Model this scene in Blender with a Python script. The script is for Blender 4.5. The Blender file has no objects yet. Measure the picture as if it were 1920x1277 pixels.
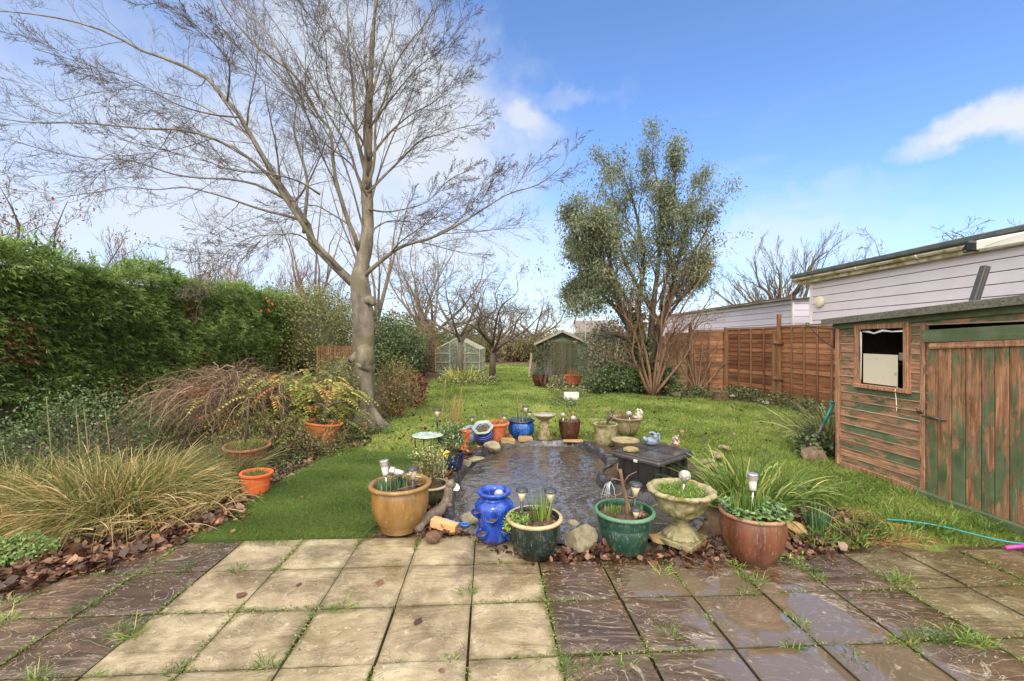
import bpy, bmesh, math, random
import numpy as np
from mathutils import Vector, Matrix, noise

R = math.radians
rng = np.random.default_rng(11)
random.seed(5)
scene = bpy.context.scene
COL = scene.collection
H = 1.55      # camera height above the patio
F = 800.0     # focal length in photo pixels (1920 wide)
HZ = 640.0    # row of the horizon

def at(u, v, z=0.0):
    d = (H - z) * F / (v - HZ)
    return np.array([(u - 960) * d / F, d, z])
def atd(u, v, d):
    return np.array([(u - 960) * d / F, d, H + (HZ - v) * d / F])
def unit(a):
    a = np.asarray(a, float)
    return a / np.maximum(np.linalg.norm(a, axis=-1, keepdims=True), 1e-9)

# ------------------------------------------------------------------ objects
def tag(o, label=None, cat=None, group=None, kind=None):
    if label: o['label'] = label
    if cat: o['category'] = cat
    if group: o['group'] = group
    if kind: o['kind'] = kind
    return o
def thing(name, label, cat, loc=(0, 0, 0), rz=0, group=None, rx=0, ry=0):
    o = bpy.data.objects.new(name, None)
    COL.objects.link(o)
    o.empty_display_size = .1
    o.location = tuple(float(c) for c in loc)
    o.rotation_euler = (rx, ry, rz)
    return tag(o, label, cat, group)
def copy_tree(o, parent=None):
    c = o.copy()
    COL.objects.link(c)
    if parent: c.parent = parent
    for ch in list(o.children):
        copy_tree(ch, c)
    return c

class MB:
    """collects chunks of geometry that become ONE mesh"""
    def __init__(s): s.V = []; s.Fc = []; s.n = 0
    def add(s, V, Fs, tint=None, mi=0):
        V = np.asarray(V, float).reshape(-1, 3)
        t = np.full(len(V), .5) if tint is None else np.broadcast_to(np.asarray(tint, float), (len(V),))
        s.V.append((V, t))
        if not isinstance(Fs, (list, tuple)) or (len(Fs) and not hasattr(Fs[0], '__len__')): Fs = [Fs]
        if isinstance(Fs, np.ndarray): Fs = [Fs]
        groups = {}
        for f in Fs:
            f = np.asarray(f)
            if f.ndim == 1: groups.setdefault(len(f), []).append(f[None])
            else: groups.setdefault(f.shape[1], []).append(f)
        for k, g in groups.items():
            s.Fc.append((np.concatenate(g).astype(np.int64) + s.n, mi))
        s.n += len(V)
        return s
    def build(s, name, mats, parent=None, smooth=True, origin=None, sharp=None):
        V = np.concatenate([a for a, _ in s.V]); T = np.concatenate([b for _, b in s.V])
        if origin is not None: V = V - np.asarray(origin, float)
        me = bpy.data.meshes.new(name)
        me.vertices.add(len(V)); me.vertices.foreach_set('co', V.astype(np.float32).ravel())
        idx = np.concatenate([f.ravel() for f, _ in s.Fc])
        tot = np.concatenate([np.full(len(f), f.shape[1]) for f, _ in s.Fc])
        mi = np.concatenate([np.full(len(f), m) for f, m in s.Fc])
        me.loops.add(len(idx)); me.loops.foreach_set('vertex_index', idx.astype(np.int32))
        st = np.concatenate([[0], np.cumsum(tot)[:-1]])
        me.polygons.add(len(tot)); me.polygons.foreach_set('loop_start', st.astype(np.int32))
        if not isinstance(mats, (list, tuple)): mats = [mats]
        for m in mats: me.materials.append(m)
        me.polygons.foreach_set('material_index', mi.astype(np.int32))
        me.polygons.foreach_set('use_smooth', np.full(len(tot), bool(smooth)))
        me.update(calc_edges=True)
        at_ = me.attributes.new('tint', 'FLOAT', 'POINT')
        at_.data.foreach_set('value', T.astype(np.float32))
        if sharp: 
            try: me.set_sharp_from_angle(angle=R(sharp))
            except Exception: pass
        o = bpy.data.objects.new(name, me)
        COL.objects.link(o)
        if origin is not None: o.location = tuple(float(c) for c in origin)
        if parent: o.parent = parent
        return o

# ------------------------------------------------------------------ shapes
def rotm(rx=0, ry=0, rz=0):
    return np.array(Matrix.Rotation(rz, 3, 'Z') @ Matrix.Rotation(ry, 3, 'Y') @ Matrix.Rotation(rx, 3, 'X'))
def box(mb, c, s, b=.0, rot=None, tint=None, mi=0, jit=0):
    """bevelled box, centre c, full size s"""
    hx, hy, hz = s[0]/2, s[1]/2, s[2]/2
    if b <= 0:
        V = np.array([[x, y, z] for x in (-hx, hx) for y in (-hy, hy) for z in (-hz, hz)], float)
        Fs = [np.array([[0,1,3,2],[4,6,7,5],[0,4,5,1],[2,3,7,6],[0,2,6,4],[1,5,7,3]])]
    else:
        b = min(b, hx*.9, hy*.9, hz*.9)
        bm = bmesh.new(); bmesh.ops.create_cube(bm, size=1)
        for v in bm.verts: v.co = (v.co.x*2*hx, v.co.y*2*hy, v.co.z*2*hz)
        bmesh.ops.bevel(bm, geom=bm.edges[:], offset=b, segments=1, affect='EDGES')
        V = np.array([v.co[:] for v in bm.verts])
        Fs = [np.array([v.index for v in f.verts]) for f in bm.faces]
        bm.free()
    if jit: V = V + rng.normal(0, jit, V.shape)
    if rot is not None: V = V @ np.asarray(rot).T
    mb.add(V + np.asarray(c, float), Fs, tint, mi)
def lathe(mb, prof, n=40, c=(0, 0, 0), fn=None, tint=None, mi=0, rot=None, closed=False):
    """prof: (r,z) list; fn(angle, r, z) -> r"""
    prof = np.array(prof, float); k = len(prof)
    a = np.arange(n) * 2 * np.pi / n
    r = np.repeat(prof[:, 0][:, None], n, 1); z = np.repeat(prof[:, 1][:, None], n, 1)
    if fn is not None: r = fn(a[None], r, z)
    V = np.stack([r*np.cos(a), r*np.sin(a), z], -1).reshape(-1, 3)
    i = np.arange(k-1)[:, None]*n; j = np.arange(n)[None]; j2 = (j+1) % n
    Fq = np.stack([i+j, i+j2, i+n+j2, i+n+j], -1).reshape(-1, 4)
    if rot is not None: V = V @ np.asarray(rot).T
    mb.add(V + np.asarray(c, float), [Fq], tint, mi)
def tubes(mb, P, Rr, n=5, tint=None, mi=0, cap=False):
    """P (B,K,3) polylines, Rr (B,K) radii"""
    P = np.asarray(P, float); Rr = np.asarray(Rr, float)
    if P.ndim == 2: P = P[None]
    if Rr.ndim == 1: Rr = Rr[None]
    B, K, _ = P.shape
    T = unit(np.gradient(P, axis=1))
    ref = np.where(np.abs(T[..., 2:3]) > .9, np.array([1., 0, 0]), np.array([0, 0, 1.]))
    ref = np.repeat(ref[:, :1], K, 1)
    A = unit(np.cross(T, ref)); Bn = np.cross(T, A)
    a = np.arange(n) * 2*np.pi/n
    V = P[:, :, None] + Rr[:, :, None, None]*(np.cos(a)[None, None, :, None]*A[:, :, None] + np.sin(a)[None, None, :, None]*Bn[:, :, None])
    base = (np.arange(B)*K*n)[:, None, None] + (np.arange(K-1)*n)[None, :, None]
    j = np.arange(n)[None, None]; j2 = (j+1) % n
    Fq = np.stack([base+j, base+j2, base+n+j2, base+n+j], -1).reshape(-1, 4)
    Fs = [Fq]
    if cap:
        b0 = (np.arange(B)*K*n)[:, None]
        Fs.append(b0 + np.arange(n)[::-1][None]); Fs.append(b0 + (K-1)*n + np.arange(n)[None])
    if tint is not None and np.ndim(tint) == 1: tint = np.repeat(tint, K*n)
    mb.add(V.reshape(-1, 3), Fs, tint, mi)
def tube(mb, pts, r, n=8, mi=0, tint=None, cap=True, res=None):
    pts = np.array(pts, float)
    if res: pts = resample(pts, res)
    r = np.asarray(r, float)
    if r.ndim == 0: r = np.full(len(pts), float(r))
    elif len(r) != len(pts): r = np.interp(np.linspace(0, 1, len(pts)), np.linspace(0, 1, len(r)), r)
    tubes(mb, pts, r, n, tint, mi, cap)
def catmull(p, per=6, closed=False):
    p = np.array(p, float)
    if closed: q = np.concatenate([p[-1:], p, p[:2]]); m = len(p)
    else: q = np.concatenate([2*p[:1]-p[1:2], p, 2*p[-1:]-p[-2:-1]]); m = len(p)-1
    t = np.linspace(0, 1, per, endpoint=False)[:, None]; out = []
    for i in range(m):
        a, b, c, d = q[i:i+4]
        out.append(.5*((2*b) + (-a+c)*t + (2*a-5*b+4*c-d)*t*t + (-a+3*b-3*c+d)*t**3))
    out = np.concatenate(out)
    return out if closed else np.concatenate([out, p[-1:]])
def resample(p, K):
    p = catmull(p, 8)
    s = np.concatenate([[0], np.cumsum(np.linalg.norm(np.diff(p, axis=0), axis=1))])
    t = np.linspace(0, s[-1], K)
    return np.stack([np.interp(t, s, p[:, i]) for i in range(3)], -1)
_ico = {}
def ico(sub):
    if sub not in _ico:
        bm = bmesh.new(); bmesh.ops.create_icosphere(bm, subdivisions=sub, radius=1)
        _ico[sub] = (np.array([v.co[:] for v in bm.verts]), np.array([[v.index for v in f.verts] for f in bm.faces])); bm.free()
    return _ico[sub]
def pnoise(V, scale=1., seed=0.):
    return np.array([noise.noise(Vector((float(v[0]*scale+seed), float(v[1]*scale+seed*.7), float(v[2]*scale-seed)))) for v in V])
def blob(mb, c, r, amp=0., sc=1.5, seed=0., sub=3, rot=None, tint=None, mi=0, flat=0):
    V, Fc = ico(sub); V = V.copy()
    if amp: V = V * (1 + amp*pnoise(V, sc, seed) + .4*amp*pnoise(V, sc*2.7, seed+9))[:, None]
    if flat:   # facet like a broken stone
        for k in range(int(flat)):
            rr = np.random.default_rng(int(seed*13)+k); nn = unit(rr.normal(size=3)); dlim = rr.uniform(.55, .8)
            dd = V @ nn; V = V - np.maximum(dd-dlim, 0)[:, None]*nn
    V = V * np.asarray(r, float)
    if rot is not None: V = V @ np.asarray(rot).T
    mb.add(V + np.asarray(c, float), [Fc], tint, mi)
def ribbons(mb, P, D, L, W, droop=.5, nseg=4, tint=None, mi=0, flatend=False, side=None, taper=.6):
    """grass-like blades: P (N,3) roots, D (N,3) directions, L, W (N,)"""
    N = len(P); L = np.broadcast_to(L, (N,)); W = np.broadcast_to(W, (N,)); droop = np.broadcast_to(droop, (N,))
    D = unit(D); t = np.linspace(0, 1, nseg+1)
    C = P[:, None] + D[:, None]*(L[:, None]*t)[..., None]
    C[..., 2] -= (droop*L)[:, None]*(t**2)[None]
    C[..., 2] = np.maximum(C[..., 2], (P[:, 2]+.004)[:, None]) if droop.max() > .9 else C[..., 2]
    if side is None:
        az = np.random.default_rng(N).uniform(0, 2*np.pi, N)
        ref = np.stack([np.cos(az), np.sin(az), np.zeros(N)], -1)
        side = unit(np.cross(D, ref)+1e-6)
    w = (1-t)**taper if not flatend else np.minimum(1, 3*(1-t)+.1)
    w = np.maximum(w, .04)
    S = side[:, None]*(W[:, None]*w[None]*.5)[..., None]
    V = np.stack([C-S, C+S], 2).reshape(N, -1, 3)
    k = 2*(nseg+1)
    b = (np.arange(N)*k)[:, None] + (np.arange(nseg)*2)[None]
    Fq = np.stack([b, b+1, b+3, b+2], -1).reshape(-1, 4)
    if tint is not None and np.ndim(tint) == 1: tint = np.repeat(tint, k)
    mb.add(V.reshape(-1, 3), [Fq], tint, mi)
def leaves(mb, P, D, Nn, L, W, fold=.25, curl=.0, tint=None, mi=0):
    """folded leaves: 5 verts, 4 triangles each"""
    N = len(P); D = unit(D); S = unit(np.cross(D, Nn)+1e-7); U = np.cross(S, D)
    L = np.broadcast_to(L, (N,))[:, None]; W = np.broadcast_to(W, (N,))[:, None]
    c0 = P; c2 = P + D*L - U*L*curl; c1 = P + D*L*.45
    l1 = c1 + S*W*.5 + U*W*fold; r1 = c1 - S*W*.5 + U*W*fold
    V = np.stack([c0, c1, c2, l1, r1], 1).reshape(-1, 3)
    b = (np.arange(N)*5)[:, None]
    Fq = np.concatenate([b+np.array([[0, 1, 3]]), b+np.array([[3, 1, 2]]), b+np.array([[0, 4, 1]]), b+np.array([[1, 4, 2]])])
    if tint is not None and np.ndim(tint) == 1: tint = np.repeat(tint, 5)
    mb.add(V, [Fq], tint, mi)
def quadleaves(mb, P, D, Nn, L, W, tint=None, mi=0):
    N = len(P); D = unit(D); S = unit(np.cross(D, Nn)+1e-7)
    L = np.broadcast_to(L, (N,))[:, None]; W = np.broadcast_to(W, (N,))[:, None]
    V = np.stack([P, P+D*L*.5+S*W*.5, P+D*L, P+D*L*.5-S*W*.5], 1).reshape(-1, 3)
    Fq = (np.arange(N)*4)[:, None] + np.arange(4)[None]
    if tint is not None and np.ndim(tint) == 1: tint = np.repeat(tint, 4)
    mb.add(V, [Fq], tint, mi)
def rdir(n, up=0.):
    d = rng.normal(size=(n, 3)); d = unit(d); d[:, 2] += up
    return unit(d)
def inpoly(poly, x, y):
    poly = np.asarray(poly)[:, :2]; ins = np.zeros(np.shape(x), bool); j = len(poly)-1
    for i in range(len(poly)):
        xi, yi = poly[i]; xj, yj = poly[j]
        c = ((yi > y) != (yj > y)) & (x < (xj-xi)*(y-yi)/((yj-yi) or 1e-12)+xi)
        ins ^= c; j = i
    return ins
def sdpoly(poly, x, y):
    """signed distance, negative inside"""
    poly = np.asarray(poly)[:, :2]; x = np.asarray(x, float); y = np.asarray(y, float)
    best = np.full(x.shape, 1e9)
    for i in range(len(poly)):
        a = poly[i-1]; b = poly[i]; e = b-a; l2 = max((e**2).sum(), 1e-12)
        t = np.clip(((x-a[0])*e[0]+(y-a[1])*e[1])/l2, 0, 1)
        best = np.minimum(best, np.hypot(x-a[0]-t*e[0], y-a[1]-t*e[1]))
    return np.where(inpoly(poly, x, y), -best, best)
def sstep(a, b, x):
    t = np.clip((np.asarray(x)-a)/(b-a), 0, 1); return t*t*(3-2*t)

# ------------------------------------------------------------------ materials
def s(r, g, b):
    """sRGB 0-255 -> linear"""
    return tuple(((c/255+.055)/1.055)**2.4 if c/255 > .04045 else c/255/12.92 for c in (r, g, b))
class T:
    def __init__(t, name, rough=.7, spec=.5):
        t.m = bpy.data.materials.new(name); t.m.use_nodes = True
        t.nt = t.m.node_tree; t.b = t.nt.nodes['Principled BSDF']; t.out = t.nt.nodes['Material Output']
        t.set('Roughness', rough); t.set('Specular IOR Level', spec)
        t._c = None
    def link(t, v, sock):
        if hasattr(v, 'is_output'): t.nt.links.new(v, sock)
        elif v is not None:
            try: sock.default_value = v
            except Exception: sock.default_value = tuple(v)+(1,)
    def set(t, k, v):
        if isinstance(v, tuple) and len(v) == 3: v = v+(1,)
        t.link(v, t.b.inputs[k]); return t
    def node(t, ty, ins=None, **kw):
        n = t.nt.nodes.new('ShaderNode'+ty)
        for k, v in kw.items(): setattr(n, k, v)
        for k, v in (ins or {}).items():
            if isinstance(v, tuple) and len(v) == 3 and n.inputs[k].type == 'RGBA': v = v+(1,)
            t.link(v, n.inputs[k])
        return n
    def co(t, kind='Object'):
        if t._c is None: t._c = t.node('TexCoord')
        return t._c.outputs[kind]
    def map(t, scale=(1, 1, 1), rot=(0, 0, 0), v=None, loc=(0, 0, 0)):
        return t.node('Mapping', {'Vector': v or t.co(), 'Scale': scale, 'Rotation': rot, 'Location': loc}).outputs[0]
    def noise(t, scale, v=None, detail=4, rough=.55, dist=0.):
        return t.node('TexNoise', {'Vector': v or t.co(), 'Scale': scale, 'Detail': detail, 'Roughness': rough, 'Distortion': dist}).outputs[0]
    def voro(t, scale, v=None, feature='F1', out='Distance', rnd=1.):
        return t.node('TexVoronoi', {'Vector': v or t.co(), 'Scale': scale, 'Randomness': rnd}, feature=feature).outputs[out]
    def ramp(t, f, stops, interp='LINEAR'):
        n = t.node('ValToRGB', {'Fac': f}); n.color_ramp.interpolation = interp; e = n.color_ramp.elements
        while len(e) < len(stops): e.new(.5)
        for el, (p, c) in zip(e, stops):
            el.position = p; el.color = (c, c, c, 1) if not hasattr(c, '__len__') else tuple(c)+(1,)
        return n.outputs[0]
    def math(t, op, a, b=None, c=None, clamp=False):
        n = t.node('Math', operation=op, use_clamp=clamp); t.link(a, n.inputs[0])
        if b is not None: t.link(b, n.inputs[1])
        if c is not None: t.link(c, n.inputs[2])
        return n.outputs[0]
    def step(t, x, a, b):
        n = t.node('MapRange', {'Value': x, 'From Min': a, 'From Max': b}); n.interpolation_type = 'SMOOTHSTEP'; return n.outputs[0]
    def mix(t, f, a, b, mode='MIX'):
        n = t.node('Mix', data_type='RGBA', blend_type=mode); t.link(f, n.inputs[0])
        t.link(a if not isinstance(a, tuple) else a+(1,), n.inputs[6]); t.link(b if not isinstance(b, tuple) else b+(1,), n.inputs[7])
        return n.outputs[2]
    def tint(t, name='tint'):
        return t.node('Attribute', attribute_name=name).outputs['Fac']
    def bump(t, h, strength=.5, dist=.01, nrm=None):
        n = t.node('Bump', {'Height': h, 'Strength': strength, 'Distance': dist})
        if nrm: t.link(nrm, n.inputs['Normal'])
        t.link(n.outputs[0], t.b.inputs['Normal']); return n.outputs[0]
    def translucent(t, col, f=.35):
        tr = t.node('BsdfTranslucent', {'Color': col}); mx = t.node('MixShader', {0: f})
        t.link(t.b.outputs[0], mx.inputs[1]); t.link(tr.outputs[0], mx.inputs[2]); t.link(mx.outputs[0], t.out.inputs[0])

def leafmat(name, stops, rough=.5, tr=.25, nscale=None, spec=.4):
    t = T(name, rough, spec)
    f = t.tint()
    if nscale: f = t.math('ADD', t.math('MULTIPLY', f, .7), t.math('MULTIPLY', t.noise(nscale), .3))
    c = t.ramp(f, stops)
    t.set('Base Color', c)
    if tr: t.translucent(c, tr)
    return t.m
def barkmat(name, c1, c2, scale=8, rough=.8, bump=.5, vert=.3, moss=None):
    t = T(name, rough)
    n1 = t.noise(scale, t.map((1, 1, vert)), 6, .65)
    c = t.ramp(n1, [(.3, c1), (.7, c2)])
    if moss: c = t.mix(t.step(t.noise(scale*.25, detail=3), .52, .68), c, moss)
    t.set('Base Color', c); t.bump(n1, bump, .02)
    return t.m
def woodmat(name, c1, c2, c3, axis='x', rough=.75, tscale=1., knots=True):
    """weathered boards; axis = grain direction; tint shifts every board"""
    t = T(name, rough, .3)
    st = {'x': (.06, 1, 1), 'y': (1, .06, 1), 'z': (1, 1, .06)}[axis]
    v = t.map(st); off = t.node('VectorMath', operation='ADD'); t.link(v, off.inputs[0])
    cmb = t.node('CombineXYZ', {0: t.math('MULTIPLY', t.tint(), 37.), 1: t.math('MULTIPLY', t.tint(), 11.), 2: t.math('MULTIPLY', t.tint(), 23.)})
    t.link(cmb.outputs[0], off.inputs[1]); v = off.outputs[0]
    g = t.noise(38*tscale, v, 6, .7, .6); big = t.noise(3.5*tscale, v, 4, .6)
    f = t.math('ADD', t.math('MULTIPLY', g, .5), t.math('MULTIPLY', big, .5))
    c = t.ramp(f, [(.36, c1), (.5, c2), (.64, c3)])
    t.set('Base Color', t.mix(t.math('MULTIPLY', t.step(t.tint(), 0, 1), .45), c, c1))
    t.bump(g, .5, .004)
    return t.m
EXPO=.78; SUN_E=1.3; CLOUD=.55; BACK=1.9; SKYTINT=(.95,1.12,1.38)
# ------------------------------------------------------------------ camera, sun, sky
cam = bpy.data.objects.new('camera', bpy.data.cameras.new('camera')); COL.objects.link(cam)
cam.location = (0, 0, H); cam.rotation_euler = (R(90), 0, 0)
cam.data.sensor_width = 36; cam.data.lens = 15.0; cam.data.shift_y = .0008
cam.data.clip_start = .05; cam.data.clip_end = 2000
scene.camera = cam
scene.view_settings.view_transform = 'Standard'; scene.view_settings.look = 'None'
scene.view_settings.exposure = EXPO; scene.view_settings.gamma = 1
scene.cycles.use_denoising = True
scene.cycles.max_bounces = 6; scene.cycles.transparent_max_bounces = 6
sun = bpy.data.objects.new('sun', bpy.data.lights.new('sun', 'SUN')); COL.objects.link(sun)
SUN_EL, SUN_AZ = R(42), R(186)      # azimuth from north (+Y) clockwise: behind the camera
sd = Vector((math.sin(SUN_AZ)*math.cos(SUN_EL), math.cos(SUN_AZ)*math.cos(SUN_EL), math.sin(SUN_EL)))
sun.rotation_euler = sd.to_track_quat('Z', 'Y').to_euler()
sun.data.energy = SUN_E; sun.data.angle = R(14); sun.data.color = (1, .95, .87)
w = bpy.data.worlds.new('World'); scene.world = w; w.use_nodes = True
nt = w.node_tree; bg = nt.nodes['Background']
def wn(ty, ins=None, **kw):
    n = nt.nodes.new('ShaderNode'+ty)
    for k, v in kw.items(): setattr(n, k, v)
    for k, v in (ins or {}).items():
        if hasattr(v, 'is_output'): nt.links.new(v, n.inputs[k])
        else: n.inputs[k].default_value = v
    return n
def wm(op, a, b=0., clamp=False): return wn('Math', {0: a, 1: b}, operation=op, use_clamp=clamp).outputs[0]
sky = wn('TexSky', sky_type='NISHITA', sun_disc=False, sun_elevation=SUN_EL, sun_rotation=SUN_AZ, altitude=50, air_density=1.0, dust_density=.6, ozone_density=2.5)
tc = wn('TexCoord').outputs['Generated']
nrm = wn('VectorMath', {0: tc}, operation='NORMALIZE').outputs[0]
sep = wn('SeparateXYZ', {0: nrm}); zz = sep.outputs[2]; yy = sep.outputs[1]
n1 = wn('TexNoise', {'Vector': nrm, 'Scale': 5., 'Detail': 7., 'Roughness': .55}).outputs[0]
n2 = wn('TexNoise', {'Vector': nrm, 'Scale': 14., 'Detail': 7., 'Roughness': .6}).outputs[1]
off = wn('VectorMath', {0: n2, 1: (.5, .5, .5)}, operation='SUBTRACT').outputs[0]
off = wn('VectorMath', {0: off, 3: .20}, operation='SCALE').outputs[0]
warp = wn('VectorMath', {0: nrm, 1: off}, operation='ADD').outputs[0]
off2 = wn('VectorMath', {0: off, 3: .42}, operation='SCALE').outputs[0]
warp2 = wn('VectorMath', {0: nrm, 1: off2}, operation='ADD').outputs[0]
def smooth(x, a, b):
    n = wn('MapRange', {0: x, 1: a, 2: b}); n.interpolation_type = 'SMOOTHSTEP'; return n.outputs[0]
def cloud(u, v, ru, rv, soft, amt, tilt=0., small=False):
    """a cloud bank in the direction that the given spot of sky lies in"""
    d = Vector(((u-960)/F, 1, (HZ-v)/F)).normalized()
    q = d.to_track_quat('Y', 'Z').to_matrix() @ Matrix.Rotation(tilt, 3, 'Y')
    df = wn('VectorMath', {0: warp2 if small else warp, 1: tuple(d)}, operation='SUBTRACT').outputs[0]
    ax = wn('VectorMath', {0: df, 1: tuple(q.col[0]/(ru/F))}, operation='DOT_PRODUCT').outputs[1]
    az = wn('VectorMath', {0: df, 1: tuple(q.col[2]/(rv/F))}, operation='DOT_PRODUCT').outputs[1]
    ay = wn('VectorMath', {0: df, 1: tuple(q.col[1]*.9)}, operation='DOT_PRODUCT').outputs[1]
    v3 = wn('CombineXYZ', {0: ax, 1: ay, 2: az}).outputs[0]
    L = wn('VectorMath', {0: v3}, operation='LENGTH').outputs[1]
    return wm('MULTIPLY', smooth(L, 1.0+soft, 1.0-soft), amt)
cl = [cloud(1850, 246, 62, 15, .6, .9, 0., True), cloud(985, 222, 50, 24, .75, .8, R(35), True), cloud(1440, 455, 150, 42, .9, .6),
      cloud(740, 215, 220, 130, .7, .9, R(25)), cloud(520, 350, 330, 150, .8, .8), cloud(560, 445, 520, 90, .8, .85), cloud(150, 60, 260, 60, .9, .35),
      cloud(1060, 180, 60, 18, .9, .25), cloud(1520, 380, 90, 28, .9, .3), cloud(60, 230, 200, 90, .9, .3), cloud(1905, 222, 46, 24, .55, .95, 0., True), cloud(1812, 234, 26, 15, .55, .8, 0., True)]
m = cl[0]
for c_ in cl[1:]: m = wm('MAXIMUM', m, c_)
wisp = wm('MULTIPLY', smooth(wn('TexNoise', {'Vector': wn('Mapping', {0: nrm, 3: (1.2, 1.2, 5)}).outputs[0], 'Scale': 2.2, 'Detail': 7., 'Roughness': .5}).outputs[0], .46, .74), wm('MULTIPLY', smooth(zz, .62, .1), .5))
m = wm('MAXIMUM', m, wisp)
m = wm('MAXIMUM', m, wm('MULTIPLY', smooth(zz, .30, -.02), .62))          # pale band near the horizon
back = smooth(wm('ADD', yy, wm('MULTIPLY', n1, .35)), .50, .12)           # bright overcast added out of view, behind and overhead, as soft fill light
back = wm('MAXIMUM', back, smooth(wm('ADD', zz, wm('MULTIPLY', n1, .2)), .76, .98))
front = wm('MULTIPLY', m, 1., True)
SKYS = .12
skyc = wn('Mix', {0: 1., 6: sky.outputs[0], 7: SKYTINT+(1,)}, data_type='RGBA', blend_type='MULTIPLY').outputs[2]
c1 = wn('Mix', {0: front, 6: skyc, 7: tuple(x*CLOUD/SKYS for x in (.93, .965, 1.))+(1,)}, data_type='RGBA').outputs[2]
c2 = wn('Mix', {0: back, 6: c1, 7: tuple(x*BACK/SKYS for x in (1., .95, .87))+(1,)}, data_type='RGBA').outputs[2]
nt.links.new(c2, bg.inputs[0]); bg.inputs[1].default_value = SKYS

# ------------------------------------------------------------------ zones of the garden
AX = np.array([-.056, 1.])     # the long axis of garden and patio runs slightly to the left
def pq(p, q, z=0.): return np.array([p - .056*q, q + .056*p, z])
POND = catmull([(-.42, 3.62), (-.6, 4.2), (-.6, 5.0), (-.45, 5.75), (-.18, 6.3), (.35, 6.55), (.95, 6.45), (1.22, 5.95), (1.2, 5.4),
                (1.0, 4.95), (1.05, 4.55), (1.42, 4.12), (1.62, 3.8), (1.34, 3.5), (.6, 3.42), (0.05, 3.45)], 8, True)
LAWN = np.array([at(*p)[:2] for p in [(640, 846), (735, 800), (748, 757), (795, 748), (785, 716), (850, 704), (880, 684), (985, 682), (1000, 716),
        (1060, 738), (1160, 737), (1240, 743), (1345, 748), (1480, 765), (1500, 790), (1560, 850), (1572, 882), (1740, 930), (1930, 985), (1930, 1015), (1620, 1000), (1560, 940), (1500, 925),
        (1400, 900), (1330, 880), (1290, 850), (1250, 822), (1130, 826), (905, 824), (860, 846), (790, 852)]])
TURF = np.array([pq(-2.35, 3.47), pq(-.98, 3.47), pq(-.72, 4.3), pq(-.85, 6.0), pq(-1.25, 6.02), pq(-2.2, 6.05), pq(-2.3, 4.6)])[:, :2]
PATIO_TOP = 3.43
def gz(x, y):
    x = np.asarray(x, float); y = np.asarray(y, float)
    z = np.full(x.shape, -.02)
    q = y - .056*x
    z = np.where(q < 3.5, z - .03*sstep(3.5, 3.42, q), z)
    z = z + .012*np.sin(x*3.1+1)*np.cos(y*2.3)*sstep(3.4, 4.2, q)
    d = sdpoly(POND, x, y)
    z = z - .40*sstep(.02, -.17, d) + .03*sstep(.3, .05, np.abs(d-.12))*(q > 3.4)
    return z

# soil, lawn, hedge bottoms: the ground, one sheet out to the horizon
def nonuni(lo, a, b, hi, st):
    fine = np.arange(a, b+1e-6, st)
    l = [a]; k = st
    while l[-1] > lo: k *= 1.35; l.append(l[-1]-k)
    h = [b]; k = st
    while h[-1] < hi: k *= 1.35; h.append(h[-1]+k)
    return np.concatenate([np.array(l[1:])[::-1], fine, np.array(h[1:])])
xs = nonuni(-900, -4.5, 5.5, 900, .08); ys = nonuni(-60, 2.9, 9.5, 1500, .08)
X, Y = np.meshgrid(xs, ys)
Z = gz(X, Y)
lm = sstep(.18, -.12, sdpoly(LAWN, X, Y) + .15*np.sin(X*5.3+Y*2)*np.cos(Y*4.1))
lm = np.maximum(lm, (Y > 45)*.9)
g = MB(); nx = len(xs); ny = len(ys)
i = (np.arange(ny-1)*nx)[:, None]; j = np.arange(nx-1)[None]
g.add(np.stack([X, Y, Z], -1).reshape(-1, 3), [np.stack([i+j, i+j+1, i+nx+j+1, i+nx+j], -1).reshape(-1, 4)], lm.ravel())
t = T('ground', .85, .3)
soil = t.ramp(t.noise(9, detail=8, rough=.7), [(.3, s(48, 36, 26)), (.55, s(84, 66, 48)), (.75, s(112, 94, 68))])
gr = t.ramp(t.noise(1.3, detail=6, rough=.65), [(.3, s(80, 94, 40)), (.5, s(100, 116, 50)), (.68, s(122, 134, 66))])
gr = t.mix(t.step(t.noise(5, detail=5), .56, .72), gr, s(110, 112, 58))
fm = t.math('ADD', t.tint(), t.math('MULTIPLY', t.math('SUBTRACT', t.noise(6, detail=5), .5), .9))
t.set('Base Color', t.mix(t.step(fm, .35, .65), soil, gr)); t.bump(t.noise(30, detail=6), .8, .03)
tag(g.build('ground', t.m), kind='structure')

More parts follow.
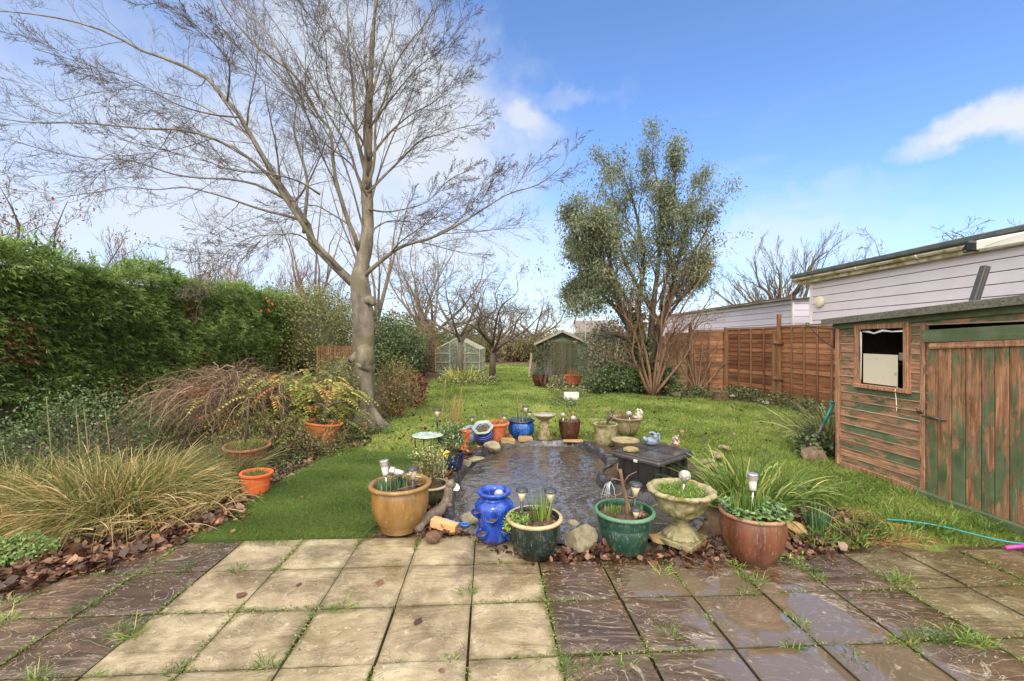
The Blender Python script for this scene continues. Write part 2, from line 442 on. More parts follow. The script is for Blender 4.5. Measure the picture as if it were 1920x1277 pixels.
# ------------------------------------------------------------------ patio of riven slabs
def patio_mat():
    t = T('wet_riven_slabs', .5)
    co = t.co(); tn = t.tint()
    cmb = t.node('CombineXYZ', {0: t.math('MULTIPLY', tn, 91.), 1: t.math('MULTIPLY', tn, 57.), 2: 0.})
    v = t.node('VectorMath', {0: co}, operation='ADD'); t.link(cmb.outputs[0], v.inputs[1]); v = v.outputs[0]
    sepx = t.node('SeparateXYZ', {0: co})
    # riven layers: terraces of a stretched noise give the broken contour edges
    base = t.noise(1.9, t.map((1.0, 2.4, 1), (0, 0, R(-24)), v), 5, .5, .9)
    terr = t.math('SNAP', t.math('MULTIPLY', base, 1.), .064)
    soft = t.math('MULTIPLY_ADD', terr, .8, t.math('MULTIPLY', base, .2))
    fine = t.noise(45, v, 6, .7)
    kind = t.tint('kind')                     # 0 tan, 1 dark wet, 2 ochre
    tan = t.ramp(t.noise(5, v, 6, .65), [(.3, s(116, 102, 78)), (.5, s(148, 134, 106)), (.7, s(174, 160, 132))])
    tan = t.mix(t.math('MULTIPLY', t.step(t.noise(1.6, detail=4), .5, .66), .55), tan, s(120, 106, 68))
    dark = t.ramp(t.math('ADD', t.math('MULTIPLY', t.noise(5, t.map((.8, 3.2, 1), (0, 0, R(-20)), v), 7, .68, .6), .6), t.math('MULTIPLY', t.noise(2.2, v, 3), .4)), [(.36, s(64, 46, 31)), (.5, s(86, 64, 45)), (.6, s(112, 90, 68)), (.7, s(142, 122, 98))])
    och = t.ramp(t.noise(4, v, 6, .65), [(.3, s(92, 80, 50)), (.55, s(118, 104, 68)), (.75, s(138, 124, 86))])
    c = t.mix(t.step(kind, .2, .8), tan, dark); c = t.mix(t.step(kind, 1.2, 1.8), c, och)
    c = t.mix(t.math('MULTIPLY', t.step(fine, .55, .75), .3), c, s(60, 52, 36))
    hue = t.math('MULTIPLY', t.math('FRACT', t.math('MULTIPLY', tn, 7.3)), .26)
    c = t.mix(hue, c, t.mix(1., c, s(176, 150, 128), 'MULTIPLY'))
    # puddle: standing water where the paving dips
    def ell(cx, cy, rx, ry):
        dx = t.math('DIVIDE', t.math('SUBTRACT', sepx.outputs[0], cx), rx); dy = t.math('DIVIDE', t.math('SUBTRACT', sepx.outputs[1], cy), ry)
        return t.math('SQRT', t.math('ADD', t.math('MULTIPLY', dx, dx), t.math('MULTIPLY', dy, dy)))
    wob = t.math('MULTIPLY', t.math('SUBTRACT', t.noise(3.2, detail=5, dist=.6), .5), 1.5)
    pud = t.math('MINIMUM', ell(1.42, 2.38, .52, .42), t.math('MINIMUM', ell(1.62, 1.98, .62, .42), ell(.98, 2.72, .26, .2)))
    pm = t.step(t.math('ADD', pud, wob), 1.22, .90)
    wet = t.step(t.math('ADD', t.noise(2.3, detail=5, rough=.6), t.math('MULTIPLY', t.step(kind, .2, .8), .10)), .44, .60)
    pm = t.math('MULTIPLY', pm, t.step(kind, 1.7, 1.2))
    c = t.mix(t.math('MULTIPLY', wet, .6), c, t.mix(1., c, s(170, 158, 140), 'MULTIPLY'))
    c = t.mix(pm, c, t.mix(1., c, s(190, 180, 168), 'MULTIPLY'))
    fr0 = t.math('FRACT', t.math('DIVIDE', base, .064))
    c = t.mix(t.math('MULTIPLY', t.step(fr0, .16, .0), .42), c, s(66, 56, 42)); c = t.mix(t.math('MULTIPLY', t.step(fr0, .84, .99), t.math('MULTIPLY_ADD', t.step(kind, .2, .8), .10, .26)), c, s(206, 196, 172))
    c = t.mix(t.math('MULTIPLY', pm, .7), c, s(108, 94, 80))
    alg = t.step(t.math('ADD', t.math('MULTIPLY', t.tint('edge'), -5.5), t.math('MULTIPLY', t.noise(4.5, detail=7, rough=.7), 1.9)), .62, .98)
    c = t.mix(t.math('MULTIPLY', alg, .5), c, s(78, 72, 44))
    c = t.mix(t.math('MULTIPLY', t.step(t.noise(95, detail=4, rough=.8), .58, .66), .35), c, s(52, 44, 32))
    lic = t.step(t.voro(9, t.map((1, 1, 1)), rnd=1.), .16, .07); c = t.mix(t.math('MULTIPLY', t.math('MULTIPLY', lic, t.step(t.noise(60), .45, .6)), .4), c, s(206, 200, 180))
    t.set('Base Color', c)
    r = t.math('MULTIPLY_ADD', wet, -.38, .56)
    r = t.math('MULTIPLY_ADD', t.math('MULTIPLY', t.step(kind, .2, .8), t.step(kind, 1.8, 1.2)), -.34, r)
    r = t.math('MULTIPLY_ADD', fine, .12, r)
    r = t.math('MULTIPLY', r, t.math('MULTIPLY_ADD', pm, -.93, 1.))
    r = t.math('MAXIMUM', r, .05)
    t.set('Roughness', r); t.set('Specular IOR Level', t.math('MULTIPLY_ADD', t.math('MAXIMUM', pm, t.math('MULTIPLY', t.step(kind, .2, .8), .6)), .5, .5)); t.set('IOR', 1.6)
    fr_ = t.math('FRACT', t.math('DIVIDE', base, .064)); ed = t.step(t.math('ABSOLUTE', t.math('SUBTRACT', fr_, .03)), .10, .0)
    hgt = t.math('ADD', soft, t.math('MULTIPLY', fine, .03))
    inv = t.math('MULTIPLY_ADD', pm, -1., 1.)
    t.bump(t.math('MULTIPLY_ADD', t.math('SUBTRACT', hgt, .42), inv, .42), 1., .16)
    return t.m
SL = .4475
g = MB(); kinds = []; edges = []
J0 = .35                # a long joint that passes almost under the camera
for a in range(-12, 16):
    for b in range(-6, 6):
        p0 = J0 + a*SL; q1 = 3.43 - b*SL if b >= 0 else 3.43 - b*SL
        q0 = q1 - SL
        if b < 0: continue
        if q0 < .6: continue
        if p0 > .2 and b == 0: continue                      # the patio stops one row earlier on the right
        if p0 < -3.5: continue
        kind = 1. if (p0 < -2.0) else 0. if p0 < .3 else 1. if p0 < 2.5 else 2.
        n = 8; lin = np.linspace(0, 1, n+1); gp = .0055
        U, Vv = np.meshgrid(lin, lin)
        P = p0+gp+(SL-2*gp)*U; Q = q0+gp+(SL-2*gp)*Vv
        tx, ty, t0 = rng.normal(0, .004), rng.normal(0, .004), rng.normal(0, .0015)
        edge = np.minimum(np.minimum(U, 1-U), np.minimum(Vv, 1-Vv))
        zt = t0 + tx*(U-.5) + ty*(Vv-.5) - .006*(edge < .01)
        sid = rng.uniform(0, 1)
        wob = .003*np.sin(P*37+sid*9)*(edge < .01)
        top = pq(0, 0)[None, None] + np.stack([P+wob-.056*Q, Q+wob+.056*P, zt], -1)
        k0 = len(lin)
        i = (np.arange(n)*k0)[:, None]; j = np.arange(n)[None]
        Fq = np.stack([i+j, i+j+1, i+k0+j+1, i+k0+j], -1).reshape(-1, 4)
        ring = list(range(0, k0)) + [r*k0+k0-1 for r in range(1, k0)] + [(k0-1)*k0+cx for cx in range(k0-2, -1, -1)] + [r*k0 for r in range(k0-2, 0, -1)]
        tv = top.reshape(-1, 3); low = tv[ring].copy(); low[:, 2] = -.05
        m0 = len(tv); nr = len(ring); rg = np.array(ring); jj = np.arange(nr); j2 = (jj+1) % nr
        Fs = np.stack([rg[jj], m0+jj, m0+j2, rg[j2]], -1)
        g.add(np.concatenate([tv, low]), [Fq, Fs], sid)
        kinds.append((m0+nr, kind)); edges.append(np.concatenate([edge.ravel(), np.zeros(nr)]))
po = g.build('patio', patio_mat(), smooth=False)
ka = po.data.attributes.new('kind', 'FLOAT', 'POINT')
ka.data.foreach_set('value', np.concatenate([np.full(n, k) for n, k in kinds]).astype(np.float32))
ea = po.data.attributes.new('edge', 'FLOAT', 'POINT'); ea.data.foreach_set('value', np.concatenate(edges).astype(np.float32))
tag(po, kind='structure')

# ------------------------------------------------------------------ pond: liner and water
t = T('black_pond_liner', .22, .6)
t.set('Base Color', t.ramp(t.noise(4, detail=5), [(.3, s(30, 30, 32)), (.7, s(62, 60, 60))]))
t.bump(t.noise(9, detail=6, dist=1.5), .6, .03)
M_liner = t.m
cen = POND.mean(0); n = len(POND)
nrmv = np.gradient(np.concatenate([POND[-1:], POND, POND[:1]]), axis=0)[1:-1]; nrmv = unit(np.stack([nrmv[:, 1], -nrmv[:, 0]], -1))
if ((POND+nrmv*.1-cen)**2).sum() < ((POND-cen)**2).sum(): nrmv = -nrmv
dense = catmull(POND, 4, True); dn = catmull(nrmv, 4, True); dn = unit(dn)
offs = np.array([-.30, -.2, -.14, -.1, -.06, -.03, 0, .04, .08, .12, .16, .2, .25])
V = []; th = np.linspace(0, 2*np.pi, len(dense), endpoint=False); arc = np.concatenate([[0], np.cumsum(np.linalg.norm(np.diff(dense, axis=0), axis=1))])
hem = .09+.04*np.sin(arc*3.)+.03*np.sin(arc*7.7+1)
for o_ in offs:
    oo = o_ if o_ <= 0 else o_/.25*hem*np.where(dense[:, 1] < 3.7, .8, 1)
    xy = dense + dn*(oo[:, None] if hasattr(oo, '__len__') else oo)
    z = gz(xy[:, 0], xy[:, 1]) + .012
    wr = (np.sin(arc*31+2*np.sin(arc*5))*.5 + np.sin(arc*53+np.sin(arc*9)*3)*.35 + np.sin(arc*17)*.4)
    z = z + .02*(wr+.7)*sstep(-.2, -.03, o_)*(1-.5*sstep(.1, .25, o_))
    V.append(np.column_stack([xy + dn*(wr*.012)[:, None], z]))
V = np.array(V); k = len(offs); nd = len(dense)
i = (np.arange(k-1)*nd)[:, None]; j = np.arange(nd)[None]; j2 = (j+1) % nd
g = MB(); g.add(V.reshape(-1, 3), [np.stack([i+j, i+nd+j, i+nd+j2, i+j2], -1).reshape(-1, 4)])
tag(g.build('pond_liner', M_liner), 'wrinkled black plastic liner folded over the edge of the pond', 'pond liner')
t = T('water', .03, 1.)
t.set('Base Color', t.ramp(t.noise(2.2, detail=4), [(.35, s(58, 51, 43)), (.7, s(84, 75, 64))]))
t.set('IOR', 1.7)
wv = t.noise(4.5, t.map((1, 1.15, 1), (0, 0, R(-14))), 2, .5, .6); w2 = t.noise(15, t.map((1, 1.1, 1), (0, 0, R(25))), 2, .5, .5)
spx = t.node('SeparateXYZ', {0: t.co()})
dist = t.node('VectorMath', {0: t.co(), 1: (1.0, 4.15, -.07)}, operation='DISTANCE').outputs['Value']
rings = t.math('MULTIPLY', t.math('SINE', t.math('MULTIPLY_ADD', dist, 48., t.math('MULTIPLY', t.noise(5.), 7.))), t.step(dist, 1.9, .1))
hh = t.math('ADD', t.math('MULTIPLY', wv, 1.2), t.math('ADD', t.math('MULTIPLY', w2, .35), t.math('MULTIPLY', rings, .10)))
t.bump(hh, 1., .022)
WATER_Z = -.052
g = MB(); inner = POND - nrmv*.012
g.add(np.column_stack([inner, np.full(n, WATER_Z)]), [np.arange(n)])
tag(g.build('water', t.m, smooth=False), kind='structure')
# ------------------------------------------------------------------ trees
def child_branches(P, Rr, m, ang, lf, K, wob=.12, up=0., tmin=.2, rf=.55, lmax=9, tip=1., back=.0, side_bias=None, rmin=.0015):
    """m children on every parent polyline P (B,K0,3)"""
    B, K0, _ = P.shape
    seg = np.linalg.norm(np.diff(P, axis=1), axis=2).sum(1)
    tt = tmin + (1-tmin)*((np.arange(m)[None]+rng.uniform(0, 1, (B, m)))/m)
    f = tt*(K0-1); i0 = np.minimum(f.astype(int), K0-2); fr = (f-i0)[..., None]
    bi = np.arange(B)[:, None]
    pos = P[bi, i0]*(1-fr)+P[bi, i0+1]*fr
    tan = unit(P[bi, i0+1]-P[bi, i0])
    rad = Rr[bi, i0]*(1-fr[..., 0])+Rr[bi, i0+1]*fr[..., 0]
    rnd = unit(rng.normal(size=(B, m, 3)))
    if side_bias is not None: rnd = unit(rnd + np.asarray(side_bias))
    perp = unit(rnd - (rnd*tan).sum(-1, keepdims=True)*tan)
    a = R(1)*rng.normal(ang, ang*.22, (B, m))[..., None]
    d = unit(tan*np.cos(a) + perp*np.sin(a)); 
    L = np.minimum(seg[:, None]*lf*(1.05-.6*tt)*rng.uniform(.65, 1.25, (B, m)), lmax)
    N = B*m; d = d.reshape(N, 3); pos = pos.reshape(N, 3); L = L.ravel(); rad = rad.ravel()
    pt = tan.reshape(N, 3)
    out = np.zeros((N, K, 3)); out[:, 0] = pos; cur = d
    for k in range(1, K):
        cur = unit(cur + rng.normal(0, wob, (N, 3)) + np.array([0, 0, up]) + pt*back)
        out[:, k] = out[:, k-1] + cur*(L/(K-1))[:, None]
    r0 = np.minimum(rad*rf*rng.uniform(.7, 1.1, N), L*.035+.001)
    r0 = np.maximum(r0, rmin)
    rr = r0[:, None]*np.linspace(1, .35*tip, K)[None]
    return out, np.maximum(rr, rmin*.7)
def grow(limbs, radii, levels, n0=8, K=16):
    """limbs: list of polylines; returns list of (P,R,nsides) and the tips"""
    P = np.stack([resample(np.array(l), K) for l in limbs])
    Rr = np.stack([np.interp(np.linspace(0, 1, K), np.linspace(0, 1, len(r)), r) for r in radii])
    out = [(P, Rr, n0)]
    cur = (P, Rr)
    allP = [(P, Rr)]
    for li, lv in enumerate(levels):
        lv = dict(lv); ns = lv.pop('n', 4); keep = lv.pop('keep', 1.)
        P, Rr = child_branches(cur[0], cur[1], **lv)
        if keep < 1: k = rng.uniform(size=len(P)) < keep; P = P[k]; Rr = Rr[k]
        out.append((P, Rr, ns)); cur = (P, Rr)
    return out
def put(mb, sets, mi=0, tint=None, sub=None):
    for P, Rr, n in (sets if sub is None else sets[sub]): tubes(mb, P, Rr, n, tint, mi, cap=len(P) < 60)

bark_beech = barkmat('grey_beech_bark', s(60, 52, 44), s(132, 122, 106), 6, .85, 1., .45, s(92, 88, 62))
bark_twig = barkmat('brown_grey_twigs', s(60, 52, 46), s(100, 88, 78), 10, .8, .3)
bark_far = barkmat('far_tree_bark', s(84, 72, 60), s(120, 106, 90), 5, .85, .3)
bark_dark = barkmat('dark_wet_bark', s(46, 36, 30), s(92, 76, 60), 9, .7, .8, .3, s(74, 76, 48))
bark_red = barkmat('red_brown_stems', s(84, 62, 46), s(130, 100, 76), 9, .75, .4)

D0 = 7.75
def px(pts, dd, d0=D0):
    """limb given by the directions its points are seen in, depth running from 0 to dd metres off the trunk's"""
    n = len(pts); return [atd(u, v, d0 + dd*(i/(n-1))**1.15) for i, (u, v) in enumerate(pts)]
root = at(687, 800) ; 
L_ = []; R_ = []
def limb(pts, dd, r0, r1=.008): L_.append(px(pts, dd)); R_.append([r0*.64, r0*.36, r0*.18, r1*.7])
limb([(660, 530), (625, 496), (590, 461), (565, 436), (576, 416), (541, 371), (491, 291), (451, 220), (426, 190), (386, 145), (311, 110), (266, 95), (200, 60), (120, 36), (20, 22), (-70, 20)], 1.2, .125)
limb([(640, 508), (606, 470), (591, 455), (551, 396), (500, 325), (466, 296), (426, 271), (351, 245), (280, 242), (215, 236), (150, 230), (60, 230), (-50, 215)], -1.4, .075)
limb([(576, 418), (540, 405), (501, 396), (460, 383), (426, 371), (380, 358), (341, 351), (290, 356), (235, 350), (175, 361), (100, 372)], .9, .042)
limb([(545, 378), (510, 360), (481, 346), (430, 336), (380, 334), (330, 328), (280, 312), (240, 300), (180, 298), (100, 285), (20, 262)], -.6, .04)
limb([(673, 470), (668, 450), (655, 421), (640, 375), (628, 330), (623, 281), (621, 245), (591, 210), (571, 165), (541, 130), (491, 95), (431, 30), (400, -30), (350, -110)], -1.1, .075)
limb([(570, 436), (572, 400), (577, 350), (570, 310), (558, 275), (550, 235), (556, 200), (540, 165), (500, 120), (470, 60), (440, 0)], 1.9, .055)
limb([(690, 345), (686, 325), (676, 285), (668, 250), (663, 175), (655, 100), (650, 0), (640, -120)], .8, .072)
limb([(688, 355), (694, 335), (702, 300), (705, 225), (720, 190), (733, 140), (760, 90), (800, 40), (820, -10), (850, -80)], -.9, .05)
limb([(689, 400), (682, 365), (670, 330), (655, 281), (625, 230), (590, 170), (560, 110), (520, 50), (480, -10), (440, -70)], 1.4, .05)
limb([(690, 300), (682, 270), (664, 240), (640, 200), (615, 150), (610, 70), (590, 30), (570, -60)], -1.5, .04)
limb([(692, 230), (685, 150), (668, 100), (640, 60), (600, 0), (580, -60)], 1.5, .042)
limb([(693, 190), (715, 120), (735, 60), (745, 0), (760, -100)], 1.8, .045)
limb([(689, 362), (725, 325), (750, 301), (780, 270), (800, 258), (821, 253), (861, 240), (905, 232)], .9, .045)
limb([(689, 392), (720, 397), (750, 394), (796, 381), (820, 360), (845, 335), (880, 320)], -.9, .03)
limb([(689, 438), (715, 420), (735, 414), (770, 416), (805, 420), (850, 400), (890, 370)], 1.4, .028)
limb([(680, 520), (696, 505), (720, 485), (745, 466), (775, 455), (801, 449), (851, 426), (911, 389), (950, 365), (976, 356), (1012, 345), (1061, 306)], -.5, .07)
limb([(820, 438), (850, 422), (880, 390), (905, 350), (925, 325), (950, 320)], .6, .024)
limb([(690, 300), (730, 250), (770, 215), (815, 190), (850, 150), (880, 110)], 1.2, .04)
limb([(688, 450), (676, 410), (660, 350), (640, 290), (612, 225), (590, 140), (575, 50), (560, -50)], -.5, .034)
limb([(689, 410), (706, 340), (735, 260), (770, 180), (795, 100), (815, 30), (830, -40)], .4, .034)
limb([(690, 330), (682, 250), (690, 170), (682, 90), (690, 0), (680, -90)], -1.6, .034)
limb([(689, 370), (660, 310), (600, 260), (560, 190), (500, 160), (450, 90), (400, 60)], -2.0, .032)
limb([(692, 240), (730, 190), (780, 130), (830, 90), (870, 40)], -1.0, .034)
limb([(655, 421), (620, 400), (590, 385), (560, 392), (530, 420), (500, 440), (470, 470)], 1.0, .026)
limb([(600, 470), (560, 440), (520, 440), (470, 445), (430, 470), (400, 500), (380, 535)], -2.2, .024)
limb([(600, 365), (560, 340), (500, 325), (440, 320), (380, 300), (300, 280), (220, 260)], -2.0, .03)
limb([(520, 335), (470, 260), (430, 230), (360, 190), (280, 170), (200, 170), (110, 190)], 2.2, .035)
limb([(451, 220), (400, 215), (330, 195), (250, 150), (160, 120), (60, 90)], -1.8, .03)
limb([(541, 130), (500, 60), (450, 10), (380, -40), (300, -80)], 1.6, .035)
limb([(426, 190), (430, 150), (425, 110), (380, 60), (330, 20), (260, -20)], -1.2, .03)
tr_P = px([(687, 812), (686, 780), (684, 700), (682, 640), (680, 590), (676, 540), (673, 521), (678, 501), (689, 436), (688, 351), (691, 281), (691, 216), (695, 150), (698, 75), (705, 0), (712, -110), (720, -230)], .15)
tree = thing('beech_tree', 'big bare smooth-barked tree at the lawn edge, filling the left half of the sky', 'tree', root)
tb = MB()
trunkP = resample(np.array(tr_P), 60); sN = np.linspace(0, 1, 60)
zt = trunkP[:, 2]
rr = np.interp(zt, [-.1, .1, .3, .8, 1.5, 1.7, 2.2, 2.65, 3., 3.6, 4.5, 6, 7.5, 9.9], [.19, .172, .155, .152, .185, .192, .178, .168, .13, .11, .085, .06, .04, .015])
tube(tb, trunkP, rr, 22)
V0, t0 = tb.V[0]; V0 = V0 + (unit(V0-trunkP.repeat(22, 0))*(.018*pnoise(V0, 2.2, 3)+.010*pnoise(V0, 9, 3))[:, None]); tb.V[0] = (V0, t0)
# the lumps and cut branch stubs half way up the trunk
pk = atd(662, 672, 7.72); tube(tb, [atd(684, 660, 7.75), atd(670, 668, 7.68), pk, atd(657, 676, 7.66)], [.12, .10, .07, .055], 12)
tube(tb, [atd(690, 690, 7.7), atd(676, 684, 7.6), atd(672, 683, 7.56)], [.11, .07, .06], 10)
tube(tb, [atd(684, 566, 7.75), atd(697, 562, 7.66), atd(700, 572, 7.64)], [.12, .07, .05], 10)
blob(tb, atd(684, 668, 7.68), (.17, .17, .24), .25, 3, 4)
for a_, l_ in ((.3, .5), (2.2, .55), (4., .5), (5.3, .45)):
    c_ = root + np.array([math.cos(a_)*l_, math.sin(a_)*l_, -.08]); tube(tb, [root+np.array([0, 0, .28]), (root+c_)/2+np.array([0, 0, .06]), c_], [.16, .10, .03], 8)
tb.build('trunk', bark_beech, tree, origin=None).location = tuple(-root)
fol = grow(L_, R_, [dict(m=12, ang=34, lf=.42, K=8, wob=.075, up=.02, tmin=.12, rf=.36, n=5, rmin=.0035, back=.04, lmax=1.9),
                    dict(m=8, ang=34, lf=.50, K=6, wob=.09, up=.02, tmin=.12, rf=.5, n=4, rmin=.003, back=.05),
                    dict(m=6, ang=36, lf=.50, K=4, wob=.10, up=.03, tmin=.12, rf=.6, n=3, rmin=.0026, lmax=.5),
                    dict(m=2, ang=38, lf=.6, K=3, wob=.12, up=.04, tmin=.2, rf=.8, n=3, rmin=.0023, lmax=.18)], 8, 22)
mb = MB(); put(mb, fol[:1]); lo = mb.build('limbs', bark_beech, tree); lo.location = tuple(-root)
mb = MB(); put(mb, fol[1:]); 
tips = fol[4][0][:, -1]; tips = tips[rng.uniform(size=len(tips)) < .6]
quadleaves(mb, tips, rdir(len(tips), .3), rdir(len(tips)), .022, .007)
mb.build('twigs', bark_twig, tree).location = tuple(-root)
m_orange = leafmat('orange_dead_leaves', [(0, s(150, 70, 26)), (1, s(196, 104, 44))], .6, .3)
mb = MB(); 
P = np.concatenate([fol[4][0][rng.integers(0, len(fol[4][0]), 60), -1], np.array([atd(u, v, 6.6)+rng.normal(0, .03, 3) for u, v in [(504, 562), (498, 580), (503, 556), (560, 545), (740, 590), (745, 560), (738, 575), (735, 545), (752, 540), (97, 374)] for _ in range(3)])])
leaves(mb, P, rdir(len(P), -1), rdir(len(P)), rng.uniform(.04, .075, len(P)), .035, .2, .2, rng.uniform(0, 1, len(P)))
mb.build('last_foliage', m_orange, tree).location = tuple(-root)

# generic bare tree
def bare_tree(name, label, base, h, spread, bark, nl=7, lv=None, lean=0, fork=.25, r=.15, group=None, up=.05, K=10, upright=.5, twig=None, dens=1., seed=0, multi=False, parts=True):
    global rng
    old = rng; rng = np.random.default_rng(100+seed)
    base = np.asarray(base, float)
    limbs = []; rad = []
    zf = h*fork
    top = base + np.array([lean*zf, 0, zf])
    for k in range(nl):
        a = 2*np.pi*(k+rng.uniform(-.3, .3))/nl; o_ = spread*rng.uniform(.6, 1.05); hh = h*rng.uniform(.75, 1.02)
        st = base + (np.array([math.cos(a)*.12, math.sin(a)*.12, 0]) if multi else np.array([lean*zf*.9, 0, zf*rng.uniform(.75, 1.15)]))
        en = base + np.array([math.cos(a)*o_ + lean*h, math.sin(a)*o_, hh*(1-.25*(o_/spread)*(1-upright))])
        mid = st*.55+en*.45 + np.array([math.cos(a), math.sin(a), 0])*spread*(.25-.25*upright) + rng.normal(0, spread*.06, 3)
        mid2 = st*.25+en*.75 + rng.normal(0, spread*.07, 3)
        limbs.append([st, mid, mid2, en]); rad.append([r*.36, r*.19, r*.04])
    lv = lv or [dict(m=6, ang=42, lf=.42, K=6, wob=.16, up=up, n=4, rf=.5), dict(m=6, ang=42, lf=.5, K=5, wob=.18, up=up, n=3, rf=.6), dict(m=5, ang=40, lf=.5, K=4, wob=.18, up=up, n=3, rf=.7)]
    px_ = max(.0018, .00030*np.hypot(*base[:2]))
    lv = [dict(l, rmin=px_*(1.2-.15*i), m=max(2, int(l['m']*dens))) for i, l in enumerate(lv)]
    sets = grow(limbs, rad, lv, 6, K)
    o = thing(name, label, 'tree', base, group=group)
    mb = MB()
    if not multi: tube(mb, [base+np.array([0, 0, -.1]), base*.6+top*.4+rng.normal(0, .02, 3), top], [r*1., r*.75, r*.5], 9)
    put(mb, sets[:1]); mb.build('trunk', bark, o).location = tuple(-base)
    mb = MB(); put(mb, sets[1:]); mb.build('crown', twig or bark, o).location = tuple(-base)
    rng = old
    return o, sets

def leafy(mb, tips, n, size, spread, up=0., asp=.4, seed=0, tintc=None, quad=True, fold=.2):
    r = np.random.default_rng(seed); k = r.integers(0, len(tips), n)
    P = tips[k] + r.normal(0, spread, (n, 3)); D = unit(r.normal(size=(n, 3))); D[:, 2] += up; D = unit(D)
    Nn = unit(r.normal(size=(n, 3)) + np.array([0, -.3, .9])); L = size*r.uniform(.6, 1.3, n)
    ct = np.random.default_rng(seed+1).uniform(0, 1, len(tips))[k]
    tint = np.clip(ct*.6+r.uniform(0, .4, n), 0, 1)
    if quad: quadleaves(mb, P, D, Nn, L, L*asp, tint)
    else: leaves(mb, P, D, Nn, L, L*asp, fold, .1, tint)

# trees beyond the garden
gB = 'bare trees beyond the garden'
bare_tree('bare_tree', 'tall upright bare tree just right of the big trunk, behind the ivy hedge', at(788, 664), 16, 6., bark_far, 9, r=.36, upright=.9, up=.09, seed=1, group=gB, dens=1.1, fork=.2)
bare_tree('bare_tree', 'slender grey bare tree with few limbs directly behind the big trunk', np.array([-9.2, 29, 0]), 12.5, 3.2, bark_far, 5, r=.32, upright=.95, up=.1, seed=2, group=gB, dens=.8)
bare_tree('bare_tree', 'thin bare trees seen through the fork left of the big trunk', np.array([-12.5, 27, 0]), 11, 2.4, bark_far, 6, r=.28, upright=.95, up=.1, seed=3, group=gB, dens=.8)
lw = [dict(m=7, ang=55, lf=.5, K=6, wob=.3, up=.0, n=4, rf=.5), dict(m=6, ang=50, lf=.55, K=5, wob=.3, up=.02, n=3, rf=.6), dict(m=5, ang=48, lf=.5, K=4, wob=.3, up=.0, n=3, rf=.7)]
bare_tree('fruit_tree', 'old twisted fruit tree forking low in front of the greenhouse, ivy round its foot', at(861, 703), 5.9, 3.0, bark_far, 7, r=.2, lv=lw, seed=14, fork=.3, upright=.4, lean=.03, K=12)
bare_tree('fruit_tree', 'small dark fruit tree with vase-shaped crown on the round bed', at(924, 714), 4.2, 2.2, bark_dark, 9, r=.17, lv=lw, seed=5, fork=.3, upright=.55, K=12, twig=bark_twig)
bare_tree('bare_tree', 'wide bare tree on the skyline left of the far green shed', np.array([2.3, 46, 0]), 7.6, 4.6, bark_far, 8, r=.36, lv=lw, seed=6, group=gB, fork=.25, upright=.35, lean=.05)
bare_tree('bare_tree', 'bare tree with dense round crown left of the skyline tree', np.array([-1.2, 40, 0]), 7.0, 3.6, bark_far, 8, r=.35, lv=lw, seed=7, group=gB, fork=.25, upright=.35)
bare_tree('bare_tree', 'twiggy bare tree between the greenhouse and the ivy hedge', np.array([-5.0, 27, 0]), 8.2, 4., bark_far, 8, r=.3, lv=lw, seed=8, group=gB, fork=.25, upright=.4)
lp = [dict(m=9, ang=22, lf=.55, K=6, wob=.08, up=.10, n=3, rf=.5), dict(m=6, ang=24, lf=.55, K=5, wob=.08, up=.10, n=3, rf=.6), dict(m=4, ang=24, lf=.5, K=4, wob=.1, up=.05, n=3, rf=.7)]
bare_tree('pollarded_tree', 'bushy pollarded tree with upswept twigs behind the lavender roofs', np.array([13.5, 21.5, 0]), 5.9, 3.1, bark_far, 12, r=.4, lv=lp, seed=9, fork=.35, upright=.8, group=gB)
bare_tree('bare_tree', 'dark knotty bare tree behind the long roof at the right edge', np.array([14.6, 11.8, 0]), 6.4, 1.9, bark_dark, 7, r=.22, lv=lw, seed=10, group=gB, fork=.4, upright=.6)
bare_tree('bare_tree', 'low wispy tree whose twig tips show above the long roof', np.array([13.8, 14.6, 0]), 5.3, 2.2, bark_far, 7, r=.15, lv=lw, seed=12, group=gB, fork=.4, upright=.6)
# trees behind the hedge
o, st = bare_tree('autumn_tree', 'tree with russet leaves still on it above the left end of the hedge', np.array([-13.6, 11.6, 0]), 6.3, 2.6, bark_twig, 8, r=.2, seed=13, fork=.25, upright=.6)
mb = MB(); tp = st[-1][0][:, -1]; tp = tp[(tp[:, 2] < 5.6)]; leafy(mb, tp, 1500, .08, .12, -.4, .5, 4)
mb.build('foliage', leafmat('russet_leaves', [(0, s(112, 76, 52)), (1, s(150, 104, 74))], .7, .2), o).location = tuple(-np.array(o.location))
for k, (x, y, h_, sp, lb) in enumerate([(-13.6, 17.5, 5.6, 2.6, 'reddish twiggy tree behind the hedge, second from the left of the photo'),
        (-12.4, 21.5, 5.3, 2.5, 'reddish twiggy tree behind the middle of the hedge'), (-11.6, 26., 5.2, 2.6, 'brown twiggy tree behind the far end of the hedge')]):
    bare_tree('twiggy_tree', lb, (x, y, 0), h_, sp, bark_red if k < 2 else bark_far, 10, r=.14, lv=lp, seed=20+k, fork=.15, upright=.75, group='twiggy trees behind the hedge')

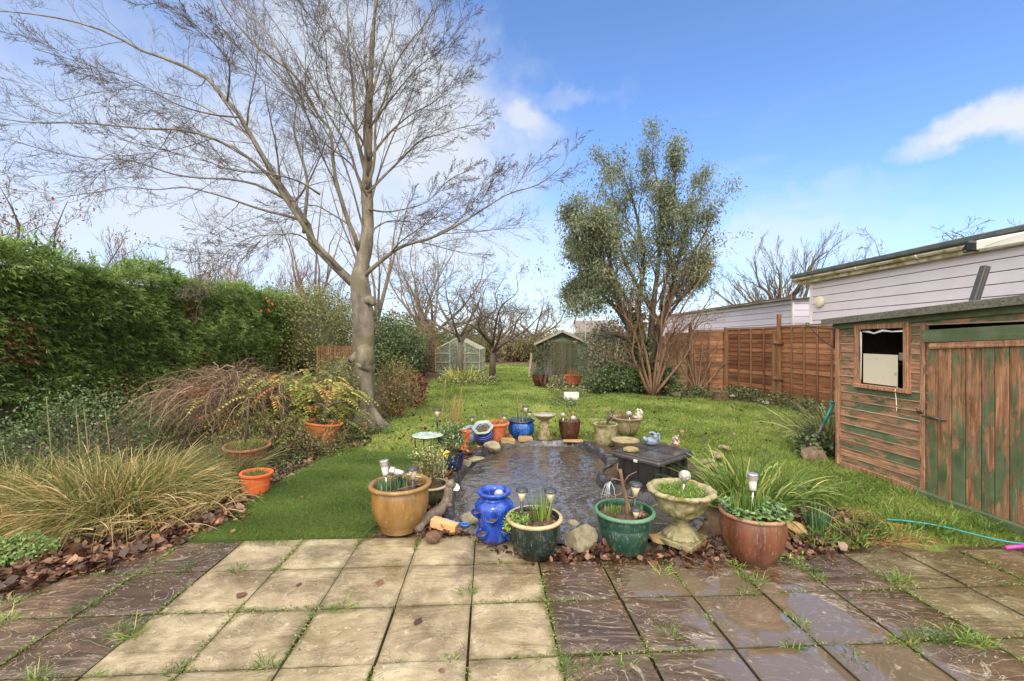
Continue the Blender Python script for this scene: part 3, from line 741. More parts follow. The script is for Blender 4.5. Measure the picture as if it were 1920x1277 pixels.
# ------------------------------------------------------------------ evergreen tree on the right
tb_ = at(1212, 737)
ev = thing('evergreen_tree', 'tall evergreen tree with narrow drooping leaves beside the brown fence', 'tree', tb_)
ld = 13.
def pl(pts, dd): return [atd(1207+(u-1207)*.92, 740-(740-v)*.88, ld + dd*(i/(len(pts)-1))) for i, (u, v) in enumerate(pts)]
EL = [([(1205, 700), (1195, 640), (1172, 585), (1150, 520), (1140, 460), (1120, 400), (1105, 330)], -1), ([(1207, 700), (1205, 620), (1195, 560), (1205, 480), (1200, 400), (1180, 310), (1150, 255)], .6),
      ([(1214, 700), (1222, 620), (1225, 560), (1235, 480), (1240, 400), (1240, 320), (1225, 240)], -.4), ([(1216, 690), (1236, 600), (1262, 520), (1280, 440), (1300, 350), (1310, 280)], .8),
      ([(1217, 690), (1240, 590), (1270, 520), (1300, 450), (1330, 400), (1352, 352)], -.9), ([(1172, 590), (1140, 545), (1110, 520), (1085, 510), (1060, 530)], .5), ([(1172, 570), (1130, 540), (1100, 545), (1075, 560), (1065, 590)], -.9), ([(1185, 560), (1150, 500), (1100, 440), (1075, 400), (1070, 350)], -1.3),
      ([(1172, 585), (1140, 520), (1105, 470), (1080, 440), (1068, 420)], 1.2), ([(1222, 560), (1190, 500), (1160, 430), (1150, 350), (1140, 290)], 1.2), ([(1240, 560), (1255, 480), (1265, 400), (1270, 320), (1272, 250)], -1.2),
      ([(1205, 640), (1170, 620), (1140, 610), (1110, 600)], -.8), ([(1236, 600), (1280, 540), (1310, 500), (1325, 460)], .2), ([(1195, 600), (1170, 560), (1130, 470), (1120, 400), (1085, 380)], -1.6)]
sets = grow([pl(p, d) for p, d in EL], [[.15, .06, .018] if k < 5 else [.06, .035, .012] for k in range(len(EL))],
            [dict(m=12, ang=32, lf=.34, K=6, wob=.10, up=.10, tmin=.3, rf=.5, n=4, rmin=.006), dict(m=8, ang=34, lf=.5, K=5, wob=.12, up=.06, n=3, rf=.6, rmin=.005)], 8, 14)
mb = MB(); put(mb, sets[:1]); mb.build('trunk', bark_dark, ev).location = tuple(-tb_)
mb = MB(); put(mb, sets[1:]); mb.build('branches', bark_twig, ev).location = tuple(-tb_)
tp = np.concatenate([sets[2][0][:, 2:].reshape(-1, 3), sets[1][0][:, -3:].reshape(-1, 3)]); sk = np.array([atd(rng.normal(1135, 34), rng.normal(560, 30), rng.normal(13, .6)) for _ in range(260)]); sk2 = np.array([atd(rng.normal(1205, 70), rng.normal(470, 60), rng.normal(13, .8)) for _ in range(300)]); tp = np.concatenate([tp, sk, sk2])
tp = tp[tp[:, 2] > 2.4]
lum = pnoise(tp, 1.5, 2.); tp = tp[(lum > -.04) | (rng.uniform(size=len(tp)) < .3)]
mb = MB(); leafy(mb, tp, 72000, .105, .13, -.8, .27, 8)
m_ev = leafmat('grey_green_narrow_leaves', [(0, s(72, 80, 58)), (.5, s(112, 120, 90)), (.85, s(148, 152, 120)), (1, s(154, 146, 98))], .5, .35)
mb.build('foliage', m_ev, ev).location = tuple(-tb_)
q_ = rng.uniform(0, 1, 500); cl_ = np.array([atd(1212-20*f+rng.normal(0, 9), 737-150*f, 12.85+rng.normal(0, .15)) for f in q_]); mb = MB(); leafy(mb, cl_, 5200, .075, .07, -.3, .7, 9); iv_ = (mb, tuple(-tb_))

# bare many-stemmed shrub in front of it
sb = at(1222, 741); st_ = []
ss = thing('bare_shrub', 'bare many-stemmed brown shrub in front of the evergreen tree', 'shrub', sb)
SL_ = [[(1222, 741), (1206, 690), (1196, 640), (1175, 600), (1165, 560)], [(1222, 741), (1215, 680), (1200, 620), (1192, 570), (1180, 520)], [(1224, 741), (1232, 670), (1245, 610), (1262, 560), (1290, 500)],
       [(1226, 741), (1240, 680), (1258, 620), (1290, 560), (1330, 500)], [(1226, 741), (1240, 670), (1240, 600), (1250, 540), (1240, 490)], [(1226, 741), (1245, 690), (1270, 630), (1310, 590), (1340, 545)],
       [(1218, 741), (1200, 700), (1185, 660), (1190, 620), (1170, 590)], [(1226, 741), (1260, 700), (1290, 660), (1300, 620), (1325, 570)]]
sets = grow([[atd(u, v, 12.25 + (.5*(k % 3)-.5)*(i/4)) for i, (u, v) in enumerate(p)] for k, p in enumerate(SL_)], [[.05, .032, .008]]*len(SL_),
            [dict(m=9, ang=34, lf=.36, K=6, wob=.14, up=.05, n=4, rf=.5, rmin=.006), dict(m=7, ang=34, lf=.5, K=5, wob=.16, up=.04, n=3, rf=.6, rmin=.005), dict(m=4, ang=34, lf=.5, K=4, wob=.16, up=.03, n=3, rf=.6, rmin=.004)], 7, 10)
mb = MB(); put(mb, sets[:1]); mb.build('stems', bark_red, ss).location = tuple(-sb)
mb = MB(); put(mb, sets[1:]); mb.build('twigs', bark_red, ss).location = tuple(-sb)

# ------------------------------------------------------------------ hedges and bushes
def cloud_bush(name, label, cat, c, r, mat, n, size, asp=.5, up=-.1, seed=0, twigs=None, group=None, inner=None, amp=.25, clumps=60, spread=.14, quad=True, shape=None):
    """leafy bush: clumps of leaves through an uneven rounded body that stands on the ground"""
    c = np.asarray(c, float); r = np.asarray(r, float); q = np.random.default_rng(300+seed)
    base = np.array([c[0], c[1], 0.])
    o = thing(name, label, cat, base, group=group)
    d = unit(q.normal(size=(clumps*3, 3))); d = d[d[:, 2] > -.75][:clumps*2]
    am = 1 + amp*pnoise(d, 1.7, seed*3.1)*1.5
    k = am*q.uniform(.55, 1., len(d))**.6
    P = c + d*r*k[:, None]; P[:, 2] = np.maximum(P[:, 2], .06)
    mb = MB(); leafy(mb, P, n, size, spread*float(r.mean())/1., up, asp, seed, quad=quad); mb.V = [(np.column_stack([v[:, :2], np.maximum(v[:, 2], .0)]), t) for v, t in mb.V]
    mb.build('foliage', mat, o).location = tuple(-base)
    mb = MB()
    for k in range(0, len(P), 2):
        a = base + np.array([q.normal(0, r[0]*.15), q.normal(0, r[1]*.15), -.05]); mid = a*.5+P[k]*.5+np.array([0, 0, .1*r[2]])
        tube(mb, [a, mid, P[k]], [.012*size/.08+.004, .008, .004], 4, cap=False, res=5)
    mb.build('stems', twigs or bark_twig, o).location = tuple(-base)
    if inner:
        mb = MB(); blob(mb, c-base, r*.62, .2, 1.5, seed, 3); V, t_ = mb.V[0]; V[:, 2] = np.maximum(V[:, 2], .0); mb.V[0] = (V, t_); mb.build('inner_growth', inner, o)
    return o
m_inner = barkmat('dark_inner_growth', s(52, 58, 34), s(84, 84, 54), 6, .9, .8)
m_conifer = leafmat('conifer_green', [(0, s(68, 88, 42)), (.4, s(106, 132, 64)), (.75, s(146, 168, 96)), (1, s(176, 190, 124))], .55, .45)
m_brownfol = leafmat('dead_conifer_brown', [(0, s(92, 60, 38)), (1, s(142, 100, 66))], .7, .15)

# the big clipped conifer hedge down the left side
hx0, hy0, hy1 = -6.95, 2.2, 16.6
def hedge_face(y): return hx0 - .056*y - .12
def hedge_top(y): return np.interp(y, [2, 4.5, 5.8, 7.2, 9, 11, 14, 17], [2.95, 2.95, 3.0, 2.85, 2.95, 3.02, 3.08, 3.05])
hb = np.array([hedge_face(9.), 9., 0.])
hedge = thing('conifer_hedge', 'tall clipped dark green conifer hedge along the left side of the garden', 'hedge', hb)
mb = MB()
for seg in range(1):
    ny, nz = 70, 16
    yy_ = np.linspace(hy0, hy1, ny); zz_ = np.linspace(0, 1, nz)
    Yg, Zg = np.meshgrid(yy_, zz_); Zt = Zg*(hedge_top(Yg)-.22)
    pts = np.stack([hedge_face(Yg)-.28, Yg, Zt], -1).reshape(-1, 3)
    pts[:, 0] += .16*pnoise(pts, .9, 3)
    i = (np.arange(nz-1)*ny)[:, None]; j = np.arange(ny-1)[None]
    mb.add(pts, [np.stack([i+j, i+j+1, i+ny+j+1, i+ny+j], -1).reshape(-1, 4)])
    b0 = np.stack([hedge_face(yy_)-.28, yy_, hedge_top(yy_)-.22], -1); b1 = b0-np.array([1.6, 0, 0])
    jj = np.arange(ny-1); mb.add(np.concatenate([b0, b1]), [np.stack([jj, jj+1, ny+jj+1, ny+jj], -1)])
    e0 = np.array([[hedge_face(hy1)-.28, hy1, 0], [hedge_face(hy1)-1.9, hy1, 0], [hedge_face(hy1)-1.9, hy1, 2.85], [hedge_face(hy1)-.28, hy1, 2.85]]); mb.add(e0, [np.arange(4)])
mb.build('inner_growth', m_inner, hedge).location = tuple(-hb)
def hedge_sprays(n, top=False):
    y = rng.uniform(hy0, hy1, n)
    y = hy0 + (hy1-hy0)*rng.uniform(0, 1, n)**1.35
    if top:
        x = hedge_face(y) - rng.uniform(0, 1.7, n); z = hedge_top(y) + .07*np.sin(y*2.3+x) + rng.normal(0, .05, n); out = np.stack([rng.normal(0, .5, n)+.2, rng.normal(0, .5, n), np.ones(n)*.8], -1)
    else:
        z = rng.uniform(0, 1, n)**.85*(hedge_top(y)+.04); x = hedge_face(y) - .30*(z/3.1)**6; out = np.stack([np.ones(n), rng.normal(0, .45, n), rng.normal(-.15, .3, n)], -1)
    P = np.stack([x, y, z], -1)
    bul = pnoise(P, .75, 1.)*.30 + pnoise(P, 2.1, 5.)*.20 + pnoise(P, 5., 7.)*.07
    P[:, 0 if not top else 2] += bul*.85 + rng.normal(0, .05, n)
    low = (z < 0.5) & ~top
    P[low, 0] -= .05*(1-z[low]/.5)
    return P, unit(out), bul
def spray(mb, P, D, tint, size, m=7, mi=0):
    n = len(P); U = unit(rng.normal(size=(n, 3))*.5+np.array([0, 0, 1.])); S = unit(np.cross(D, U)); L = size*rng.uniform(.7, 1.3, n)
    for k in range(m):
        f = (k/(m-1))*2-1; a = f*1.0
        dd = unit(D*math.cos(a) + S*math.sin(a) + rng.normal(0, .3, (n, 3)) + np.array([0, 0, -.25]))
        st = P + D*(L*.18*(1-abs(f)))[:, None]
        quadleaves(mb, st, dd, U, L*(1-.35*abs(f)), L*.20, np.clip(tint+rng.normal(0, .1, n), 0, 1), mi)
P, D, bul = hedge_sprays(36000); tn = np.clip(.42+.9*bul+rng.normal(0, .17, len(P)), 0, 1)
br = (pnoise(P, .62, 21.) > .36) & (rng.uniform(size=len(P)) < .55) & (P[:, 2] < 2.8)
hole = pnoise(P, .95, 41.) < -.62
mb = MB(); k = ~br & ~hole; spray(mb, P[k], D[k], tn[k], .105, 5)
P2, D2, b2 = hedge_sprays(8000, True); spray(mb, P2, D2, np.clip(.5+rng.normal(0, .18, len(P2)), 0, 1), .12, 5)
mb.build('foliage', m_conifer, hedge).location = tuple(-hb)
mb = MB(); spray(mb, P[br]-D[br]*.07, D[br], rng.uniform(0, 1, br.sum()), .12, 5); mb.build('dead_patches', m_brownfol, hedge).location = tuple(-hb)
mb = MB()
Q = np.stack([hedge_face(9)-.1+np.zeros(40), rng.uniform(3, 16.5, 40), np.zeros(40)], -1)
tubes(mb, np.stack([Q, Q+np.array([-.1, 0, .6]), Q+rng.normal(0, .1, (40, 3))+np.array([-.1, 0, 1.2])], 1), np.tile([.035, .025, .015], (40, 1)), 5); mb.build('stems', bark_dark, hedge).location = tuple(-hb)

m_laurel = leafmat('olive_evergreen_leaves', [(0, s(66, 70, 38)), (.5, s(106, 108, 60)), (1, s(152, 150, 98))], .45, .2)
m_ivy = leafmat('dark_ivy_leaves', [(0, s(46, 58, 34)), (.5, s(78, 94, 54)), (1, s(116, 130, 88))], .4, .2)
iv_[0].build('ivy', m_ivy, ev).location = iv_[1]
cloud_bush('evergreen_bush', 'olive bush hiding the far end of the conifer hedge', 'bush', (-8.1, 16.7, 1.5), (.9, .6, 1.5), m_laurel, 7000, .07, .5, seed=61, inner=m_inner, clumps=110)
cloud_bush('evergreen_bush', 'tall olive green evergreen bush beyond the end of the hedge, left of the big trunk', 'bush', (-7.0, 15.4, 1.35), (1.7, 1.3, 1.85), m_laurel, 16000, .085, .5, seed=1, inner=m_inner, clumps=170)
cloud_bush('evergreen_bush', 'broad rounded evergreen crown rising above the far end of the hedge', 'bush', (-9.9, 19.5, 2.3), (3.0, 1.8, 1.75), m_laurel, 12000, .12, .5, seed=2, inner=m_inner, clumps=170)
cloud_bush('ivy_hedge', 'dark ivy-covered hedge right behind the big trunk', 'hedge', (-5.0, 17.6, 1.1), (1.3, 1.9, 1.35), m_ivy, 12000, .09, .7, seed=3, inner=m_inner, clumps=150)
cloud_bush('brown_shrub', 'pale brown twiggy shrub next to the ivy hedge', 'shrub', (-4.2, 19.6, 1.1), (.9, .9, 1.35), leafmat('buff_twigs_leaves', [(0, s(112, 84, 60)), (1, s(160, 128, 98))], .7, .2), 5000, .09, .18, up=.9, seed=4, inner=m_inner, clumps=90)
cloud_bush('dark_bush', 'dark green bush left of the greenhouse', 'bush', (-4.3, 22.8, .9), (1.5, 1.2, 1.25), m_ivy, 6000, .11, .6, seed=5, inner=m_inner, clumps=90)
m_scrub = leafmat('scrub_leaves', [(0, s(84, 76, 48)), (.5, s(112, 100, 68)), (1, s(138, 128, 88))], .7, .2)
for k, (x, y, rx_, rz_, lb) in enumerate([(-3.4, 33, 3.2, 1.8, 'olive scrub bush behind the greenhouse'), (0.9, 34, 2.2, 1.4, 'brown scrub bush closing the lawn behind the small fruit tree'), (3.6, 33, 2.0, 1.45, 'scrub bush at the far end of the lawn, left of the far shed'),
                                       (-7.8, 31, 3.4, 2.2, 'olive bush far behind the ivy hedge'), (7.5, 33, 3.2, 1.5, 'scrub bush behind the far green shed')]):
    cloud_bush('scrub_bush', lb, 'bush', (x, y, rz_*.6), (rx_, 1.8, rz_), m_scrub, 7000, .16, .5, seed=10+k, inner=m_inner, clumps=120, group='scrub bushes closing the garden', spread=.10)
cloud_bush('evergreen_bush', 'grey-green laurel bush at the foot of the evergreen tree', 'bush', (3.35, 13.9, .95), (1.1, .9, 1.35), m_ev, 7000, .10, .4, seed=16, clumps=110)
cloud_bush('ivy_bush', 'dark glossy ivy bush between the far birdbath and the bare shrub', 'bush', (3.3, 12.9, .38), (1.0, .6, .55), m_ivy, 4500, .075, .7, seed=17, inner=m_inner, clumps=80)
cloud_bush('ivy_bush', 'ivy climbing the left end of the brown fence', 'bush', (4.6, 12.6, .35), (.3, .4, .45), m_ivy, 1300, .075, .7, seed=18, clumps=50)
m_box = leafmat('sparse_box_leaves', [(0, s(78, 72, 40)), (.5, s(112, 108, 56)), (1, s(144, 146, 78))], .5, .2)
cloud_bush('clipped_shrub', 'thin clipped shrub with small yellowish leaves touching the big trunk', 'shrub', (-2.35, 8.6, .55), (.40, .40, .66), m_box, 3600, .034, .6, seed=19, clumps=110, twigs=bark_red, spread=.2)
cloud_bush('hydrangea', 'shrub of withered dark red leaves by the wire mesh guard', 'shrub', (-2.55, 10.4, .38), (.46, .42, .46), leafmat('withered_red_leaves', [(0, s(66, 34, 30)), (.6, s(112, 66, 52)), (1, s(140, 96, 76))], .7, .15), 1500, .085, .6, up=-.7, seed=21, clumps=60, twigs=bark_dark)
cloud_bush('small_bush', 'dark olive bush between the yellow-leaved shrub and the big trunk', 'bush', (-3.55, 8.9, .6), (.75, .6, .75), m_laurel, 5200, .05, .5, seed=22, inner=m_inner, clumps=90)
# ------------------------------------------------------------------ brown lap fence on the right
m_fence = woodmat('stained_lap_boards', s(88, 56, 38), s(150, 102, 70), s(184, 138, 102), 'x', .7)
m_fence_dark = woodmat('wet_dark_lap_boards', s(60, 38, 28), s(120, 78, 54), s(172, 124, 92), 'x', .6)
m_fence_pale = woodmat('bleached_lap_boards', s(110, 80, 56), s(158, 128, 94), s(188, 162, 126), 'x', .8)
m_batten = woodmat('fence_battens', s(82, 58, 42), s(130, 94, 66), s(160, 124, 92), 'z', .7)
FP = [(4.75, 13.3), (5.45, 12.95), (6.3, 12.5), (6.85, 10.9), (6.95, 8.75), (7.05, 6.9)]
FZ = [1.71, 1.82, 1.90, 1.94, 1.95, 1.95]
names = ['short bleached fence panel at the far end of the brown fence', 'rusty orange fence panel behind the pale climbing stems', 'dark wet fence panel with bright slat edges, left of the tall post', 'sound reddish fence panel between the tall post and the green shed', 'fence panel mostly hidden behind the green shed']
for k in range(5):
    a = np.array([*FP[k], 0]); b = np.array([*FP[k+1], 0]); L = np.linalg.norm(b-a)
    ang = math.atan2(b[1]-a[1], b[0]-a[0]); h = FZ[k+1]-.02; 
    o = thing('lap_fence', names[k], 'fence', a, ang, group='panels of the brown fence')
    mt = [m_fence_pale, m_fence, m_fence_dark, m_fence, m_fence][k]
    q = np.random.default_rng(k+50); mb = MB(); nb = int((h-.12)/.118)
    for i in range(nb):
        z = .06 + (i+.5)*(h-.1)/nb
        x = .03
        box(mb, (L/2, 0, z), (L-.06, .012, .15), .003, rotm(q.uniform(-.13, -.09), q.normal(0, .002), 0), q.uniform(0, 1))
    mb.build('slats', mt, o, smooth=False)
    mb = MB(); box(mb, (L/2, -.022, h+.0), (L-.04, .05, .04), .004, None, .4); mb.build('rail', m_fence, o, smooth=False); mb = MB(); box(mb, (L/2, -.022, .05), (L-.04, .03, .06), .004, None, .4); mb.build('rail', m_fence, o, smooth=False)
    nbt = max(2, int(round(L/.47))+1)
    for i in range(nbt):
        mb = MB(); box(mb, (.05+(L-.1)*i/(nbt-1), -.032, h/2), (.042, .03, h-.06), .004, None, q.uniform(0, 1)); mb.build('batten', m_batten, o, smooth=False)
plab = ['thin post at the far end of the brown fence', 'rough post between the bleached and the orange fence panels', 'post where the dark wet fence panel begins', 'tall doubled fence post standing above the fence panels', 'fence post nearest the green shed', 'last fence post behind the green shed']
for k, (x, y) in enumerate(FP):
    tall = [.0, .28, .05, .30, .04, .0][k]
    o = thing('fence_post', plab[k], 'post', (x-.06, y-.05, 0), .3, group='posts of the brown fence')
    hh = FZ[k]+tall; mb = MB(); box(mb, (0, 0, hh/2-.1), (.085, .085, hh+.2), .01, None, .3, jit=.002); mb.build('post', m_batten, o, smooth=False)
    if k == 3:
        mb = MB(); box(mb, (-.19, -.02, .9), (.09, .07, 1.85), .01, rotm(0, .01, 0), .7); mb.build('side_post', m_batten, o, smooth=False)
        for z in (1.52, .62):
            mb = MB(); box(mb, (-.1, -.085, z), (.34, .035, .08), .006, rotm(0, .08, 0), .6); mb.build('brace', m_batten, o, smooth=False)

# ------------------------------------------------------------------ near green shed with peeling paint
def peeling(name, axis, amount, wood=(s(108, 76, 58), s(158, 116, 88), s(192, 152, 122)), green=(s(66, 80, 54), s(98, 110, 82))):
    t = T(name, .7, .3)
    st = {'x': (.24, 1, 1), 'z': (1, 1, .2)}[axis]; gr = {'x': (.05, 1, 1), 'z': (1, 1, .05)}[axis]
    co = t.co(); cmb = t.node('CombineXYZ', {0: t.math('MULTIPLY', t.tint(), 31.), 1: t.math('MULTIPLY', t.tint(), 17.), 2: t.math('MULTIPLY', t.tint(), 23.)})
    ad = t.node('VectorMath', {0: co}, operation='ADD'); t.link(cmb.outputs[0], ad.inputs[1]); v = ad.outputs[0]
    grain = t.noise(60, t.map(gr, v=v), 7, .7, .3); big = t.noise(13, t.map(st, v=v), 9, .72, .5); wide = t.noise(1.3, co, 3)
    f = t.math('ADD', t.math('ADD', t.math('MULTIPLY', big, .9), t.math('MULTIPLY', grain, .55)), t.math('ADD', t.math('MULTIPLY', wide, .45), t.math('MULTIPLY', t.tint(), .14)))
    pm = t.step(f, amount-.02, amount+.02)                  # 1 where paint survives
    wd = t.ramp(grain, [(.35, wood[0]), (.5, wood[1]), (.66, wood[2])])
    wd = t.mix(t.step(t.noise(3, v, 4), .45, .7), wd, t.mix(.6, wd, s(120, 96, 84)))
    wd = t.mix(t.math('MULTIPLY', t.step(t.noise(26, t.map(st, v=v), 6, .7), .52, .66), .65), wd, s(84, 58, 44))
    wd = t.mix(t.math('MULTIPLY', t.step(t.voro(5.5, t.map(st, v=v)), .10, .04), .8), wd, s(52, 34, 26))
    gn = t.ramp(t.noise(5, v, 5), [(.3, green[0]), (.7, green[1])])
    gn = t.mix(t.math('MULTIPLY', t.step(grain, .56, .66), .6), gn, s(120, 130, 100))
    t.set('Base Color', t.mix(pm, wd, gn)); t.set('Roughness', t.math('MULTIPLY_ADD', pm, -.2, .75))
    t.bump(t.math('ADD', grain, t.math('MULTIPLY', pm, .35)), .6, .006)
    return t.m
m_clap = peeling('peeling_clapboard_paint', 'x', 1.045)
m_door = peeling('peeling_door_paint', 'z', 1.05, (s(96, 64, 44), s(146, 104, 74), s(178, 138, 104)))
m_trimg = peeling('green_trim_paint', 'x', .95)
m_trimw = peeling('bare_trim', 'z', 1.25)
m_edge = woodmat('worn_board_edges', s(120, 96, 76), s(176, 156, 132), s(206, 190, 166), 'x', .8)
m_felt = T('green_mineral_felt', .9); m_felt.set('Base Color', m_felt.ramp(m_felt.noise(40, detail=6), [(.3, s(72, 72, 62)), (.7, s(112, 110, 98))])); m_felt.bump(m_felt.noise(200), .5, .004); m_felt = m_felt.m
m_metal = T('weathered_metal', .45); m_metal.set('Metallic', .8); m_metal.set('Base Color', m_metal.ramp(m_metal.noise(30), [(.3, s(70, 60, 52)), (.7, s(130, 122, 112))])); m_metal = m_metal.m
m_black = T('black_iron', .45); m_black.set('Base Color', s(26, 26, 28)); m_black = m_black.m
m_dark = T('dark_shed_inside', .9); m_dark.set('Base Color', m_dark.ramp(m_dark.noise(6), [(.3, s(30, 24, 20)), (.7, s(60, 48, 38))])); m_dark = m_dark.m
S0 = np.array([4.10, 5.33, .0]); shed = thing('green_shed', 'weathered garden shed with peeling green paint, window and ledged door, at the right edge', 'shed', S0, math.atan2(-1, .056))
q = np.random.default_rng(9); LEN = 3.1; WT = 1.86; W0, W1, D0_, D1_ = .30, .86, 1.07, 2.02
def wt(x): return 1.80 + .045*x    # wall height
mb = MB(); z = .05; bh = .098; i = 0
while z + bh < 1.83:
    zc = z + bh/2
    spans = [(0.0, D0_)] if not (1.0 < zc < 1.72) else [(0.0, W0-.03), (W1+.03, D0_)]
    if zc > 1.72: spans = [(0, LEN)]
    else: spans.append((D1_, LEN))
    for a_, b_ in spans:
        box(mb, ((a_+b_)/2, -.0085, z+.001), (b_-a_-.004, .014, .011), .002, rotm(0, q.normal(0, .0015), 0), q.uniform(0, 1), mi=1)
        box(mb, ((a_+b_)/2, .0, zc), (b_-a_, .018, bh*1.04), .003, rotm(-.11, 0, 0), q.uniform(0, 1))
    z += bh; i += 1
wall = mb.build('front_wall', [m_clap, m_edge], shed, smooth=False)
mb = MB(); box(mb, (LEN/2, 1.55, 1.0), (LEN, .02, 2.0)); box(mb, (.01, .78, .93), (.02, 1.54, 1.8)); box(mb, (LEN, .78, .95), (.02, 1.54, 1.9)); box(mb, (LEN/2, .78, .03), (LEN-.05, 1.5, .03))
box(mb, (LEN/2, .55, 1.28), (LEN-.1, .35, .02)); mb.build('inside', m_dark, shed, smooth=False)
mb = MB(); 
for a_, (bx_, bz_, sx, sz) in enumerate([(.42, 1.37, .16, .10), (.60, 1.40, .10, .16), (.74, 1.38, .13, .12), (.5, 1.52, .2, .03)]): box(mb, (bx_, .5, bz_), (sx, .16, sz), .01, rotm(0, .05*a_, 0))
mb.build('stored_boxes', T('dusty_grey', .8).set('Base Color', s(190, 188, 182)).m, shed, smooth=False)
mb = MB(); box(mb, (-.005, -.02, .92), (.05, .045, 1.8), .006, None, .3); mb.build('corner_trim', m_trimw, shed, smooth=False); mb = MB(); box(mb, (D0_-.035, -.016, .88), (.05, .028, 1.68), .004, None, .6); mb.build('corner_trim', m_trimw, shed, smooth=False)
mb = MB(); slp = math.atan(.045)
box(mb, (LEN/2-.02, -.028, wt(LEN/2)-.03), (LEN+.1, .03, .14), .006, rotm(0, -slp, 0), .75); mb.build('fascia_board', m_trimg, shed, smooth=False)
mb = MB(); box(mb, (LEN/2-.03, .72, wt(LEN/2)+.07), (LEN+.22, 1.72, .035), .008, rotm(.06, -slp, 0)); box(mb, (LEN/2-.03, -.135, wt(LEN/2)-.005), (LEN+.22, .012, .075), .003, rotm(.0, -slp, 0))
roof = mb.build('roof', m_felt, shed, smooth=False)
mb = MB()
for k in range(34):
    x = -.1+k*.1+q.normal(0, .008); blob(mb, (x, -.143, wt(x)-.0+q.normal(0, .004)), (.007, .004, .007), sub=1)
mb.build('clout_nails', m_metal, roof)
win = MB(); zt_, zb_ = 1.70, 1.05
box(win, (W0-.02, -.026, (zt_+zb_)/2), (.055, .05, zt_-zb_+.1), .005, None, .2); box(win, (W1+.02, -.026, (zt_+zb_)/2), (.055, .05, zt_-zb_+.1), .005, None, .5)
box(win, ((W0+W1)/2, -.026, zt_+.02), (W1-W0-.02, .048, .06), .005, None, .8); box(win, ((W0+W1)/2, -.032, zb_-.02), (W1-W0+.1, .075, .045), .005, None, .1)
wf = win.build('window', m_trimw, shed, smooth=False)
mb = MB(); box(mb, (.545, -.004, 1.235), (.42, .008, .34), .002, rotm(0, .01, 0)); 
t = T('stained_white_board', .6); t.set('Base Color', t.mix(t.step(t.noise(9, detail=4), .58, .72), s(196, 188, 168), s(150, 134, 104))); mb.build('white_board', t.m, wf, smooth=False)
t = T('torn_plastic_glazing', .15, .8); t.set('Base Color', s(225, 228, 230)); mb = MB()
P = np.array([[W0+.03, -.01, 1.665], [W0+.12, -.02, 1.66], [W0+.2, -.03, 1.64], [W0+.3, -.02, 1.67], [W0+.4, -.015, 1.655], [W1-.03, -.01, 1.66]]); tube(mb, P, [.008, .014, .01, .016, .008, .012], 5)
tube(mb, [(W0+.02, -.02, 1.66), (W0+.025, -.022, 1.4), (W0+.015, -.02, 1.1)], [.01, .006, .008], 5); tube(mb, [(W1-.02, -.02, 1.66), (W1-.015, -.022, 1.5), (W1-.02, -.02, 1.12)], [.012, .006, .006], 5); mb.build('torn_glazing', t.m, wf)
mb = MB(); tube(mb, [(.80, -.05, 1.06), (.795, -.075, 1.03), (.80, -.07, .95), (.81, -.075, .87), (.806, -.07, .80)], .0035, 5, res=12)
mb.build('string', T('white_string', .9).set('Base Color', s(220, 214, 196)).m, wf)
door = MB(); x = D0_+.012; k = 0
while x < D1_-.02:
    wd_ = q.uniform(.095, .125); box(door, (x+wd_/2, -.022, .845+q.normal(0, .002)), (wd_-.006, .02, 1.60+q.normal(0, .006)), .003, None, q.uniform(0, 1)); x += wd_; k += 1
dr = door.build('door', m_door, shed, smooth=False)
mb = MB(); box(mb, ((D0_+D1_)/2-.005, -.045, 1.615), (D1_-D0_+.02, .026, .125), .005, rotm(0, -.035, 0), .9); mb.build('ledge', m_trimg, dr, smooth=False)
mb = MB(); box(mb, ((D0_+D1_)/2+.03, -.047, 1.525), (D1_-D0_-.04, .022, .05), .006, rotm(0, -.05, 0), .1, jit=.004); mb.build('broken_batten', m_trimw, dr, smooth=False)
mb = MB(); box(mb, (D0_+.12, -.05, .80), (.17, .012, .028), .003); tube(mb, [(D0_+.0, -.065, .802), (D0_+.2, -.065, .802)], .008, 6); tube(mb, [(D0_+.17, -.065, .80), (D0_+.17, -.085, .785)], .006, 5)
box(mb, (D0_-.05, -.035, .84), (.06, .02, .03), .003); tube(mb, [(D0_-.05, -.05, .85), (D0_-.06, -.07, .87), (D0_-.03, -.075, .86), (D0_-.03, -.06, .82)], .005, 5); mb.build('bolt', m_metal, dr)
mb = MB(); box(mb, (1.95, -.06, -.0), (1.9, .05, .10), .008, rotm(0, .012, 0), .8); mb.build('sill_board', m_trimg, shed, smooth=False)
mb = MB(); box(mb, (.53, -.0, .02), (1.06, .04, .09), .006, None, .2); mb.build('base_beam', m_trimw, shed, smooth=False)
# iron bracket on the corner
b0 = S0 + np.array([.0, .03, 1.55]); o = thing('hanging_bracket', 'black wrought iron hanging-basket bracket on the corner of the green shed', 'bracket', b0, math.atan2(-1, .056))
mb = MB(); tube(mb, [(-.03, -.03, .2), (-.03, -.03, -.09)], .008, 6); tube(mb, [(-.03, -.03, .15), (-.12, -.06, .165), (-.24, -.10, .18), (-.34, -.13, .20)], .007, 6)
tube(mb, [(-.34, -.13, .20), (-.37, -.14, .215), (-.36, -.137, .245), (-.33, -.13, .24), (-.33, -.13, .225)], .006, 6, res=12)
tube(mb, [(-.32, -.125, .2), (-.2, -.085, .05), (-.1, -.05, -.04), (-.03, -.03, -.07)], .007, 6, res=10); mb.build('bracket_arm', m_black, o)

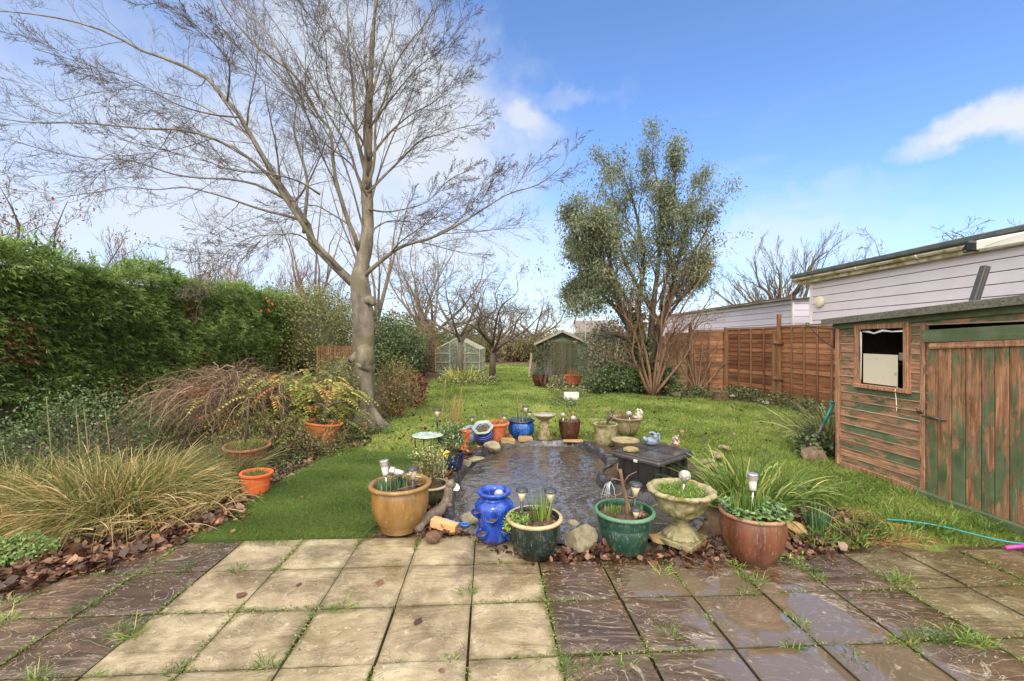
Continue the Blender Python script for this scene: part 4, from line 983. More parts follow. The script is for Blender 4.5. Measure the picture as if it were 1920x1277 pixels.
# ------------------------------------------------------------------ lavender holiday-home type buildings behind the fence
def siding(name, pitch):
    t = T(name, .55, .3)
    t.set('Base Color', t.mix(t.math('MULTIPLY', t.step(t.noise(2.2, detail=5), .4, .75), .4), s(214, 208, 216), s(196, 188, 198))); t.bump(t.noise(30, t.map((.1, 1, 1)), 5), .2, .004)
    return t.m
m_sid = siding('lavender_boards', .2)
m_gut = T('old_cream_gutter', .45); m_gut.set('Base Color', m_gut.mix(m_gut.step(m_gut.noise(5, detail=6), .42, .62), s(206, 198, 172), s(150, 142, 92))); m_gut = m_gut.m
m_white = T('white_upvc', .35); m_white.set('Base Color', s(214, 212, 204)); m_white = m_white.m
m_roofg = T('grey_rubber_roof_edge', .5); m_roofg.set('Base Color', m_roofg.ramp(m_roofg.noise(6), [(.3, s(66, 74, 76)), (.7, s(92, 98, 98))])); m_roofg = m_roofg.m
m_gap = T('dark_board_joint', .8); m_gap.set('Base Color', s(70, 66, 78)); m_gap = m_gap.m
def cladding(o, L, zb, ztop, pitch=.205, ends=(True, True), depth=3.2):
    mb = MB(); q = np.random.default_rng(int(L*10))
    z = zb
    while z < ztop-.01:
        hh = min(pitch, ztop-z); box(mb, (L/2, 0, z+hh/2), (L, .022, hh-.012), .004, rotm(-.035, 0, 0), q.uniform(0, 1))
        if ends[0]: box(mb, (0.012, depth/2, z+hh/2), (.022, depth, hh-.012), .004, rotm(0, .035, 0), q.uniform(0, 1))
        z += hh
    mb.build('wall_boards', m_sid, o, smooth=False)
    mb = MB(); box(mb, (L/2, .025, (zb+ztop)/2), (L-.03, .01, ztop-zb)); 
    if ends[0]: box(mb, (.04, depth/2, (zb+ztop)/2), (.01, depth-.06, ztop-zb))
    mb.build('wall', m_gap, o, smooth=False)
hang = math.atan2(-1, .056)
# near building; local x runs toward the camera, local y away from the garden
B0 = np.array([7.87, 11.2, 0.]); o = thing('lavender_building', 'long low building clad in lavender boards with grey roof edge, behind the green shed', 'building', B0, hang)
LB = 9.5; zt = 3.02
cladding(o, LB, .25, 3.08, .205, (True, False))
mb = MB(); box(mb, (-.005, -.02, 1.6), (.05, .05, 3.1), .006); mb.build('corner_trim', m_white, o, smooth=False)
mb = MB(); box(mb, (LB/2-.1, -.16, 3.15), (LB+.5, .03, .15), .004); box(mb, (LB/2-.1, -.08, 3.082), (LB+.45, .17, .012)); mb.build('fascia', m_gut, o, smooth=False)
mb = MB(); n_ = 10; a = np.linspace(np.pi, 2*np.pi, n_); prof = np.stack([np.cos(a)*.06-.24, np.sin(a)*.06+3.22], -1)
xs_ = np.linspace(-.35, LB, 40); V = np.array([[x, p[0], p[1]-.004*x] for x in xs_ for p in prof]); i = (np.arange(39)*n_)[:, None]; j = np.arange(n_-1)[None]
mb.add(V, [np.stack([i+j, i+j+1, i+n_+j+1, i+n_+j], -1).reshape(-1, 4)])
for x in np.arange(.3, LB, 1.35):
    aa = np.stack([np.full(n_, x), np.cos(a)*.066-.24, np.sin(a)*.066+3.22-.004*x], -1); tube(mb, aa, .012, 5)
mb.build('gutter', m_gut, o)
mb = MB(); box(mb, (LB/2-.15, -.10, 3.305), (LB+.6, .34, .10), .015); box(mb, (LB/2-.15, 1.6, 3.44), (LB+.55, 3.2, .06), .01, rotm(.06, 0, 0)); mb.build('roof', m_roofg, o, smooth=False)
lamp = MB(); lathe(lamp, [(0, .075), (.10, .072), (.135, .055), (.15, .02), (.15, 0), (0, 0)], 28, (.30, -.02, 2.56), rot=rotm(R(90), 0, 0)); lp_ = lamp.build('wall_lamp', T('cream_lamp_cover', .35).set('Base Color', s(222, 214, 186)).m, o, sharp=40)
mb = MB(); tube(mb, [(-.35, -.24, 3.17), (-.36, -.25, 3.1), (-.40, -.26, 2.88), (-.41, -.26, 2.6)], [.02, .014, .008, .004], 6); 
m_wat = T('falling_water', .1); m_wat.set('Base Color', s(215, 222, 228)); m_wat.set('Transmission Weight', .5); m_wat = m_wat.m
mb.build('dripping_water', m_wat, o)
mb = MB(); tube(mb, [(-.35, -.24, 3.16), (-.38, -.24, 3.18), (-.42, -.24, 3.16)], [.04, .05, .03], 8); mb.build('gutter_outlet', m_gut, o)
# farther building, set back
B1 = np.array([8.57, 13., 0.]); o = thing('lavender_building', 'farther lavender-clad building with mossy roof edge and white fascia', 'building', B1, math.atan2(1, -.056))
# here local x runs away from the camera, local y toward the garden
L1 = 11.
mb = MB(); z = .3; q = np.random.default_rng(4)
while z < 2.75:
    box(mb, (L1/2, .0, z+.1), (L1, .022, .19), .004, rotm(.035, 0, 0), .5); box(mb, (-.0, -1.6, z+.1), (.022, 3.2, .19), .004, rotm(0, .035, 0), .5); z += .2
mb.build('wall_boards', m_sid, o, smooth=False)
mb = MB(); box(mb, (L1/2, -.03, 1.5), (L1-.04, .02, 2.5)); box(mb, (.03, -1.6, 1.5), (.02, 3.1, 2.5)); mb.build('wall', m_gap, o, smooth=False)
mb = MB(); box(mb, (-.01, .02, 1.5), (.06, .06, 2.6), .006); box(mb, (L1/2, .05, 2.76), (L1+.1, .03, .13), .004); mb.build('fascia', m_white, o, smooth=False)
t = T('mossy_felt', .9); t.set('Base Color', t.ramp(t.noise(3, detail=6), [(.35, s(92, 84, 56)), (.55, s(120, 118, 92)), (.7, s(140, 136, 122))])); t.bump(t.noise(25, detail=6), .8, .02)
mb = MB(); box(mb, (L1/2, -1.5, 2.95), (L1+.3, 3.4, .05), .01, rotm(-.07, 0, 0)); rf_ = mb.build('roof', t.m, o, smooth=False)
mb = MB(); box(mb, (L1*.25, .12, 2.875), (L1*.55, .03, .09), .004); box(mb, (L1*.77, .12, 2.873), (L1*.52, .028, .07), .004); mb.build('roof_edge', T('brown_edge_board', .7).set('Base Color', s(106, 78, 70)).m, rf_, smooth=False)
# parasol arm and leaning pole above the green shed
P0 = atd(1812, 464, 4.6); P1 = atd(1990, 462, 3.9)
o = thing('awning_arm', 'white metal awning arm with black end bracket, above the green shed', 'awning arm', P0)
dv = P1-P0; ln = np.linalg.norm(dv); az = math.atan2(dv[1], dv[0]); rr_ = rotm(0, 0, az)
mb = MB(); box(mb, np.array([ln/2+.10, 0, 0])@rr_.T, (ln, .06, .10), .008, rr_); mb.build('arm', m_white, o, smooth=False)
mb = MB(); box(mb, np.array([.06, 0, 0])@rr_.T, (.11, .075, .115), .02, rr_ @ rotm(0, .25, 0)); tube(mb, [np.array([.03, -.02, .055])@rr_.T, np.array([-.02, -.02, -.03])@rr_.T, np.array([.0, -.02, -.055])@rr_.T, np.array([.07, -.02, -.05])@rr_.T], .009, 6); mb.build('end_bracket', T('black_plastic', .4).set('Base Color', s(34, 32, 32)).m, o, smooth=False)
mb = MB(); tube(mb, [np.array([.19, -.05, -.03])@rr_.T, np.array([ln*.6, -.06, .02])@rr_.T, np.array([ln, -.06, .05])@rr_.T], .004, 5); mb.build('cable', m_white, o)
p0 = atd(1815, 600, 5.2); p1 = atd(1848, 499, 5.2)
o = thing('leaning_pole', 'short dark grey square pole leaning behind the green shed roof', 'pole', np.array([p0[0]-.6, 5.2, 0.])); org = np.array(o.location)
mb = MB(); a_ = math.atan2(p1[0]-p0[0], p1[2]-p0[2]); top = p1; botm = p1-(p1-p0)/(p1-p0)[2]*p1[2]
dd = top-botm; ll = np.linalg.norm(dd); cc = (top+botm)/2-org
box(mb, cc, (.075, .075, ll), .008, rotm(0, a_, 0)); mb.build('pole', T('grey_pole', .5).set('Base Color', s(62, 62, 62)).m, o, smooth=False)
box_ = MB(); 
for s_ in (-.02, .02): box(box_, cc+np.array([s_, -.040, 0]), (.006, .006, ll-.02), .002, rotm(0, a_, 0))
box_.build('groove', m_black, o, smooth=False)

# ------------------------------------------------------------------ far green shed
m_fg = woodmat('faded_green_boards', s(58, 60, 42), s(88, 90, 64), s(112, 112, 84), 'z', .8)
m_fgx = woodmat('faded_green_clapboards', s(60, 66, 50), s(92, 102, 80), s(126, 136, 112), 'x', .8)
F0 = at(1054, 706); F0 = np.array([F0[0], F0[1], 0.]); o = thing('far_shed', 'faded green apex-roofed shed at the end of the lawn', 'shed', F0, -.05)
hw = 1.10; ze, za = 1.46, 1.98; dp = 1.9
mb = MB(); z = 0; q = np.random.default_rng(5)
while z < za-.05:
    w_ = hw if z+.06 < ze else hw*(za-z-.06)/(za-ze)
    if z < 1.5:
        box(mb, (-hw+.22, 0, z+.06), (.44, .02, .125), .003, rotm(-.1, 0, 0), q.uniform(0, 1)); box(mb, (hw-.22, 0, z+.06), (.44, .02, .125), .003, rotm(-.1, 0, 0), q.uniform(0, 1))
    else: box(mb, (0, 0, z+.06), (2*w_, .02, .125), .003, rotm(-.1, 0, 0), q.uniform(0, 1))
    z += .12
mb.build('front_wall', m_fgx, o, smooth=False)
mb = MB(); z = 0
while z < ze: 
    box(mb, (-hw, dp/2, z+.06), (.02, dp, .125), .003, rotm(0, .1, 0), q.uniform(0, 1)); box(mb, (hw, dp/2, z+.06), (.02, dp, .125), .003, rotm(0, -.1, 0), q.uniform(0, 1)); z += .12
box(mb, (0, dp, .75), (2*hw, .02, 1.5)); mb.build('side_wall', m_fgx, o, smooth=False)
mb = MB()
for k in range(11): box(mb, (-.6+k*.12, -.025, .74), (.112, .02, 1.48), .003, None, q.uniform(0, 1))
dd_ = mb.build('door', m_fg, o, smooth=False)
mb = MB(); box(mb, (.0, -.04, 1.47), (1.5, .02, .05), .003); mb.build('lintel', m_fgx, o, smooth=False)
mb = MB(); th = math.atan2(za-ze, hw)
for s_ in (-1, 1):
    L = math.hypot(hw+.14, za-ze+.06); box(mb, (s_*(hw+.12)/2, dp/2-.06, (ze+za)/2+.03), (L+.02, dp+.25, .03), .004, rotm(0, s_*th, 0))
rf_ = mb.build('roof', T('grey_green_felt', .9).set('Base Color', s(118, 120, 108)).m, o, smooth=False)
mb = MB()
for s_ in (-1, 1): box(mb, (s_*(hw+.12)/2, -.20, (ze+za)/2-.02), (L+.02, .02, .08), .003, rotm(0, s_*th, 0))
mb.build('barge_board', T('pale_weathered_board', .8).set('Base Color', s(150, 146, 128)).m, rf_, smooth=False)
mb = MB(); P = np.stack([rng.normal(-.85, .22, 900), rng.uniform(-.14, -.02, 900), rng.uniform(0, 1.5, 900)], -1); leafy(mb, P, 1100, .07, .05, -.3, .7, 3); mb.build('ivy', m_ivy, o)
o = thing('pale_plank', 'pale plank leaning on the left wall of the far green shed', 'plank', F0+np.array([-hw-.3, .1, 0])); mb = MB(); box(mb, (0, 0, .5), (.10, .03, 1.05), .005, rotm(0, .12, 0)); mb.build('plank', T('pale_plank_wood', .8).set('Base Color', s(176, 158, 138)).m, o, smooth=False)
# fence beyond, right of far shed, playhouse behind it
m_ff = woodmat('buff_fence_boards', s(120, 104, 82), s(156, 138, 112), s(178, 162, 136), 'z', .85)
o = thing('board_fence', 'pale buff upright board fence between the far shed and the evergreen tree', 'fence', (3.6, 22.5, 0)); mb = MB(); q = np.random.default_rng(6)
for k in range(40): box(mb, (k*.15-.3, 0, .78), (.142, .02, 1.56+q.normal(0, .006)), .002, None, q.uniform(0, 1))
mb.build('boards', m_ff, o, smooth=False)
mb = MB(); box(mb, (2.6, .03, 1.3), (6, .05, .07)); mb.build('rail', m_ff, o, smooth=False); mb = MB(); box(mb, (2.6, .03, .4), (6, .05, .07)); mb.build('rail', m_ff, o, smooth=False)
o = thing('playhouse', 'little grey playhouse roof with small white windows above the pale far fence', 'playhouse', (7.1, 36, 0)); mb = MB(); box(mb, (0, 0, 1.2), (3.4, 2, 2.2), .02)
mb.build('wall', T('grey_paint', .7).set('Base Color', s(120, 122, 132)).m, o, smooth=False)
mb = MB(); box(mb, (0, -.4, 2.75), (3.7, 1.7, .08), .01, rotm(.7, 0, 0)); mb.build('roof', T('brown_grey_roof', .8).set('Base Color', s(106, 98, 92)).m, o, smooth=False)
for k in range(2):
    mb = MB(); wx = -.6+k*1.2
    box(mb, (wx, -1.03, 1.85), (.75, .04, .06)); box(mb, (wx, -1.03, 1.45), (.75, .04, .06)); box(mb, (wx, -1.03, 1.65), (.75, .03, .04))
    for q_ in (-.36, 0, .36): box(mb, (wx+q_, -1.035, 1.65), (.05, .04, .46))
    w_ = mb.build('window', m_white, o, smooth=False)
    mb = MB(); box(mb, (wx, -1.012, 1.65), (.7, .02, .4)); mb.build('pane', T('window_pane', .1).set('Base Color', s(60, 70, 84)).m, w_, smooth=False)
gp = 'thin poles beyond the far fence'
for k, u in enumerate([1076, 1086, 1098, 1108]):
    p = atd(u, 640, 27); o = tag(MB().build if False else None, None) if False else None
    mb = MB(); hh = [2.6, 2.6, 3.1, 3.2][k]; tube(mb, [(0, 0, 0), (0, 0, hh)], .028, 6); o = mb.build('thin_pole', bark_far if k != 2 else T('blue_grey_pole', .6).set('Base Color', s(120, 140, 150)).m); o.location = (p[0], 27, 0)
    tag(o, ['leftmost thin pole beyond the far fence', 'second thin pole from the left beyond the far fence', 'tall blue-grey thin pole beyond the far fence', 'tall thin pole beyond the far fence, right of the blue-grey one'][k], 'pole', gp)

# ------------------------------------------------------------------ greenhouse
t = T('greenhouse_glass', .08); t.set('Base Color', s(200, 210, 196)); t.set('Transmission Weight', .8); t.set('IOR', 1.1); t.set('Roughness', .25); m_glass = t.m
m_alu = T('pale_painted_frame', .5).set('Base Color', s(170, 168, 144)).m
G0 = np.array([-2.75, 21.5, 0.]); o = thing('greenhouse', 'old pale-framed greenhouse with green-stained glass behind the twisted fruit tree', 'greenhouse', G0, -.05)
gw, ge, ga, gd = 1.12, 1.15, 1.72, 2.4; fr = MB(); gl = MB(); st = .035
for y in (0, gd):
    for x in (-gw, -.38, .0, .38, gw): zt_ = ga-(ga-ge)*abs(x)/gw; box(fr, (x, y, zt_/2), (st, st, zt_))
    for z in (.05, .5, .95): 
        for a_, b_ in ((-gw, -.38), (0, .38), (.38, gw)): box(fr, ((a_+b_)/2, y, z), (b_-a_-st, st*.8, st))
    for s_ in (-1, 1): box(fr, (s_*gw/2, y, (ge+ga)/2), (math.hypot(gw, ga-ge)+.03, st*1.3, st*1.4), 0, rotm(0, s_*math.atan2(ga-ge, gw), 0))
for x in (-gw, gw):
    for z in (.05, .5, ge): box(fr, (x, gd/2, z), (st, gd-st, st))
    for y in (.6, 1.2, 1.8): box(fr, (x, y, ge/2), (st*.8, st, ge-st))
for y in (0, .6, 1.2, 1.8, gd):
    for s_ in (-1, 1): box(fr, (s_*gw/2, y, (ge+ga)/2+.02), (math.hypot(gw, ga-ge), st, st), 0, rotm(0, s_*math.atan2(ga-ge, gw), 0))
fr.build('frame', m_alu, o, smooth=False)
for y in (.02, gd-.02):
    gl.add([(-gw, y, 0), (gw, y, 0), (gw, y, ge), (0, y, ga), (-gw, y, ge)], [np.arange(5)])
for s_ in (-1, 1):
    gl.add([(s_*(gw-.01), .03, 0), (s_*(gw-.01), gd-.03, 0), (s_*(gw-.01), gd-.03, ge), (s_*(gw-.01), .03, ge)], [np.arange(4)]); gl.add([(s_*(gw-.01), .03, ge), (s_*(gw-.01), gd-.03, ge), (0, gd-.03, ga-.01), (0, .03, ga-.01)], [np.arange(4)])
gl.build('panes', m_glass, o, smooth=False)
o = thing('slatted_fence', 'short brown slatted fence piece glimpsed left of the big trunk', 'fence', (-6.2, 13.6, 0)); mb = MB()
for k in range(22): box(mb, (k*.07, 0, .75), (.05, .02, 1.3), .002, None, rng.uniform())
mb.build('boards', woodmat('brown_slats', s(84, 56, 38), s(122, 86, 58), s(150, 110, 78), 'z'), o, smooth=False); mb = MB(); box(mb, (.75, .02, 1.3), (1.6, .03, .05)); mb.build('rail', m_batten, o, smooth=False); mb = MB(); box(mb, (.75, .02, .3), (1.6, .03, .05)); mb.build('rail', m_batten, o, smooth=False)
# ------------------------------------------------------------------ pots and the plants in them
def glaze(name, c1, c2, c3=None, rough=.18, sc=5, vert=.4, drip=None, crackle=False):
    kk = .72 if 'blue' not in name and 'cobalt' not in name else .85
    c1 = tuple(x*kk for x in c1); c2 = tuple(x*kk for x in c2); c3 = c3 and tuple(x*kk for x in c3)
    t = T(name, rough, .5); n = t.noise(sc, t.map((1, 1, vert)), 6, .62, .4)
    c = t.ramp(n, [(.3, c1), (.7, c2)] if c3 is None else [(.3, c1), (.5, c2), (.7, c3)])
    if drip: c = t.mix(t.math('MULTIPLY', t.step(t.noise(30, t.map((1, 1, .06)), 4), .5, .66), .7), c, drip)
    zz_ = t.node('SeparateXYZ', {0: t.co()}).outputs[2]
    c = t.mix(t.math('MULTIPLY', t.step(t.noise(14, detail=7, rough=.7), .53, .70), .5), c, s(96, 88, 70))
    c = t.mix(t.math('MULTIPLY', t.step(t.noise(70, t.map((1, 1, .12)), 5, .7), .57, .68), .3), c, s(176, 170, 154))
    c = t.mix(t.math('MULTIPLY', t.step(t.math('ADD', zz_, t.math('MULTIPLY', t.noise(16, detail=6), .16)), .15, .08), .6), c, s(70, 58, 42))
    t.set('Base Color', c); t.set('Roughness', t.math('MULTIPLY_ADD', t.noise(12, detail=5), .35, rough-.08)); t.bump(t.noise(18, detail=4), .12, .01)
    return t.m
def stonemat(name, c1, c2, moss=s(92, 92, 48), sc=14, m_=.55, bump=.8):
    t = T(name, .85, .2); n = t.noise(sc, detail=8, rough=.7); c = t.ramp(n, [(.3, c1), (.7, c2)])
    c = t.mix(t.step(t.noise(sc*.4, detail=5), m_, m_+.12), c, moss); t.set('Base Color', c); t.bump(n, bump, .02); return t.m
m_soil = T('potting_soil', .95); m_soil.set('Base Color', m_soil.ramp(m_soil.noise(30, detail=8), [(.3, s(44, 32, 24)), (.7, s(96, 74, 54))])); m_soil.bump(m_soil.noise(60, detail=6), 1, .02); m_soil = m_soil.m
m_terra = stonemat('terracotta', s(176, 92, 58), s(206, 120, 82), s(150, 112, 80), 8, .6, .25)
m_terra_old = stonemat('old_terracotta', s(122, 76, 52), s(158, 110, 80), s(104, 94, 68), 9, .48, .5)
m_terra_or = stonemat('orange_plastic_terracotta', s(186, 84, 44), s(206, 104, 58), s(160, 92, 56), 6, .62, .15)
m_cast = stonemat('mossy_cast_stone', s(112, 104, 76), s(168, 158, 124), s(104, 98, 54), 16, .5)
m_cast2 = stonemat('pale_cast_stone', s(112, 100, 74), s(158, 144, 112), s(116, 104, 60), 14, .52)
m_rock = stonemat('garden_rock', s(98, 90, 72), s(158, 148, 124), s(92, 88, 56), 9, .56, 1.)
m_brick = stonemat('mossy_sandstone_brick', s(134, 106, 70), s(166, 138, 98), s(108, 100, 56), 9, .58, .8)
m_leaf = leafmat('fallen_brown_leaves', [(0, s(48, 32, 26)), (.4, s(80, 54, 42)), (.75, s(112, 80, 62)), (.93, s(140, 108, 86)), (1, s(160, 100, 62))], .32, .08)
m_daff = leafmat('grey_green_shoots', [(0, s(52, 82, 52)), (.6, s(88, 122, 84)), (1, s(128, 156, 116))], .45, .25)
m_grassy = leafmat('fresh_green_blades', [(0, s(58, 84, 32)), (.5, s(92, 122, 48)), (.85, s(132, 154, 70)), (1, s(168, 160, 96))], .5, .3)
m_dry = leafmat('dry_stems', [(0, s(122, 84, 52)), (.5, s(162, 116, 76)), (1, s(190, 152, 108))], .7, .2)
m_chick = leafmat('bright_small_leaves', [(0, s(76, 106, 42)), (.5, s(116, 146, 64)), (1, s(158, 178, 96))], .5, .3)
def leaf_pile(mb, P, size=.05, up=.9, flat=.45):
    n = len(P); Nn = unit(rng.normal(0, flat, (n, 3))+np.array([0, 0, up])); D = unit(np.cross(Nn, rdir(n))); sz = size*rng.lognormal(-.1, .38, n)
    sz = np.minimum(sz, size*1.5)[:, None, None]; wd_ = rng.uniform(.28, .5, (n, 1, 1)); S_ = np.cross(D, Nn)[:, None]; D_ = D[:, None]; U_ = Nn[:, None]
    tl = np.array([0, .3, .65, 1.])[None, :, None]; pw_ = np.array([.12, .9, .85, .05])[None, :, None]; c1_ = rng.normal(0, .25, (n, 1, 1)); c2_ = rng.normal(.12, .25, (n, 1, 1)); tw_ = rng.normal(0, .35, (n, 1, 1))
    mid = P[:, None]+D_*sz*tl+U_*sz*c1_*(tl*(1-tl)*2)
    lft = mid+S_*sz*pw_*wd_*rng.uniform(.75, 1.2, (n, 4, 1))+U_*sz*pw_*wd_*(c2_+tw_*(tl-.5)); rgt = mid-S_*sz*pw_*wd_*rng.uniform(.75, 1.2, (n, 4, 1))+U_*sz*pw_*wd_*(c2_-tw_*(tl-.5))
    V = np.stack([lft, mid, rgt], 2).reshape(-1, 3); V[:, 2] = np.maximum(V[:, 2], np.repeat(P[:, 2]-.012, 12)); b_ = (np.arange(n)*12)[:, None]
    Fq = np.concatenate([b_+np.array([[k*3+j, k*3+j+1, k*3+j+4, k*3+j+3]]) for k in range(3) for j in range(2)]); mb.add(V, [Fq], np.repeat(rng.uniform(0, 1, n)**1.3, 12))
def disc(r, n, z=0., rmin=0):
    a = rng.uniform(0, 2*np.pi, n); k = np.sqrt(rng.uniform(rmin**2, 1, n))*r; return np.stack([k*np.cos(a), k*np.sin(a), np.full(n, z)], -1)
def pot(name, label, loc, prof, mat, soil_z, soil_r, rim=None, cat='plant pot', rx=0, ry=0, rz=0, fn=None, group=None, n=44, sub=None):
    """prof: outer profile bottom to lip then the inside down to the soil"""
    o = thing(name, label, cat, loc, rz, rx=rx, ry=ry, group=group)
    mb = MB(); lathe(mb, prof, n, fn=fn); b = mb.build('pot', mat, o, sharp=50)
    if rim: mb = MB(); lathe(mb, rim[0], n, fn=fn); mb.build('rim', rim[1], o)
    mb = MB(); P = [(0, soil_z+.008), (soil_r*.5, soil_z+.012), (soil_r*.85, soil_z+.004), (soil_r, soil_z-.004)]; lathe(mb, P, 24); V, t_ = mb.V[0]; V[:, 2] += .008*pnoise(V, 18, 1); mb.V[0] = (V, t_); mb.build('soil', m_soil, o)
    return o
def shoots(o, name, mat, roots, h, wd, lean=.12, droop=.05, nseg=4, tint=None):
    n = len(roots); D = np.column_stack([rng.normal(0, lean, (n, 2)), np.ones(n)]); mb = MB()
    ribbons(mb, roots, D, h*rng.uniform(.6, 1.1, n), wd, droop, nseg, rng.uniform(0, 1, n) if tint is None else tint); return mb.build(name, mat, o)
def tuft(o, name, mat, c, n, rad, h, wd, spread=.7, droop=.5, nseg=6, tint=None):
    c = np.asarray(c, float); R0 = c + disc(rad, n); D = np.column_stack([(R0-c)[:, :2]/max(rad, 1e-3)*spread + rng.normal(0, spread*.35, (n, 2)), np.ones(n)]); mb = MB()
    ribbons(mb, R0, D, h*rng.uniform(.5, 1.15, n), wd, droop*rng.uniform(.4, 1.3, n), nseg, rng.uniform(0, 1, n) if tint is None else tint); return mb.build(name, mat, o)

# big tan glazed pot, front left
L = at(745, 1008); L[1] += .16; L[0] += -.02
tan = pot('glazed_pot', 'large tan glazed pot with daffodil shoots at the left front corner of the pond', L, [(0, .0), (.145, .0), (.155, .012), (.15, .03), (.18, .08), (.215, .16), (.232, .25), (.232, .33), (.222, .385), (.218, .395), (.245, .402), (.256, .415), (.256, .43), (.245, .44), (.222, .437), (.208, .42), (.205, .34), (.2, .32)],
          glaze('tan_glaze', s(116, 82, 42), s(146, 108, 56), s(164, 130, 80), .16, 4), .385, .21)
shoots(tan, 'daffodil_shoots', m_daff, np.concatenate([np.array([-.09, -.09, .38])+disc(.07, 60), np.array([.03, .0, .38])+disc(.06, 45), np.array([-.03, .06, .38])+disc(.05, 30)]), .13, .014, .08, 0, 3)
mb = MB(); leaf_pile(mb, np.array([0, 0, .40])+disc(.19, 40), .04); mb.build('dead_leaves', m_leaf, tan)
mb = MB(); Q = np.array([.02, -.02, .40])+disc(.12, 12); tubes(mb, np.stack([Q, Q+rng.normal(0, .04, (12, 3))+[0, 0, .06], Q+rng.normal(0, .09, (12, 3))+[0, 0, .09]], 1), np.tile([.005, .004, .002], (12, 1)), 5); mb.build('dry_stems', bark_red, tan)
def solar(label, loc, h=.16, kind='cone', tilt=(0, 0), sc=1., group='solar garden lights'):
    o = thing('solar_light', label, 'solar light', loc, group=group, rx=tilt[0], ry=tilt[1]); o.scale = (sc, sc, sc)
    if kind == 'cone':
        mb = MB(); tube(mb, [(0, 0, -.10), (0, 0, h-.06)], .010, 8); mb.build('stake', M_bk, o)
        mb = MB(); lathe(mb, [(0, h-.068), (.014, h-.066), (.022, h-.03), (.033, h), (.0, h+.001)], 20); mb.build('diffuser', M_cream, o)
        mb = MB(); lathe(mb, [(.0, h), (.04, h), (.043, h+.006), (.040, h+.014), (.03, h+.022), (0, h+.023)], 20); mb.build('cap', M_bk, o, sharp=40)
    elif kind == 'tube':
        mb = MB(); tube(mb, [(0, 0, -.10), (0, 0, h-.09)], .006, 8); mb.build('stake', m_steel, o)
        mb = MB(); lathe(mb, [(0, h-.10), (.018, h-.10), (.020, h-.085), (.024, h-.03), (.024, h-.03)], 18); mb.build('diffuser', M_clear, o)
        mb = MB(); lathe(mb, [(.024, h-.034), (.032, h-.03), (.032, h), (.028, h+.004), (0, h+.004)], 20); mb.build('cap', m_steel, o, sharp=40)
    elif kind == 'ball':
        mb = MB(); tube(mb, [(0, 0, -.10), (0, 0, h-.03)], .006, 8); mb.build('stake', m_steel, o)
        mb = MB(); blob(mb, (0, 0, h), (.036, .036, .034), sub=3); mb.build('globe', M_globe, o)
        mb = MB(); lathe(mb, [(.012, h-.045), (.02, h-.03), (.02, h-.028)], 12); mb.build('collar', m_steel, o)
    return o
M_bk = T('black_plastic_lamp', .35).set('Base Color', s(48, 50, 56)).m
t = T('frosted_diffuser', .3); t.set('Base Color', s(196, 186, 156)); M_cream = t.m
t = T('clear_ribbed_plastic', .12); t.set('Base Color', s(214, 214, 208)); t.set('Transmission Weight', .35); t.bump(t.math('SINE', t.math('MULTIPLY', t.node('SeparateXYZ', {0: t.co()}).outputs[2], 700.)), .4, .003); M_clear = t.m
t = T('crackled_glass_globe', .1); t.set('Base Color', t.ramp(t.voro(38, feature='DISTANCE_TO_EDGE'), [(0, s(110, 106, 100)), (.12, s(168, 164, 156))])); t.bump(t.voro(38, feature='DISTANCE_TO_EDGE'), .8, .01); M_globe = t.m
t = T('brushed_steel', .3); t.set('Metallic', .85); t.set('Base Color', s(190, 186, 182)); m_steel = t.m
tan.scale = (1, 1, .88)
solar('white topped solar light leaning in the back of the tan pot', L+np.array([-.11, .02, .31]), .20, 'tube', (0, -.12), 1.25)
solar('upright black-capped solar light in the tan pot', L+np.array([.12, -.06, .31]), .17, 'cone', sc=1.15)
solar('fallen white solar light lying across the daffodil shoots', L+np.array([.06, .05, .43]), .14, 'tube', (.0, -1.35), 1.15)

# small cream-rimmed pot with twiggy shrub behind it
L = at(802, 958); L[1] += .14
m_olive = glaze('dark_olive_glaze', s(52, 56, 40), s(86, 84, 58), None, .25); m_creamg = glaze('cream_glaze', s(176, 154, 108), s(206, 188, 146), None, .2)
def simple_prof(r0, r1, h, lip=.015, belly=0.):
    zs = np.linspace(0, 1, 9); pr = [(0, 0), (r0*.96, 0)]
    for z in zs: pr.append((r0+(r1-r0)*z+belly*math.sin(math.pi*z), .006+z*(h-.03)))
    pr += [(r1+lip, h-.022), (r1+lip*1.15, h-.01), (r1+lip, h), (r1-.004, h), (r1-.012, h-.02), (r1-.02, h-.08)]
    return pr
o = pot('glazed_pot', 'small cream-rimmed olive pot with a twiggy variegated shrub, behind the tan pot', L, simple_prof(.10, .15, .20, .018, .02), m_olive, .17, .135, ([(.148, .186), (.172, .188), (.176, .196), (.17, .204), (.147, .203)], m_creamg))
def potshrub(o, c, r, n, size, mat, twn, seed=0, twmat=None):
    c = np.asarray(c, float); q = np.random.default_rng(seed); d = unit(q.normal(size=(70, 3))); d = d[d[:, 2] > -.6]; P = c + d*r*q.uniform(.4, 1, (len(d), 1)); mb = MB(); leafy(mb, P, n, size, np.mean(r)*.18, .3, .5, seed, quad=False); mb.build('foliage', mat, o)
    mb = MB(); b = np.array([c[0], c[1], twn])
    for p in P[::2]: tube(mb, [b+q.normal(0, .01, 3), b*.4+p*.6+q.normal(0, .02, 3), p], [.006, .004, .002], 4, res=5, cap=False)
    mb.build('stems', twmat or bark_red, o)
m_varieg = leafmat('variegated_leaves', [(0, s(70, 84, 44)), (.5, s(112, 120, 66)), (1, s(182, 176, 124))], .5, .2)
potshrub(o, (0, .0, .40), np.array([.19, .17, .19]), 1300, .026, m_varieg, .17, 2)
L2 = at(842, 888); L2[1] += .14
m_blue = glaze('cobalt_glaze', s(14, 34, 110), s(26, 66, 168), s(60, 112, 200), .12, 7, .3)
